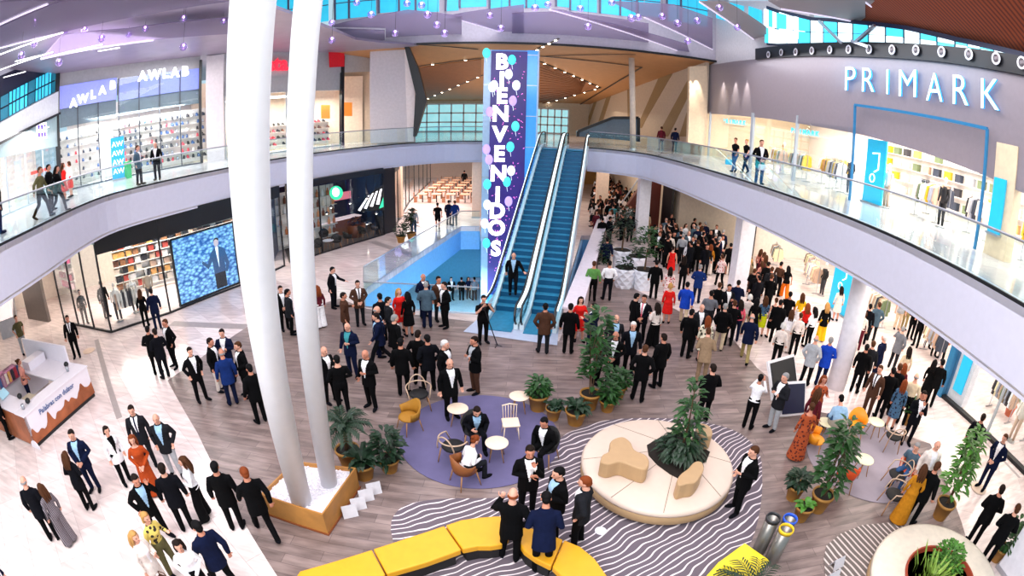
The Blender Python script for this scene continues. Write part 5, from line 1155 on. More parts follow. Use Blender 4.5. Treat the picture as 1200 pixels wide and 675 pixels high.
def shell_chair(loc, rz, label, m, arms=True, mleg=None):
    t = thing('shell_armchair', label, 'chair', tuple(loc), rz); mb = MB()
    MB().ell((0, -.02, .42), (.27, .26, .07), nu=20, nv=10).build('seat', m, t, True)
    n = 13; vs = []; fs = []
    for i in range(n):
        a = R_(-20+220*i/(n-1)); f = math.sin(max(0, min(PI, a)))
        for (k, z) in ((0, .40), (1, .52), (2, .62+.2*f*f+.02)):
            r = .27+.03*k; vs.append((math.cos(a)*r, math.sin(a)*r*.95-.0, z))
        for (k, z) in ((2, .62+.2*f*f+.02), (1, .52), (0, .40)):
            r = .24+.03*k; vs.append((math.cos(a)*r, math.sin(a)*r*.95, z))
    for i in range(n-1):
        for k in range(6): fs.append((i*6+k, i*6+(k+1) % 6, (i+1)*6+(k+1) % 6, (i+1)*6+k))
    fs += [(5, 4, 3, 2, 1, 0), tuple((n-1)*6+k for k in range(6))]
    MB().add(vs, fs).build('backrest', m, t, True)
    for (x, y) in ((-.2, -.18), (.2, -.18), (-.18, .18), (.18, .18)): MB().tube([(x, y, .38), (x*1.35, y*1.4, 0)], [.02, .012], 8).build('leg', mleg or m_leg, t, True)
    return t
def spindle_chair(loc, rz, label):
    t = thing('spindle_chair', label, 'chair', tuple(loc), rz)
    MB().box((0, 0, .44), (.42, .4, .04)).build('seat', m_pale, t, bevel=.015)
    for (x, y) in ((-.16, -.15), (.16, -.15), (-.16, .15), (.16, .15)): MB().tube([(x, y, .42), (x*1.25, y*1.25, 0)], [.017, .012], 8).build('leg', m_pale, t, True)
    for k in range(6): x = -.16+.064*k; MB().tube([(x, .18, .45), (x*1.1, .24, .82)], .008, 6).build('spindle', m_pale, t, True)
    MB().tube([(-.19, .235, .80), (0, .26, .83), (.19, .235, .80)], .018, 8).build('back_rail', m_pale, t, True); return t
def round_table(loc, label, r=.27, h=.5, m=None):
    t = thing('side_table', label, 'table', tuple(loc)); m = m or m_pale
    MB().lathe([(.01, h-.035), (r-.02, h-.035), (r, h-.02), (r, h-.005), (r-.01, h), (.01, h)], n=32).build('table_top', m, t, True)
    for a in (45, 135, 225, 315): c_, s_ = math.cos(R_(a)), math.sin(R_(a)); MB().tube([(c_*.13, s_*.13, h-.03), (c_*r*.9, s_*r*.9, 0)], [.016, .012], 8).build('leg', m_leg, t, True)
    return t
hoop_chair(at(492, 478), .3, 'hoop armchair with black cushion standing empty behind the mustard armchair')
shell_chair(at(481, 504), -.9, 'mustard armchair on the left edge of the violet rug', m_mus)
hoop_chair(at(532, 540), 2.6, 'hoop armchair with black cushion behind the seated woman in white')
shell_chair(at(545, 566), 2.2, 'brown armchair with the woman in white sitting in it', m_brn)
shell_chair(at(556, 520), .1, 'dark armchair under the man seated on the violet rug', m_cush)
spindle_chair(at(598, 512), .15, 'pale spindle-back chair standing empty on the right of the violet rug')
round_table(at(608, 482), 'pale round side table at the far right rim of the violet rug')
round_table(at(582, 538), 'pale round side table in the middle of the violet rug beside the seated man')
round_table(at(537, 497), 'pale round side table partly hidden left of the man seated on the violet rug')
shell_chair(at(638, 540), -.6, 'brown-legged chair under the man seated beside the central pots', m_cush)
shell_chair(at(998, 512), -.6, 'bright orange armchair on the pale rug', m_or)
shell_chair(at(985, 572), 2.6, 'orange-red armchair with its back to the camera beside the tall potted plant', m_rd)
shell_chair(at(1056, 566), -1.2, 'red armchair under the seated man in grey-blue on the right', m_rd)
shell_chair(at(950, 530), .9, 'orange armchair behind the woman in the long rust dress', m_or)
shell_chair(at(974, 514), 2.9, 'pale armchair under the seated man in the light shirt', mat('grey_leather', '9c9488', .6))
round_table(at(1021, 511), 'cream round side table behind the empty hoop chair on the pale rug', m=mat('cream_table', 'f4ecc4', .4))
round_table(at(1006, 556), 'cream round side table in the middle of the pale rug', m=mat('cream_table'))
round_table(at(963, 512), 'cream round side table by the women in rust dresses', m=mat('cream_table'))
round_table(at(989, 525), 'low dark round table beside the orange armchair', .32, .4, mat('dark_table', '6b5a4c', .5))
hoop_chair(at(1041, 526), 2.7, 'hoop armchair with black cushion on the pale rug, farthest of three')
hoop_chair(at(1044, 572), -1.9, 'hoop armchair beside the seated man on the right')
hoop_chair(at(1040, 596), -1.9, 'hoop armchair nearest the camera on the right')
# litter bins
for (x, y, c_, lab, ins) in ((889, 645, '2c2c30', 'steel litter bin with a black rim, left of the three', '101010'), (908, 646, '2858c8', 'steel litter bin with a blue rim, rear of the three', '1848b0'), (903, 658, 'e8c020', 'steel litter bin with a yellow rim, front of the three', 'c89818')):
    b = at(x, y); t = thing('litter_bin', lab, 'litter bin', tuple(b))
    MB().lathe([(.15, 0), (.15, .92), (.14, .92), (.14, .1)], n=28, caps=False).build('body', mat('bin_steel', '8a8580', .3, .7), t, True)
    MB().lathe([(.155, .88), (.165, .94), (.155, .97), (.138, .97), (.136, .9)], n=28, closed=True).build('rim', mat('rim_'+c_, c_, .4), t, True); MB().cyl((0, 0, .7), (0, 0, .72), .135, n=20).build('liner', mat('liner_'+ins, ins, .6), t)
# white folded cards
def card(px_, py_, lab, rz=0):
    t = tag(MB().extrude([(-.16, 0, 0), (.16, 0, 0), (.16, .10, .28), (-.16, .10, .28)], (0, .006, .002)).extrude([(-.16, .2, 0), (.16, .2, 0), (.16, .10, .28), (-.16, .10, .28)], (0, .006, .002)).build('folded_card', mat('card_white', 'dcd8de', .6), loc=at(px_, py_)), lab, 'folded card'); t.rotation_euler = (0, 0, rz)
for a in (((412, 607), 'white folded card standing on the floor, nearest of the row by the pebble planter', .5), ((422, 598), 'white folded card second from the camera in the row by the pebble planter', .5), ((431, 588), 'largest white folded card, third in the row by the pebble planter', .5), ((440, 580), 'small white folded card at the far end of the row by the pebble planter', .5), ((982, 668), 'white folded card on the small striped rug, upper one', .2), ((976, 684), 'white folded card on the small striped rug, lower one', .2)):
    card(a[0][0], a[0][1], a[1], a[2])
# A-board / black and white display boards
t = thing('display_board', 'large black panel with white edge standing slanted beside the man in a dark jacket', 'board', tuple(at(912, 462)), .35)
MB().box((0, 0, .62), (1.3, .08, 1.2), M=Matrix.Rotation(-.5, 4, 'X')).build('white_frame', mat('board_white', 'f4f2f6', .4), t); MB().box((0, -.05, .64), (1.15, .06, 1.05), M=Matrix.Rotation(-.5, 4, 'X')).build('black_panel', mat('board_black', '08080c', .5), t)
t = thing('display_board', 'leaning white-edged board with a blue-black face before the slanted black panel', 'board', tuple(at(924, 484)), 0.0)
MB().box((0, 0, .5), (.9, .07, 1.0), M=Matrix.Rotation(-.45, 4, 'X')).build('white_frame', mat('board_white'), t); MB().box((0, -.05, .52), (.78, .05, .86), M=Matrix.Rotation(-.45, 4, 'X')).build('dark_panel', mat('board_navy', '10183a', .5), t)
# basement furniture
for i, (x, y) in enumerate(((545, 345), (556, 338), (520, 352))):
    p = at(x, y, -5.55); t = thing('counter_table', 'pale table on the level below seen through the floor opening', 'table', tuple(p), 0, 'tables on the level below')
    MB().box((0, 0, .74), (1.2, .7, .05)).build('table_top', m_white, t)
    for sx in (-1, 1): MB().box((sx*.5, 0, .36), (.06, .5, .72)).build('leg', m_steel, t)
# dining tables at the end of the left corridor
dt = None
for r in range(7):
    for c_ in range(5):
        x, y = -8.0+c_*1.25+r*.12, 44+r*2.0
        if dt is None:
            dt = thing('dining_table', 'small wooden dining table with stools at the far end of the left corridor', 'table', (x, y, 0), 0, 'dining tables at the corridor end')
            MB().box((0, 0, .74), (.8, .8, .05)).build('table_top', mat('dining_top', 'd8a888', .5), dt); MB().cyl((0, 0, 0), (0, 0, .72), .05, n=8).build('leg', m_dark, dt)
            sb = MB()
            for sx in (-1, 1): MB().box((sx*.62, 0, .45), (.34, .34, .05)).box((sx*.76, 0, .68), (.04, .34, .4)).box((sx*.62, 0, .22), (.26, .26, .42)).build('stool', mat('stool_wood', 'a06a4c', .5), dt)
        else: dup(dt, (x, y, 0))
# cafe chairs on the terrace
for i, (x, y, f) in enumerate(((372, 297, 0), (395, 291, .5), (408, 286, 2.6), (425, 280, 1.2), (440, 276, 2.2), (380, 284, .3), (418, 272, .9))):
    t = shell_chair(at(x, y), f, 'dark low chair on the terrace of the dark cafe', m_cush); t['group'] = 'dark chairs on the cafe terrace'
for i, (x, y) in enumerate(((385, 293), (430, 272))):
    t = round_table(at(x, y), 'pale round table on the terrace of the dark cafe', .35, .6, m_white); t['group'] = 'pale tables on the cafe terrace'
t = thing('wooden_tub', 'round wooden tub with dark plants on the cafe terrace', 'tub', tuple(at(418, 277))); MB().lathe([(.5, 0), (.62, .8), (.55, .8)], n=20).build('tub', mat('tub_wood', '7a3c22', .6), t, True); mb = MB(); bush(mb, (0, 0, .75), .6, .5, 90, .25, .06, rg); mb.build('foliage', mat('violet_leaf', '2c2440', .6), t)
# ------------------------------------------------------------------ kiosk
ZK = 1.05
ka, kb, kc = at(106, 439, ZK), at(33, 504, ZK), at(1, 476, ZK)
ka0, kb0 = at(112, 463), at(43, 525)
KF = Vector(kb0); kd = (ka0-kb0); kL = kd.length; krz = math.atan2(kd.y, kd.x)
t = thing('kiosk', 'white and copper kiosk counter with script lettering and a drip-shaped copper pattern', 'kiosk', tuple(KF), krz)
KD = 3.1
m_kw = mat('kiosk_white', 'ece6ee', .35, var=.02); m_cop = mat('kiosk_copper', 'a8603c', .35, .3, var=.3, scale=2)
MB().box((kL/2, .04, .56), (kL, .08, 1.0)).build('front_panel', m_kw, t)
MB().box((.04, KD/2, .56), (.08, KD, 1.0)).build('side_panel', m_cop, t); MB().box((kL-.04, KD/2, .56), (.08, KD, 1.0)).build('side_panel', m_kw, t)
MB().box((kL/2, KD-.04, .5), (kL, .08, .95)).build('rear_panel', m_kw, t)
dr = [(0, .1), (0, .42)]
for i in range(61):
    u = i/60; dr.append((.02+u*(kL-.04), .26+.16*u+.12*abs(math.sin(u*17))+.24*max(0, math.sin(u*23+1))**4+.04*math.sin(u*50)))
dr += [(kL, .1)]
MB().extrude([(x, -.004, z) for x, z in dr], (0, -.012, 0)).build('copper_pattern', m_cop, t)
MB().box((kL/2, .02, .05), (kL-.1, .1, .1)).build('plinth', m_dark, t)
word_obj('Palabras con dulzor', .23, mat('script_blue', '5a6fa0', .5), (kL*.47, -.022, .83), (1, 0, .0), (0, 0, 1), t, 'script_lettering')
MB().lathe([(.01, 0), (.26, 0), (.26, .02), (.01, .02)], n=24).build('round_emblem', m_kw, t).rotation_euler = (0, -PI/2, 0); t.children[-1].location = (0.0, 1.0, .62)
for (c_, d_) in (((kL/2, .28, ZK), (kL+.06, .62, .05)), ((.35, KD/2+.3, ZK), (.72, KD-.6, .05)), ((kL-.6, KD/2+.3, ZK), (1.25, KD-.6, .05))):
    MB().box(c_, d_).build('worktop', m_kw, t, bevel=.01)
MB().box((kL-.62, KD-.45, 1.22), (.9, .5, .32)).build('white_cabinet', m_kw, t)
o = MB().box((kL*.36, KD-.1, 1.2), (kL*.44, .4, .42)).build('magazine_shelf', mat('shelf_stripes', 'b06a90', .5, var=.9, scale=5), t)
for i in range(9): MB().box((kL*.17+i*.17, KD-.32, 1.22), (.12, .04, .36)).build('packet', goods_mats[[1, 4, 6, 7, 0, 5, 2, 1, 6][i]], o)
MB().box((.75+.5, 1.9, .3), (1.0, .7, .5)).build('inner_shelf', mat('kiosk_shelf', 'd8ccb4', .5), t)
lt0 = Matrix.Translation(KF) @ Matrix.Rotation(krz, 4, 'Z')
def onk(x, y, z=ZK+.025): return tuple(lt0 @ Vector((x, y, z)))
for (x, y, lab) in ((.45, 1.9, 'flat grey touch screen lying on the left arm of the kiosk'), (.4, 2.6, 'tilted monitor at the rear left corner of the kiosk')):
    q = thing('till_screen', lab, 'screen', onk(x, y), krz+.2); MB().box((0, 0, .16), (.42, .04, .3), M=Matrix.Rotation(-.9, 4, 'X')).build('display', mat('till_glass', '9fc8d8', .2, emit=.3), q); MB().cyl((0, .02, 0), (0, .02, .15), .03, n=10).build('stand', m_dark, q)
for i, (x, y, lab, m_) in enumerate(((.3, .35, 'small glass on the near left corner of the kiosk top', m_steel), (kL-.55, .5, 'silver cup on the right end of the kiosk top', m_steel), )):
    q = MB().lathe([(.05, 0), (.07, .16), (.06, .16), (.04, .02)], n=14).build('cup', m_, smooth=True, loc=Vector(onk(x, y))); tag(q, lab, 'cup')
for i, (x, y, lab) in enumerate(((.62, .45, 'black round scale on the near left corner of the kiosk'), (kL-.3, .85, 'black round bowl on the right end of the kiosk top'), (.7, 1.1, 'black round bowl on the left arm of the kiosk top'))):
    q = MB().ell((0, 0, .09), (.1, .1, .09), nu=14, nv=8).build('bowl', m_dark, smooth=True, loc=Vector(onk(x, y))); tag(q, lab, 'bowl')
# round floor stickers
for (x, y, lab) in ((104, 411, 'round pale floor sticker by the man near the kiosk'), (704, 622, 'small white floor spot on the striped rug'), (1147, 572, 'round mat under the man on the right edge')):
    p = at(x, y, .02); o = MB().cyl((0, 0, 0), (0, 0, .004), .12 if x == 704 else .3, n=28).build('floor_disc', mat('disc_beige', 'e0c4ae', .5) if x != 704 else m_white, loc=p); tag(o, lab, 'floor disc')
# ------------------------------------------------------------------ people
def fabric(c, r=.9): return mat('fabric_'+c, c, r, var=.12, scale=14, spec=.12)
FAB = {'black': '050507', 'ink': '0a0b12', 'char': '1c1d22', 'navy': '0c1430', 'blue': '142c66', 'royal': '1840b0', 'grey': '6c6e76', 'lgrey': 'a9acb2', 'slate': '4b6070', 'brown': '4a3024', 'tan': '8c745c', 'khaki': '9a8a5c', 'beige': 'd9c4a6', 'white': 'f0eef2', 'offw': 'e3d6ce', 'lblue': '9cc0e0', 'teal': '3f8f98', 'red': 'd8201c', 'rust': 'a8431c', 'wine': '5c1c28', 'pink': 'e05a70', 'salmon': 'd89080', 'yellow': 'e8b41c', 'lime': 'd4dc1c', 'orange': 'e0701c', 'green': '5c8f4a', 'olive': '5f5a3c', 'ochre': 'b8781c', 'denim': '3a5a86', 'stripe': '000000', 'floral': '000000', 'print': '000000'}
def pattern(name, a, b, kind, scale):
    if name in MATS: return MATS[name]
    m = mat(name, a, .8); nt = m.node_tree; N = nt.nodes; L = nt.links; tc = N['Texture Coordinate']
    tx = N.new('ShaderNodeTexWave' if kind == 's' else 'ShaderNodeTexVoronoi'); tx.inputs['Scale'].default_value = scale
    L.new(tc.outputs['Object'], tx.inputs['Vector']); rp = N.new('ShaderNodeValToRGB'); rp.color_ramp.interpolation = 'CONSTANT'
    rp.color_ramp.elements[0].color = lin(a)+(1,); rp.color_ramp.elements[1].color = lin(b)+(1,); rp.color_ramp.elements[1].position = .5 if kind == 's' else .38
    L.new(tx.outputs['Fac' if kind == 's' else 'Distance'], rp.inputs['Fac']); L.new(rp.outputs['Color'], N['Principled BSDF'].inputs['Base Color']); return m
def fab(n):
    if n == 'stripe': return pattern('fabric_striped', '8a7f86', '2c2830', 's', 9)
    if n == 'floral': return pattern('fabric_floral', 'c03040', 'f0d8d4', 'v', 12)
    if n == 'print': return pattern('fabric_print', '2a2018', 'd8c060', 'v', 11)
    if n == 'leafprint': return pattern('fabric_leafprint', '3a3828', 'e8e0c8', 'v', 10)
    if n == 'rustprint': return pattern('fabric_rustprint', '5a180c', 'a8481c', 'v', 12)
    if n == 'blueprint': return pattern('fabric_blueprint', '1a1c34', '3f6484', 'v', 12)
    return fabric(FAB[n])
SKIN = {'a': 'dca088', 'b': 'c8846a', 'c': '9a5f48'}
HAIR = {'black': '0c0a0c', 'dark': '1e1410', 'brown': '4a2c1a', 'auburn': '7a3a1c', 'blond': 'b88a50', 'grey': '8a8888', 'white': 'd8d4d0'}
m_eye = mat('eye_dark', '1a1010', .4); m_lip = mat('lip', 'a04a48', .5)
HZ = .93
def remeshed(mb, vox, name, mats, smooth_it=2):
    me = mb.mesh('tmp', mats[0]); o = bpy.data.objects.new('tmp', me); COL.objects.link(o)
    r = o.modifiers.new('r', 'REMESH'); r.mode = 'VOXEL'; r.voxel_size = vox; r.use_smooth_shade = True
    s = o.modifiers.new('s', 'SMOOTH'); s.iterations = smooth_it; s.factor = .5
    dg = bpy.context.evaluated_depsgraph_get(); out = bpy.data.meshes.new_from_object(o.evaluated_get(dg)); out.name = name
    bpy.data.objects.remove(o); bpy.data.meshes.remove(me)
    out.materials.clear()
    for m in mats: out.materials.append(m)
    out.polygons.foreach_set('use_smooth', [True]*len(out.polygons)); return out
def mirror(p): return (-p[0], p[1], p[2])
ARMS = {'down': ((.25, .03, .21), (.27, -.05, -.03), (0, -.15, -1)), 'clasp': ((.28, .03, .22), (.07, -.2, .06), (-.6, -.25, -.6)),
        'cross': ((.27, -.04, .21), (.0, -.19, .24), (-1, -.05, .15)), 'talk': ((.27, .0, .21), (.2, -.24, .30), (-.25, -.75, .5)),
        'phone': ((.31, -.1, .28), (.17, -.11, .56), (-.15, .35, .85)), 'camera': ((.27, -.16, .28), (.1, -.27, .56), (-.35, -.2, .85)),
        'pocket': ((.29, .07, .22), (.2, -.04, .02), (-.1, -.2, -1)), 'behind': ((.27, .11, .21), (.07, .16, .06), (-1, .05, -.3)),
        'glass': ((.26, .03, .22), (.13, -.25, .28), (-.5, -.6, .25)), 'fwd': ((.24, -.08, .23), (.23, -.24, .03), (0, -.5, -.8)),
        'back': ((.25, .13, .23), (.25, .12, -.02), (0, .1, -1)), 'lap': ((.26, -.04, .22), (.14, -.3, .10), (-.2, -.9, -.2)), 'chin': ((.2, -.18, .22), (.06, -.22, .5), (-.3, .2, .8)),
        'rail': ((.30, -.12, .26), (.38, -.34, .16), (.3, -.8, -.1))}
POSE = {'stand': ('down', 'down', 0), 'clasp': ('clasp', 'clasp', 0), 'cross': ('cross', 'cross', 0), 'talk': ('talk', 'down', 0), 'talk2': ('glass', 'talk', 2), 'phone': ('phone', 'pocket', 4),
        'camera': ('camera', 'camera', 3), 'pocket': ('pocket', 'pocket', 0), 'behind': ('behind', 'behind', 0), 'glass': ('glass', 'down', 0), 'walk': ('fwd', 'back', 4),
        'sit': ('lap', 'lap', 10), 'sit2': ('lap', 'glass', 22), 'bend': ('glass', 'glass', 24), 'chin': ('chin', 'cross', 0), 'rail': ('rail', 'down', 4), 'ride': ('rail', 'back', 0)}
def legs(pose):
    if pose in ('sit', 'sit2'):
        return [((s*.09, 0, .47), (s*.13, -.44, .50), (s*.14, -.42, .09), (s*.05, -1, 0)) for s in (1, -1)]
    if pose == 'walk': return [((.09, 0, HZ), (.09, -.2, .52), (.08, -.3, .10), (0, -1, .15)), ((-.09, 0, HZ), (-.09, .05, .49), (-.09, .34, .15), (0, -.85, -.5))]
    if pose == 'ride': return [((.09, 0, HZ), (.1, -.16, .55), (.1, -.2, .2), (0, -1, 0)), ((-.09, 0, HZ), (-.1, 0, .5), (-.1, .03, .09), (0, -1, 0))]
    if pose in ('talk', 'glass', 'pocket', 'phone'): return [((.09, 0, HZ), (.12, -.05, .5), (.15, -.03, .09), (.35, -1, 0)), ((-.09, 0, HZ), (-.1, 0, .5), (-.1, .04, .09), (-.15, -1, 0))]
    return [((s*.09, 0, HZ), (s*.1, -.02, .5), (s*.105, .02, .09), (s*.2, -1, 0)) for s in (1, -1)]
def upperT(pose):
    hz = .47 if pose in ('sit', 'sit2') else HZ
    return Matrix.Translation((0, 0, hz)) @ Matrix.Rotation(R_(POSE[pose][2]), 4, 'X')
def TP(T, p): return T @ Vector(p)
TOR = {'m': [(-.06, .15, .11, 0), (.04, .162, .115, 0), (.14, .15, .105, -.005), (.26, .162, .11, -.01), (.38, .185, .118, -.01), (.45, .168, .104, 0), (.50, .118, .085, .01), (.53, .085, .075, .01), (.56, .065, .065, .01), (.62, .056, .06, 0)],
       'f': [(-.06, .165, .115, 0), (.03, .165, .115, .005), (.14, .122, .09, 0), (.24, .135, .095, -.01), (.35, .155, .118, -.025), (.43, .14, .093, -.005), (.49, .095, .073, .005), (.54, .055, .055, .005), (.61, .046, .05, 0)]}
SHX = {'m': .185, 'f': .155}
def arm_pts(pose, sex, T):
    out = []
    for s, a in ((1, ARMS[POSE[pose][0]]), (-1, ARMS[POSE[pose][1]])):
        k = 1 if sex == 'm' else .88
        f = lambda p: TP(T, (s*p[0]*k, p[1]*.97, p[2]+(0 if sex == 'm' else .0)))
        sh = TP(T, (s*SHX[sex], 0, .44 if sex == 'm' else .425)); out.append((sh, f(a[0]), f(a[1]), (T.to_3x3() @ Vector((s*a[2][0], a[2][1], a[2][2]))).normalized(), s))
    return out
def tor(mb, sex, T, off=0, zlo=-.06, zhi=.62, n=16, hem=None):
    R = [r for r in TOR[sex] if zlo-1e-6 <= r[0] <= zhi+1e-6]
    pts = [TP(T, (0, r[3], r[0])) for r in R]; rs = [(r[1]+off, r[2]+off) for r in R]
    if hem: pts = [TP(T, (0, 0, h[0])) for h in hem]+pts; rs = [(h[1], h[2]) for h in hem]+rs
    mb.tube(pts, rs, n, ref=(1, 0, 0))
def headM(T, turn=0, nod=8): return T @ Matrix.Translation((0, 0, .60)) @ Matrix.Rotation(R_(nod), 4, 'X')
def body_mesh(pose, sex):
    T = upperT(pose); mb = MB(); tor(mb, sex, T)
    k = 1 if sex == 'm' else .85
    for sh, el, wr_, hd, s in arm_pts(pose, sex, T):
        mid = (TP(T, (s*.09, 0, .445)))
        mb.tube([mid, sh, sh.lerp(el, .5), el, el.lerp(wr_, .4), wr_], [.06*k, .056*k, .048*k, .038*k, .038*k, .026*k], 10, round_=True)
        # palm, four fingers, thumb
        side = hd.cross(Vector((0, 1, 0)) if abs(hd.y) < .8 else Vector((0, 0, 1))).normalized(); inn = side.cross(hd).normalized()
        if inn.dot(Vector((-s, -.3, 0))) < 0: inn = -inn
        side = inn.cross(hd).normalized()
        pc_ = wr_+hd*.045
        Mh = Matrix((side, inn, hd)).transposed().to_4x4(); mb.ell(pc_, (.042*k, .018, .055), Mh, 10, 6)
        for i, (u, l_) in enumerate(((-.030, .066), (-.010, .078), (.010, .073), (.030, .058))):
            b0 = wr_+hd*.082+side*u*k; b1 = b0+(hd*.8+inn*.35)*l_*.55; b2 = b1+(hd*.4+inn*.75)*l_*.5
            mb.tube([b0-hd*.02, b0, b1, b2], [.0095, .0095, .0088, .0075], 6, round_=True)
        tb = wr_+hd*.03-side*.035*k; mb.tube([tb, tb+(hd*.5-side*.7+inn*.3)*.04, tb+(hd*.9-side*.55+inn*.6)*.07], [.012, .011, .009], 6, round_=True)
    for hp, kn, an, td in legs(pose):
        hp, kn, an, td = Vector(hp), Vector(kn), Vector(an), Vector(td).normalized()
        mb.tube([hp, hp.lerp(kn, .5), kn, kn.lerp(an, .35), an], [.085, .074, .052, .053, .034], 12, round_=True)
        q = td.to_track_quat('-Y', 'Z').to_matrix().to_4x4(); mb.ell(an+td*.07-Vector((0, 0, .045)), (.042, .125, .038), q, 12, 8)
    H = headM(T); h = lambda p: H @ Vector(p); k = 1 if sex == 'm' else .94
    def skull(q):
        if q.z < 0: q.x *= 1-.25*(q.z/.12)**2; q.y = q.y*(1-.12*(q.z/.12)**2)-.012*(-q.z/.12)
        return q
    mb.ell(h((0, -.012, .115)), (.074*k, .094*k, .118*k), H, 20, 14, skull)
    mb.tube([h((0, -.098, .125)), h((0, -.118, .095)), h((0, -.1, .085))], [.008, .015, .012], 8, round_=True)      # nose
    mb.ell(h((0, -.088, .035)), (.03, .022, .02), H, 10, 6)                                                       # chin
    mb.ell(h((0, -.094, .066)), (.024, .012, .011), H, 10, 6)                                                     # lips
    for s in (1, -1): mb.ell(h((s*.078*k, .0, .105)), (.01, .022, .034), H, 8, 6); mb.ell(h((s*.03, -.086, .142)), (.02, .012, .007), H, 8, 6)
    me = remeshed(mb, .0085, 'body', [mat('skin_a', SKIN['a'], .55), m_eye, m_lip], 1)
    Hi = H.inverted(); zt = (H @ Vector((0, 0, 0))).z-.12
    for p in me.polygons:
        c = p.center
        if c.z < zt: continue
        q = Hi @ c
        if q.y < -.06:
            if abs(abs(q.x)-.031) < .011 and abs(q.z-.122) < .0055: p.material_index = 1
            elif abs(abs(q.x)-.032) < .015 and abs(q.z-.147) < .0035: p.material_index = 1
            elif abs(q.x) < .026 and abs(q.z-.066) < .009: p.material_index = 2
    return me
def sub_mesh(me, keep, name, m):
    """polygons for which keep(center) is true, as a new mesh; the rest stays"""
    bm = bmesh.new(); bm.from_mesh(me); bm.faces.ensure_lookup_table()
    idx = set(i for i, p in enumerate(me.polygons) if keep(p.center))
    b2 = bm.copy(); b2.faces.ensure_lookup_table()
    bmesh.ops.delete(bm, geom=[f for f in bm.faces if f.index in idx], context='FACES')
    bmesh.ops.delete(b2, geom=[f for f in b2.faces if f.index not in idx], context='FACES')
    out = bpy.data.meshes.new(name); b2.to_mesh(out); b2.free(); bm.to_mesh(me); bm.free()
    out.materials.append(m); out.polygons.foreach_set('use_smooth', [True]*len(out.polygons)); return out
def top_meshes(pose, sex, kind):
    """kind: J jacket over shirt (returns jacket, shirt, tie), S long sleeves, T short sleeves, D knee dress, L long dress, B sleeveless knee dress"""
    T = upperT(pose); mb = MB(); sit = pose in ('sit', 'sit2'); m0 = fabric(FAB['grey'])
    off = {'J': .024, 'S': .013, 'T': .012, 'D': .013, 'L': .013, 'B': .012}[kind]
    if kind == 'J': tor(mb, sex, T, off, .04, .56, hem=[(-.06 if sit else -.21, .196, .15), (-.04, .188, .146)])
    elif kind == 'S': tor(mb, sex, T, off, .03, .55, hem=[(-.04, .150, .105)])
    elif kind == 'T': tor(mb, sex, T, off, .14, .55, hem=[(-.1, .19, .143), (.04, .186, .14)])
    elif kind in 'DB': tor(mb, sex, T, off, -.06, .50, hem=[(-.46, .215, .175), (-.3, .205, .16), (-.15, .19, .14)] if not sit else None)
    else: tor(mb, sex, T, off, -.06, .50, hem=[(-.86, .27, .24), (-.5, .22, .19), (-.15, .19, .14)] if not sit else None)
    k = 1 if sex == 'm' else .86
    for sh, el, wr_, hd, s in arm_pts(pose, sex, T):
        mid = TP(T, (s*.09, 0, .445))
        if kind in 'JSDL' : mb.tube([mid, sh, sh.lerp(el, .5), el, el.lerp(wr_, .5), wr_-hd*.0], [.07*k+off*.3, .064*k+off*.4, .056*k+off*.4, .048*k+off*.4, .044*k+off*.4, .037*k+off*.3], 12)
        elif kind == 'T': mb.tube([mid, sh, sh.lerp(el, .75)], [.07*k, .066*k, .062*k], 12)
        else: mb.tube([mid, sh], [.066*k, .055*k], 10)
    me = remeshed(mb, .0135, {'J': 'jacket', 'S': 'shirt', 'T': 't_shirt', 'D': 'dress', 'L': 'long_dress', 'B': 'dress'}[kind], [m0], 2)
    res = [me]
    if kind == 'J':
        Ti = T.inverted()
        def inv(c):
            q = Ti @ c; 
            if q.y > -.03 or q.z < .06 or q.z > .55: return False
            return abs(q.x) < .012+.075*max(0, (q.z-.08))/.42 if q.z < .5 else abs(q.x) < .09
        sh_ = sub_mesh(me, inv, 'shirt', m0); tie = sub_mesh(sh_, lambda c: abs((Ti @ c).x) < .022, 'tie', m0)
        res = [me, sh_, tie]
    return res
def bottom_mesh(pose, sex, kind):
    """P trousers, W wide trousers, K knee skirt, H shorts"""
    mb = MB(); m0 = fabric(FAB['grey']); sit = pose in ('sit', 'sit2'); T = upperT(pose)
    mb.tube([TP(T, (0, 0, -.09)), TP(T, (0, 0, 0)), TP(T, (0, 0, .06)), TP(T, (0, 0, .11))], [(.165, .12), (.178, .130), (.180, .130) if sex == 'm' else (.176, .125), (.172, .124) if sex == 'm' else (.152, .112)], 16, ref=(1, 0, 0))
    if kind == 'K' and not sit: mb.tube([(0, 0, HZ-.48), (0, 0, HZ-.2), (0, 0, HZ-.02)], [(.19, .16), (.195, .15), (.175, .13)], 16, ref=(1, 0, 0))
    else:
        for hp, kn, an, td in legs(pose):
            hp, kn, an = Vector(hp), Vector(kn), Vector(an)
            if kind == 'H' or kind == 'K': mb.tube([hp, hp.lerp(kn, .5), hp.lerp(kn, .95)], [.098, .092, .085], 12)
            elif kind == 'W': mb.tube([hp, hp.lerp(kn, .5), kn, an-Vector((0, 0, .02))], [.1, .106, .112, .13], 12)
            else: mb.tube([hp, hp.lerp(kn, .5), kn, kn.lerp(an, .5), an-Vector((0, 0, .03))], [.097, .088, .068, .062, .056], 12)
    return remeshed(mb, .0135, {'P': 'trousers', 'W': 'wide_trousers', 'K': 'skirt', 'H': 'shorts'}[kind], [m0], 2)
def shoe_meshes(pose):
    out = []
    for hp, kn, an, td in legs(pose):
        an = Vector(an); td = Vector(td).normalized(); q = td.to_track_quat('-Y', 'Z').to_matrix().to_4x4()
        mb = MB().ell(an+td*.07-Vector((0, 0, .042)), (.05, .145, .047), q, 12, 8).tube([an+Vector((0, 0, .02)), an-Vector((0, 0, .04))], [.046, .05], 10)
        out.append(mb.mesh('shoe', fabric(FAB['black'], .4), True))
    return out
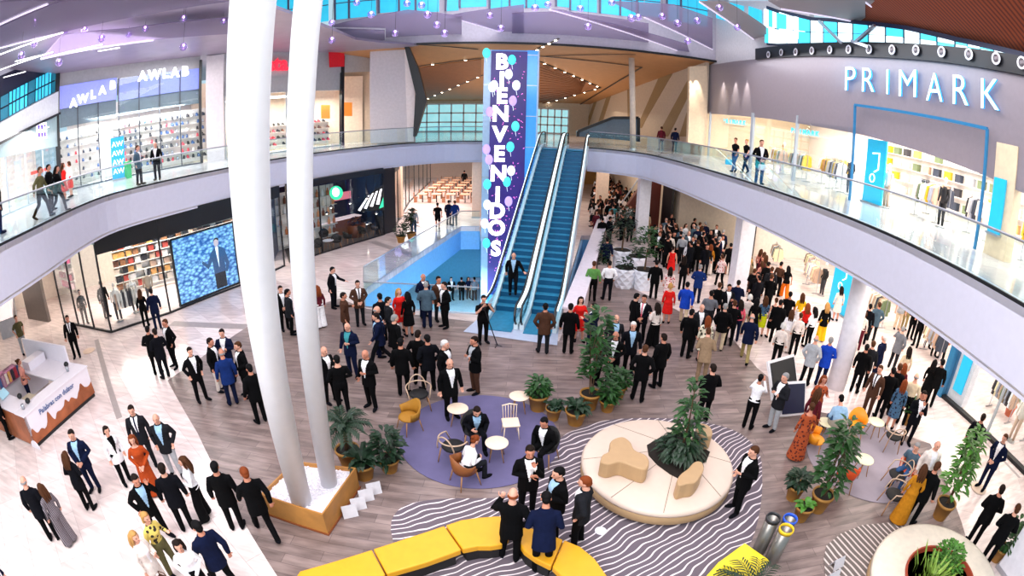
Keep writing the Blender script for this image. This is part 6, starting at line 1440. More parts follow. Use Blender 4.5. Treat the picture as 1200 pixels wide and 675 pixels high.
def hair_mesh(pose, sex, style):
    H = headM(upperT(pose)); mb = MB(); k = 1 if sex == 'm' else .95
    def fn(q):
        if q.z < -.02: q.z = -.02+(q.z+.02)*.45
        if q.y < -.03 and q.z < .045: q.y = -.03+(q.y+.03)*.25
        return q
    mb.ell(H @ Vector((0, .010, .150)), (.084*k, .104*k, .098*k), H, 20, 12, fn)
    mb.ell(H @ Vector((0, .045, .10)), (.07*k, .07*k, .075*k), H, 16, 8)
    if style == 'long':
        for x in (-.05, 0, .05): mb.tube([H @ Vector((x, .055, .15)), H @ Vector((x*1.35, .085, .03)), H @ Vector((x*1.5, .10, -.10)), H @ Vector((x*1.3, .095, -.2))], [.05, .045, .04, .022], 8, round_=True)
        for s in (1, -1): mb.tube([H @ Vector((s*.066, .01, .16)), H @ Vector((s*.082, .0, .06)), H @ Vector((s*.085, .01, -.05))], [.028, .028, .018], 8, round_=True)
    elif style == 'bob':
        for s in (1, -1): mb.tube([H @ Vector((s*.06, .02, .16)), H @ Vector((s*.078, .01, .04))], [.036, .03], 8, round_=True)
        mb.tube([H @ Vector((0, .06, .14)), H @ Vector((0, .08, .02))], [.07, .05], 8, round_=True)
    elif style == 'bun': mb.ell(H @ Vector((0, .11, .17)), (.045, .045, .045), H, 10, 8)
    return mb.mesh('hair', mat('hair_black', HAIR['black'], .7, spec=.12), True)
def ring_hair(pose, sex):
    H = headM(upperT(pose)); mb = MB(); pts = [H @ Vector((math.cos(R_(a))*.07, .01+math.sin(R_(a))*.078, .105)) for a in range(-5, 190, 15)]
    mb.tube(pts, [(.014, .026)]*len(pts), 8, round_=True); return mb.mesh('hair_fringe', mat('hair_grey', HAIR['grey'], .7), True)
_pc = {}
def cached(key, fn):
    if key not in _pc: _pc[key] = fn()
    return _pc[key]
def kid(me, name, parent, m):
    return link(bpy.data.objects.new(name, tinted(me, m)), parent)
PLIST = []
def person(loc, face, spec, label, group=None, s=None):
    """spec: 'sex pose TOP BOTTOM hair skin' e.g. 'm clasp J.navy.white.wine P.navy dark.short a'"""
    sex, pose, top, bot, hr, sk = spec.split()
    loc = Vector(loc); az = math.degrees(math.atan2(-loc.x, loc.y)) if loc.length > .1 else 0
    rz = R_(face+az); s = s or ((1.1, 1.14, 1.0) if sex == 'm' else (1.0, 1.02, .945))
    if pose in ('sit', 'sit2'): s = (1.05, 1.03, 1.0) if sex == 'm' else (.97, .97, .95)
    t = thing('person', label, 'person', tuple(loc), rz, group); t.scale = s if hasattr(s, '__len__') else (s, s, s)
    kid(cached(('b', pose, sex), lambda: body_mesh(pose, sex)), 'body', t, mat('skin_'+sk, SKIN[sk], .55))
    tp = top.split('.'); ms = cached(('t', pose, sex, tp[0]), lambda: top_meshes(pose, sex, tp[0]))
    nm = {'J': 'jacket', 'S': 'shirt', 'T': 't_shirt', 'D': 'dress', 'L': 'long_dress', 'B': 'dress'}[tp[0]]
    kid(ms[0], nm, t, fab(tp[1]))
    if tp[0] == 'J':
        sc_ = tp[2] if len(tp) > 2 else 'white'; kid(ms[1], 'shirt', t, fab(sc_)); kid(ms[2], 'tie' if len(tp) > 3 else 'shirt_placket', t, fab(tp[3] if len(tp) > 3 else sc_))
    if tp[0] not in 'DLB' or bot[0] != '-':
        bp = bot.split('.'); kid(cached(('p', pose, sex, bp[0]), lambda: bottom_mesh(pose, sex, bp[0])), {'P': 'trousers', 'W': 'wide_trousers', 'K': 'skirt', 'H': 'shorts'}[bp[0]], t, fab(bp[1]))
    for me in cached(('s', pose), lambda: shoe_meshes(pose)): kid(me, 'shoe', t, fab('ink'))
    h = hr.split('.')
    if h[1] == 'bald': kid(cached(('r', pose, sex), lambda: ring_hair(pose, sex)), 'hair_fringe', t, mat('hair_'+h[0], HAIR[h[0]], .7))
    else: kid(cached(('h', pose, sex, h[1]), lambda: hair_mesh(pose, sex, h[1])), 'hair', t, mat('hair_'+h[0], HAIR[h[0]], .7, spec=.12))
    return t
# ------------------------------------------------------------------ the guests, each by where the feet stand
def Pn(x, y, face, spec, label, group=None, z=0.0, s=None): return person(at(x, y, z), face, spec, label, group, s)
ZP = .012
GUESTS = [
# lower left
(65, 632, 150, 'm stand J.ink.white P.black grey.bald a', 'bald man in a black suit beside the woman in striped trousers, lower left'),
(84, 636, 200, 'f stand S.stripe W.stripe brown.long a', 'woman with long brown hair in striped trousers back turned, lower left'),
(113, 574, 330, 'm clasp J.navy.lblue P.navy dark.short a', 'man in a navy suit and light blue shirt facing the long-haired woman'),
(107, 597, 140, 'f clasp J.ink.black P.black brown.long a', 'long-haired woman in black, back turned, facing the man in navy'),
(150, 566, 20, 'f stand J.white.black P.black dark.bob a', 'woman in a white jacket and black trousers, lower left'),
(178, 545, 345, 'm stand J.char.white.navy P.char dark.short a', 'man in a dark suit and navy tie behind the bald man in grey'),
(181, 578, 350, 'f clasp L.rust - auburn.long a', 'woman with long auburn hair in a rust-orange jumpsuit, lower left'),
(207, 556, 340, 'm pocket J.char.lblue P.lgrey grey.bald a', 'bald man in dark jacket and pale grey trousers, lower left'),
(221, 620, 170, 'm stand J.ink.white P.black dark.short a', 'man in black, back turned between the woman in white and the phone caller'),
(242, 606, 260, 'f talk S.white W.black brown.long a', 'brown-haired woman in a white blouse and wide black trousers, lower left'),
(191, 630, 10, 'm phone J.black.lblue P.black dark.short b', 'man in black jacket holding a phone to his ear, lower left'),
(279, 619, 165, 'm stand J.black.white P.black black.short b', 'man in black, back turned, left of the walking pair, lower left'),
(314, 628, 190, 'm walk J.black.white P.black auburn.short b', 'man in black, back turned, nearest the pebble planter'),
(196, 694, 30, 'f glass J.offw.white P.offw blond.long a', 'fair-haired woman in a cream-white outfit carrying a bag, bottom left'),
(206, 672, 30, 'f talk S.print P.olive blond.bob a', 'woman in a dark yellow-patterned top half hidden at the bottom left'),
(246, 704, 350, 'f clasp S.white K.black dark.long a', 'dark-haired woman in a white blouse and black skirt at the bottom edge'),
(270, 690, 200, 'm walk J.navy.white P.black black.short b', 'man in a dark navy jacket walking away at the bottom edge'),
(30, 720, 60, 'm stand J.navy.white P.navy dark.short a', 'man in a navy jacket cut off by the bottom left corner'),
(12, 514, 90, 'm stand J.black.white P.black black.short b', 'person in black standing at the left end of the kiosk'),
# left
(30, 415, 20, 'm pocket T.olive P.lgrey brown.short a', 'man in an olive T-shirt and grey trousers behind the kiosk, far left'),
(91, 419, 350, 'm stand J.black.white.black P.black dark.short b', 'man in a black suit and tie alone near the kiosk'),
(101, 380, 10, 'f stand S.black P.black dark.bun a', 'shop assistant in black inside the glass corner shop, far left'),
(126, 372, 30, 'm stand S.black P.black dark.short c', 'person in black inside the left fashion shop behind the glass'),
(38, 473, 80, 'f clasp T.salmon P.navy brown.bun b', 'woman in a salmon T-shirt working inside the kiosk'),
(186, 386, 185, 'm stand J.navy.white P.navy dark.short a', 'man in a dark blue suit looking into the left shop window'),
(172, 383, 170, 'f stand S.black P.black brown.long a', 'woman in black beside the man looking into the left shop window'),
(186, 439, 160, 'm clasp J.black.white P.black black.short b', 'man in a black suit left of the trio on the pale floor'),
(195, 443, 200, 'm clasp J.ink.white P.ink dark.short a', 'man in black, back turned, middle of the trio'),
(206, 430, 300, 'm pocket J.black.white P.black brown.short b', 'man in a black jacket and open white shirt, right of the trio'),
(237, 470, 20, 'm pocket J.black.white P.black dark.short a', 'man in a black suit standing alone on the floor boundary'),
(272, 446, 340, 'm cross J.navy.white P.navy dark.short a', 'man in a navy suit with folded arms facing the man in the blue jacket'),
(259, 458, 60, 'm stand J.black.white P.offw dark.short b', 'man in a black jacket and off-white trousers, left of the ring of four'),
(274, 474, 185, 'm stand J.blue.white P.navy grey.bald b', 'bald man in bright blue jacket in the ring of four'),
(292, 464, 290, 'm clasp J.black.white P.black brown.short a', 'man in black on the right of the ring of four'),
(307, 495, 200, 'm stand J.black.black P.black black.short b', 'broad man in black back turned just left of the thick white pole'),
(335, 387, 20, 'm clasp J.black.white P.black dark.short a', 'man in a black suit standing between the two white poles'),
(343, 392, 90, 'm stand J.char.white P.black black.short b', 'man in charcoal half hidden behind the right-hand white pole'),
(377, 384, 200, 'f stand S.wine W.white auburn.long a', 'woman in a red-brown top and white trousers just right of the white poles'),
(392, 361, 60, 'm rail J.ink.white P.ink black.short a', 'man in a dark suit resting his hand on the glass railing'),
(485, 276, 180, 'm walk S.lgrey P.denim dark.short a', 'man in a pale shirt and jeans by the shrubs of the dark cafe'),
(513, 268, 180, 'm walk T.black H.black black.short b', 'man in a black T-shirt and shorts walking in the left corridor'),
(526, 264, 150, 'm stand J.navy.white P.navy dark.short a', 'taller man of the pair in dark suits walking in the left corridor'),
(533, 264.5, 200, 'm stand J.blue.white P.slate brown.short a', 'shorter man in blue of the pair walking in the left corridor'),
(544, 219, 180, 'm stand J.black.white P.black black.short b', 'lone dark figure beside the pale column at the end of the left corridor'),
# centre left crowd
(423, 381, 10, 'm clasp J.brown.white.black P.char dark.short a', 'man in a brown-black suit and dark tie behind the glass railing corner'),
(407, 398, 80, 'm glass J.brown.brown P.char dark.short b', 'man in a brown jacket turning sideways left of the glass railing'),
(445, 418, 100, 'm cross J.navy.lblue P.navy grey.bald a', 'bald man in a navy suit with folded arms, centre left'),
(470, 389, 20, 'f stand D.red - blond.long a', 'fair-haired woman in a red dress by the floor opening'),
(480, 394, 200, 'f stand D.black - black.long b', 'dark-haired woman in black back turned next to the woman in red'),
(448, 427, 270, 'm walk J.navy.lblue P.ink dark.short a', 'man in a navy suit striding left past the bald man with folded arms'),
(414, 440, 330, 'm glass J.navy.teal P.navy grey.bald a', 'bald man in a navy jacket over a teal shirt, behind the palm'),
(388, 472, 40, 'm glass J.black.white P.black grey.bald a', 'bald man with open white shirt beside the white pole'),
(436, 477, 320, 'm glass J.black.white P.black grey.bald b', 'bald man in a dark suit gesturing right above the palm'),
(404, 485, 190, 'm clasp S.black P.black black.short a', 'man in plain black back turned among the bald men by the palm'),
(474, 463, 170, 'm stand J.black.black P.black black.short b', 'man in black back turned standing near the hoop armchair'),
(493, 452, 160, 'm pocket J.black.white P.black dark.short a', 'man in a black suit turned away behind the hoop armchair, left of two'),
(504, 458, 200, 'm pocket J.ink.black P.black black.short b', 'man in a black suit turned away behind the hoop armchair, right of two'),
(501, 384, 180, 'm clasp J.slate.white P.navy grey.short a', 'grey-haired man in a slate-blue jacket back turned near the floor opening'),
(497, 372, 40, 'm clasp J.navy.white P.navy grey.bald b', 'bald man in navy facing the man in the slate-blue jacket'),
(515, 376, 30, 'm talk J.brown.white P.char dark.short b', 'man in a dark brown suit, left one near the glass railing end'),
(522, 384, 300, 'm clasp J.black.white P.black dark.short a', 'man in a black suit, right one near the glass railing end'),
(523, 465, 60, 'm stand J.black.white P.black white.short a', 'white-haired man in a black suit facing the man with folded arms'),
(557, 460, 300, 'm cross J.black.lgrey P.brown dark.short b', 'man in a dark jacket with folded arms facing the white-haired man'),
(529, 489, 20, 'm stand J.black.white P.black grey.bald a', 'bald man in a dark suit standing at the rear edge of the violet rug'),
(566, 402, 20, 'm camera T.black P.black dark.short a', 'cameraman in a black T-shirt with a monopod at the foot of the escalators'),
(636.5, 414, 180, 'm pocket J.brown.white P.char black.short b', 'man in a brown-grey suit back turned facing the right-hand escalator'),
(449, 400, 200, 'm stand J.ink.white P.black black.short b', 'man in black half hidden behind the man striding left'),
(458, 405, 90, 'm stand J.char.white P.char dark.short a', 'man in charcoal between the striding man and the woman in black'),
(466, 430, 120, 'm clasp J.black.white P.black grey.short a', 'man in black with grey hair left of the two men behind the hoop armchair'),
# centre right
(665, 414, 175, 'm stand J.black.black P.black black.short b', 'man in a long black coat back turned in front of the parapet end'),
(677, 400, 10, 'f talk D.red - dark.long a', 'woman in a red top facing the camera behind the man in the black coat'),
(692, 413, 250, 'm talk J.navy.white P.navy dark.short a', 'man in a navy suit beside the man in the long black coat'),
(716, 428, 20, 'm stand J.char.lblue P.char grey.bald a', 'bald man in light blue shirt, rear of three by the tall plant'),
(735, 438, 10, 'm stand J.ink.lblue P.black white.short a', 'white-haired man in a dark suit and light blue shirt by the central plants'),
(715, 451, 350, 'm clasp J.black.white P.black grey.bald b', 'bald man in black directly behind the tall central plant'),
(698, 449, 60, 'f stand S.wine P.black auburn.bun a', 'small red-haired woman half hidden by the tall central plant'),
(749, 400, 345, 'm clasp J.ink.white.pink P.black dark.short b', 'man in a dark suit with a pink tie, centre right'),
(764, 407, 210, 'f glass S.offw W.black dark.long b', 'woman in a cream blouse and black trousers before the man with the pink tie'),
(740, 398, 120, 'm stand J.black.white P.black black.short a', 'man in black left of the man with the pink tie'),
(747, 470, 175, 'm pocket J.black.white P.black brown.short a', 'broad man in black back turned left of two beyond the central plants'),
(769, 454, 220, 'm stand J.black.white P.black dark.short b', 'slimmer man in black, right of two beyond the central plants'),
(780, 379, 185, 'f stand D.red - blond.bob a', 'woman in a bright red dress back turned, nearest of the women in red'),
(781, 356, 180, 'f stand D.floral - dark.long b', 'woman in a red and white patterned dress back turned'),
(785, 326, 180, 'f stand B.red - dark.bun a', 'woman in a sleeveless red dress farthest back among the women in red'),
(799, 381, 180, 'm walk J.royal.white P.beige black.short b', 'man in a bright blue jacket and beige trousers back turned'),
(815, 355, 175, 'm clasp J.blue.white P.navy grey.short a', 'man in a blue jacket and dark trousers on the bright floor'),
(826, 392, 180, 'm cross S.grey P.char black.short b', 'man in a grey shirt back turned left of the white-haired woman'),
(802, 419, 160, 'm stand J.black.white P.black black.short b', 'man in black, back turned, beside the woman in a leafy dress'),
(814, 411, 20, 'm clasp J.char.white P.char grey.bald a', 'bald man in charcoal facing the woman in a leafy dress'),
(821, 424, 190, 'f stand D.leafprint - auburn.long a', 'woman in a pale leaf-patterned dress back turned'),
(820, 448, 185, 'm bend J.tan.white P.tan brown.short a', 'man in a tan jacket bending forward right of the tan-floored aisle'),
(822, 494, 210, 'm clasp J.black.white P.black dark.short a', 'man in a black suit with a white collar behind the round bench'),
(841, 410, 180, 'm pocket J.black.white P.beige grey.short a', 'grey-haired man in a black jacket and beige trousers back turned'),
(852, 405, 185, 'm clasp J.black.black P.black brown.short b', 'man all in black right of the man in beige trousers'),
(860, 400, 200, 'f stand S.pink P.navy dark.long b', 'woman in a pink top in the right-hand crowd'),
(871, 392, 180, 'f stand S.offw P.beige white.bob a', 'white-haired woman in a cream top in the right-hand crowd'),
(879, 397, 170, 'f stand D.black - black.long b', 'woman in a long black jacket behind the woman with the lime skirt'),
(889, 394, 190, 'f stand S.blueprint K.lime brown.long a', 'woman in a lime-yellow skirt'),
(901, 396, 200, 'f stand B.black - brown.bun a', 'woman in a sleeveless black dress with bare arms right of the lime skirt'),
(871, 424, 185, 'm walk J.navy.white P.khaki grey.bald a', 'bald man in a navy jacket and khaki trousers walking away, right of centre'),
(875, 502, 170, 'f camera S.white P.black black.bun b', 'woman in a white blouse raising a phone, back turned, right of centre'),
(903, 503, 320, 'm cross J.char.white P.lgrey grey.short a', 'man in a dark jacket with folded arms before the slanted black panel'),
(836, 380, 170, 'm stand J.black.white P.black brown.short a', 'man in black near the grey-shirted man in the right-hand crowd'),
(847, 382, 20, 'm glass J.ink.white P.ink dark.short b', 'man in ink-blue facing the camera in the right-hand crowd'),
(858, 376, 180, 'm cross J.navy.white P.black dark.short a', 'man in a dark navy jacket, back turned, above the pink-topped woman'),
# right
(942, 451, 170, 'm pocket J.lgrey.white P.black grey.bald a', 'bald man in a light grey jacket back turned left of the man in blue'),
(959, 452, 180, 'm clasp J.royal.white P.navy grey.short b', 'man in royal blue, back turned left of the round white column'),
(960, 400, 200, 'f stand J.black.black W.yellow blond.long a', 'fair-haired woman in a black jacket and mustard-yellow trousers'),
(978, 376, 200, 'f stand D.offw - dark.long b', 'woman in a beige dress in front of the turquoise ground-floor panel'),
(945, 407, 230, 'f stand S.white P.black black.long b', 'dark-haired woman in a white top and black trousers left of the yellow trousers'),
(937, 402, 200, 'f stand S.red P.black auburn.long a', 'auburn-haired woman in a bright red top'),
(928, 416, 190, 'f stand S.offw P.black brown.bun a', 'woman in a cream jacket and dark trousers beside the red top'),
(907, 430, 175, 'f stand S.offw P.black white.bob a', 'white-haired woman in an off-white blouse and black trousers'),
(918, 412, 180, 'f stand S.white W.offw brown.long a', 'woman all in white behind the white-haired woman'),
(905, 402, 170, 'm stand J.black.white P.black black.short b', 'man in black right of the woman in the sleeveless black dress'),
(917, 390, 180, 'm stand T.black P.black black.short c', 'man in a black T-shirt back turned above the woman in white'),
(932, 388, 190, 'f stand S.yellow K.white brown.long a', 'woman in a yellow top near the ground-floor shop opening'),
(898, 355, 185, 'm stand J.char.white P.black brown.short b', 'man in charcoal watching the ground-floor clothes racks'),
(909, 347, 150, 'm stand S.brown P.black black.short b', 'man in a brown shirt facing the racks of the ground-floor shop'),
(918, 350, 200, 'f walk T.black W.orange black.long b', 'woman in a black top and orange trousers at the ground-floor shop'),
(1003, 410, 185, 'f stand S.offw P.wine brown.bob a', 'woman in a pale coat just right of the round white column'),
(1009, 403, 180, 'm stand J.ink.white P.ink black.short b', 'man in ink black right behind the round white column'),
(1020, 400, 200, 'm pocket J.slate.white P.char brown.short b', 'man in a slate-grey jacket right of the round white column'),
(1000, 460, 175, 'm stand J.black.black P.black black.short b', 'man in black back turned, left of the tight group right of the round column'),
(1008, 455, 190, 'm stand J.char.white P.black brown.short a', 'man in charcoal, middle of the tight group right of the round column'),
(1022, 446, 250, 'm clasp J.navy.white P.navy white.short a', 'white-haired man in a navy jacket right of the tight group'),
(1044, 433, 160, 'm phone J.grey.white P.char grey.short a', 'man in a grey suit holding a phone up on the bright floor'),
(1051, 457, 200, 'f stand L.beige - dark.long a', 'woman in a long sand-coloured dress'),
(1013, 488, 340, 'm stand J.brown.white.black P.brown brown.short a', 'man in a brown suit, white shirt and black tie facing the camera'),
(1028, 490, 200, 'm clasp J.black.black P.black black.short b', 'man in black with clasped hands right of the man in the brown suit'),
(1036, 485, 190, 'm clasp J.black.white P.black brown.short b', 'second man in black behind the empty hoop chair, right'),
(1043, 480, 190, 'f stand S.wine P.black auburn.long a', 'brown-haired woman partly hidden behind the men in black'),
(1041, 502, 180, 'f stand D.blueprint - auburn.long b', 'woman in a blue patterned dress behind the hoop armchair'),
(1054, 497, 190, 'm stand S.beige P.black grey.bald a', 'man in a beige shirt right of the blue patterned dress'),
(1079, 473, 170, 'f stand D.black - black.long b', 'woman in a short black dress by the blue doorpost on the right'),
(1087, 476, 190, 'm stand J.black.black P.black black.short c', 'man in black behind the woman in the short black dress'),
(1060, 520, 20, 'm chin J.ink.white P.ink dark.short b', 'man in a dark suit touching his chin, right of the hoop chair'),
(1065, 397, 20, 'm cross J.black.black P.black black.short b', 'person in black with folded arms, leftmost of the line under the right fascia'),
(1072, 406, 340, 'm camera T.black P.black black.short b', 'photographer in black raising a camera in the line under the right fascia'),
(1085, 407, 20, 'f glass S.blueprint P.black black.bun b', 'woman in a patterned top in the line under the right fascia'),
(1093, 417, 20, 'f clasp S.beige P.black blond.long a', 'fair-haired woman in beige in the line under the right fascia'),
(1102, 421, 330, 'm stand J.black.black P.black black.short b', 'person in black, rightmost of the line under the right fascia'),
(1050, 386, 20, 'm stand T.lgrey P.beige brown.short a', 'man in beige trousers far back in the ground-floor shop, left of two'),
(1058, 386, 20, 'f stand S.offw P.khaki brown.long a', 'woman in khaki trousers far back in the ground-floor shop, right of two'),
(948, 500, 20, 'f talk L.rustprint - auburn.long b', 'auburn-haired woman in a rust patterned dress, rear of the three in rust'),
(940, 518, 160, 'f stand L.wine - brown.long b', 'woman in a long dark red dress, middle of the three in rust'),
(931, 537, 200, 'f stand L.rustprint - brown.bun b', 'woman in a long rust patterned dress, nearest of the three in rust'),
(1068, 584, 30, 'm stand J.offw.white P.ink grey.bald a', 'man in a pale jacket behind the yellow-coated woman on the right'),
(1051, 611, 200, 'f stand L.ochre - brown.long b', 'woman in an ochre-yellow coat back turned by the ring bench'),
(1064, 612, 160, 'm stand J.black.white P.black brown.short b', 'man in black beside the woman in the ochre coat'),
(1126, 547, 170, 'm stand J.ink.white P.black dark.short b', 'man in black walking behind the tall right-hand potted plant'),
(1149, 572, 340, 'm clasp J.navy.white P.navy brown.short a', 'man in a navy suit standing on a round mat at the right edge'),
(1136, 638, 200, 'm clasp J.black.white P.black dark.short b', 'man in a black suit walking away beside the ring bench'),
(1151, 661, 200, 'm clasp J.black.white P.black brown.short a', 'man in black at the bottom right corner beside the potted plant'),
(860, 598, 310, 'm glass J.black.white P.black brown.short a', 'man in a black suit with glasses looking at his phone beside the round bench'),
# huddle at the bottom centre
(617, 600, 10, 'm chin J.black.white P.black dark.short b', 'man in black with a hand at his mouth, rear of the bottom-centre huddle'),
(598, 655, 175, 'm phone J.black.black P.black auburn.bald a', 'bald man in black back turned in the bottom-centre huddle'),
(648, 626, 300, 'm glass J.black.lblue P.black black.short a', 'man in black with a light blue shirt in the bottom-centre huddle'),
(634, 668, 185, 'm bend J.navy.black P.black black.short b', 'man in a dark navy jacket bending forward, nearest of the bottom-centre huddle'),
(676, 637, 265, 'm pocket J.char.white P.black auburn.short a', 'man in a grey coat facing left at the edge of the bottom-centre huddle'),
]
for g in GUESTS: Pn(*g)
# seated guests
def seat(x, y, rzw, spec, label, z=0): 
    t = person(at(x, y, z), 0, spec, label); t.rotation_euler = (0, 0, rzw)
seat(557, 519, .25, 'm sit2 J.ink.lblue P.ink dark.short a', 'man in a dark suit and blue shirt sitting on the violet rug')
seat(546, 565, 2.25, 'f sit2 S.white P.char auburn.bun a', 'woman in a white top with a shoulder bag sitting in the brown armchair')
seat(638, 539, -.6, 'm sit J.black.white P.black black.short b', 'man in a black suit and open white shirt sitting before the central pots')
seat(975, 514, 2.9, 'm sit2 S.lblue P.denim black.short a', 'man in a light shirt sitting back turned on the pale rug')
seat(1057, 565, -1.25, 'm sit T.slate P.denim grey.short a', 'grey-haired man in a slate T-shirt sitting in the red armchair')
# escalator rider
p = person(EB+EN*(-.70)+ED*1.9+Vector((0, 0, .47)), 0, 'm ride J.black.lblue P.ink grey.bald a', 'man in a dark jacket and light blue shirt riding down the left escalator')
# upper level
for g in ((50.5, 256, 60, 'm walk S.olive P.black brown.short b', 'man in an olive jacket walking on the left upper walkway'),
          (61, 247, 60, 'm stand J.black.black P.black black.short b', 'man in black beside the olive jacket on the left upper walkway'),
          (70, 250, 60, 'f walk J.black.black P.black dark.long b', 'woman in black striding on the left upper walkway'),
          (77, 236, 100, 'f stand D.red - brown.long b', 'woman in a red dress on the left upper walkway'),
          (84, 231, 250, 'f stand S.white K.red brown.bob a', 'woman in a white top and red skirt on the left upper walkway'),
          (2, 274, 90, 'm stand J.ink.black P.navy black.short b', 'person in dark blue at the left edge of the upper walkway'),
          (163.5, 217, 60, 'm glass J.slate.white P.ink brown.short a', 'man in a slate-blue jacket before the glass sports shop upstairs'),
          (185, 211, 340, 'm rail J.black.white P.black grey.bald a', 'bald man in black jacket reaching out on the left upper walkway'),
          (312, 182, 90, 'f stand S.salmon P.brown brown.long a', 'small woman in pale red between the white poles on the upper level'),
          (888.5, 216, 20, 'm clasp J.black.white P.denim brown.short a', 'man in a black jacket and jeans with a bag at the right upper railing'),
          (873, 203, 320, 'f walk T.black P.navy blond.bun a', 'woman in a black T-shirt, middle of three on the right walkway'),
          (860, 202, 330, 'f walk T.black P.denim brown.bun b', 'woman in a black T-shirt with a turquoise bag on the right walkway'),
          (916, 200, 180, 'f stand T.white H.slate blond.bob a', 'woman in a white top and shorts inside the upper clothing shop'),
          (774, 176, 200, 'm stand J.wine.white P.wine brown.short b', 'man in a brown-red jacket before the striped wall, left of two'),
          (790, 178, 160, 'm stand J.navy.white P.navy dark.short a', 'man in a navy jacket before the striped wall, right of two')):
    Pn(*g, z=UP)
# people on the level below
for x, y, f, sp, lb in ((529, 352, 20, 'm stand J.black.white P.black dark.short a', 'man in black standing on the level below, seen through the floor opening'), (541, 352, 180, 'm stand T.black P.black black.short b', 'man in a black T-shirt on the level below beside the tables, left'), (549, 350, 20, 'f stand S.navy P.black black.long b', 'woman in navy on the level below beside the tables, middle'), (556, 352, 200, 'm stand T.grey P.black black.short b', 'man in a grey T-shirt on the level below beside the tables, right')):
    Pn(x, y, f, sp, lb, z=-5.55)
# by the parapet and planters
for g in ((693, 353, 180, 'm stand S.green P.black brown.short b', 'man in a green shirt beside the parapet'),
          (711, 352, 190, 'm pocket S.white P.ink black.short b', 'man in a white shirt left of the white planters'),
          (709, 318, 180, 'm stand J.navy.navy P.black black.short b', 'dark navy figure between the shrubs and the white planters'),
          (765, 350, 180, 'm stand J.black.white P.black black.short b', 'man in black standing close right of the white planters'),
          (798, 340, 170, 'f stand T.black P.black dark.long c', 'woman in black left of the man in the blue jacket on the bright floor'),
          (829, 322, 190, 'f stand S.ochre W.offw auburn.long b', 'woman in an ochre top and cream trousers in the rear crowd'),
          (804, 318, 180, 'f stand S.white W.white black.long b', 'woman in white with long black hair in the rear crowd'),
          (797, 310, 170, 'm stand S.lgrey P.char grey.short a', 'man in a pale shirt left of the woman in white, rear crowd'),
          (842, 337, 200, 'f walk T.floral P.black brown.bun b', 'woman in a red-white top striding in black trousers left of the row column'),
          (852, 322, 180, 'm stand J.black.white P.black black.short b', 'man in black close to the left side of the row column'),
          (835, 308, 170, 'm stand J.navy.white P.navy grey.short a', 'grey-haired man in navy in the rear crowd before the beige wall'),
          (757, 276, 180, 'f stand L.beige - brown.long b', 'woman in a long sand dress deep in the rear crowd'),
          (733, 272, 180, 'm stand S.lgrey P.char white.short a', 'white-haired man in a pale grey shirt deep in the rear crowd'),
          (717, 268, 190, 'm stand T.teal P.black black.short b', 'man in a turquoise shirt deep in the rear crowd')):
    Pn(*g)
# rear crowd: look-alikes that nothing tells apart at this distance share one label and one group
def crowd(poly, n, specs, label, group, seed, zz=0, mind=.42):
    rg = random.Random(seed); P = [at(*q) for q in poly]; pts = []
    def inside(x, y):
        c = False
        for i in range(len(P)):
            a, b = P[i], P[i-1]
            if (a.y > y) != (b.y > y) and x < (b.x-a.x)*(y-a.y)/(b.y-a.y)+a.x: c = not c
        return c
    x0, x1 = min(p.x for p in P), max(p.x for p in P); y0, y1 = min(p.y for p in P), max(p.y for p in P); tr = 0
    while len(pts) < n and tr < 9000:
        tr += 1; x, y = rg.uniform(x0, x1), rg.uniform(y0, y1)
        if inside(x, y) and all((x-a)**2+(y-b)**2 > mind**2 for a, b in TAKEN+pts) and all((x-a)**2+(y-b)**2 > .7 for a, b in BIG): pts.append((x, y))
    for i, (x, y) in enumerate(pts): person((x, y, 0), rg.uniform(120, 240) if rg.random() < .8 else rg.uniform(-40, 40), specs[i % len(specs)], label, group)
    TAKEN.extend(pts)
BIG = [(o.location.x, o.location.y) for o in list(sc.objects) if o.name.split('.')[0] in ('faceted_planter', 'column')]
TAKEN = [(o.location.x, o.location.y) for o in list(sc.objects) if o.name.split('.')[0] in ('person', 'faceted_planter', 'column') and abs(o.location.z) < .3]
DK = ['m stand J.black.black P.black black.short b', 'm clasp J.black.white P.black brown.short b', 'm stand J.ink.black P.ink black.short b']
LT = ['f stand S.white P.black brown.long a', 'm stand S.offw P.char brown.short a', 'f stand S.offw K.char black.long b']
RD = ['f stand S.salmon P.char brown.long a', 'f stand D.wine - brown.long b', 'f stand S.tan P.brown blond.bob a']
crowd([(691, 262), (698, 228), (715, 219), (745, 232), (757, 262), (757, 287), (703, 290)], 66, DK, 'guest in dark clothes in the packed rear crowd right of the escalators', 'dark guests of the packed rear crowd', 1)
crowd([(691, 262), (698, 226), (716, 217), (745, 232), (755, 262), (752, 280), (701, 284)], 34, LT, 'guest in a light top in the packed rear crowd right of the escalators', 'light-topped guests of the packed rear crowd', 2)
crowd([(690, 258), (697, 228), (718, 214), (746, 240), (752, 275), (700, 284)], 16, RD, 'guest in red or tan in the packed rear crowd right of the escalators', 'red and tan guests of the packed rear crowd', 3)
crowd([(762, 300), (768, 278), (850, 290), (850, 325), (820, 325), (775, 315)], 32, DK, 'guest in dark clothes in the crowd before the beige wall', 'dark guests before the beige wall', 4)
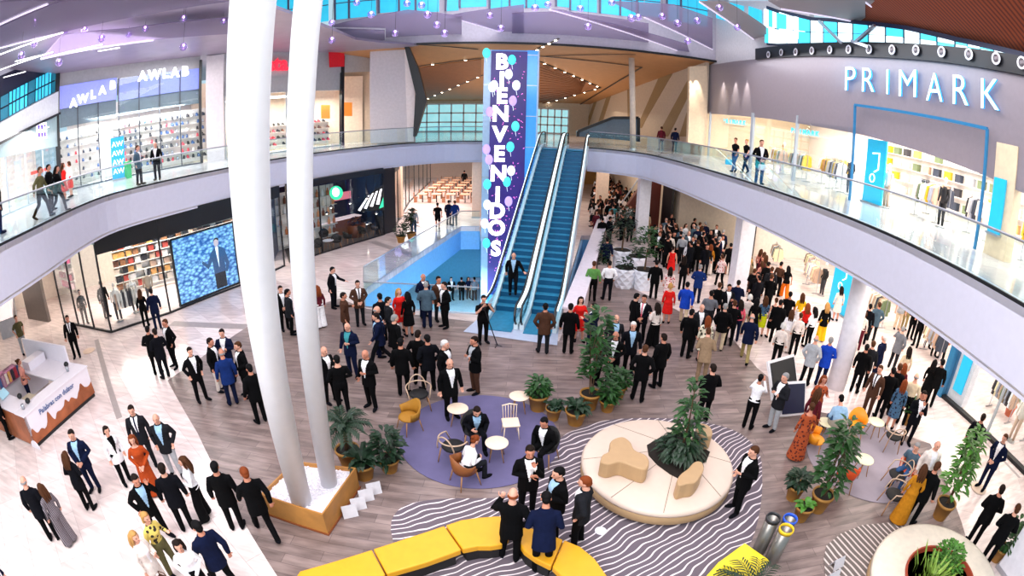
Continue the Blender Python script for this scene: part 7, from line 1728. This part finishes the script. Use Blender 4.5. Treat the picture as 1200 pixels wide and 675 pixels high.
crowd([(768, 300), (772, 285), (845, 292), (845, 318), (775, 312)], 9, ['m stand J.navy.white P.navy grey.short a', 'm stand J.slate.white P.navy grey.bald a'], 'guest in navy or slate blue in the crowd before the beige wall', 'navy guests before the beige wall', 5)
crowd([(768, 300), (772, 285), (845, 292), (845, 318), (775, 312)], 7, LT, 'guest in a light top in the crowd before the beige wall', 'light guests before the beige wall', 6)
crowd([(872, 345), (872, 318), (900, 330), (898, 350)], 8, RD+['f stand S.olive K.black brown.long a'], 'guest in tan or red beside the right foot of the row column', 'tan and red guests right of the row column', 7)
crowd([(872, 350), (880, 325), (900, 335), (898, 372), (876, 372)], 5, DK, 'guest in dark clothes beside the right foot of the row column', 'dark guests right of the row column', 8)
# held things
def handbag(loc, m, label, s=1.0):
    t = thing('handbag', label, 'bag', tuple(loc)); MB().prism([(-.14*s, -.05), (.14*s, -.05), (.14*s, .05), (-.14*s, .05)], 0, .2*s).build('bag_body', m, t, bevel=.01); MB().tube([(-.1*s, 0, .19*s), (-.07*s, 0, .34*s), (.07*s, 0, .34*s), (.1*s, 0, .19*s)], .01, 6).build('strap', m, t); return t
b = at(196, 694); handbag((b.x+.38, b.y-.12, .55), fabric(FAB['brown']), 'small brown handbag carried by the woman in cream-white at the bottom left')
b = at(860, 202, UP); handbag((b.x-.35, b.y-.05, UP+.35), mat('turquoise'), 'turquoise bag carried by the woman in the black T-shirt on the right walkway', 1.2)
b = at(888.5, 216, UP); handbag((b.x-.1, b.y-.38, UP+.6), m_white, 'white bag held by the man in jeans at the right upper railing', 1.1)
b = at(566, 402); t = thing('monopod', 'thin black camera monopod leaning in front of the cameraman', 'monopod', tuple(b+Vector((.5, -.25, 0))))
MB().tube([(-.45, .05, 1.35), (0, 0, .05)], .018, 6).build('pole', m_dark, t); 
for a in (0, 2.1, 4.2): MB().tube([(0, 0, .07), (math.cos(a)*.16, math.sin(a)*.16, .01)], .012, 5).build('foot', m_dark, t)
MB().box((-.47, .05, 1.42), (.16, .22, .13)).cyl((-.47, -.05, 1.42), (-.47, -.2, 1.42), .05).build('video_camera', m_dark, t)
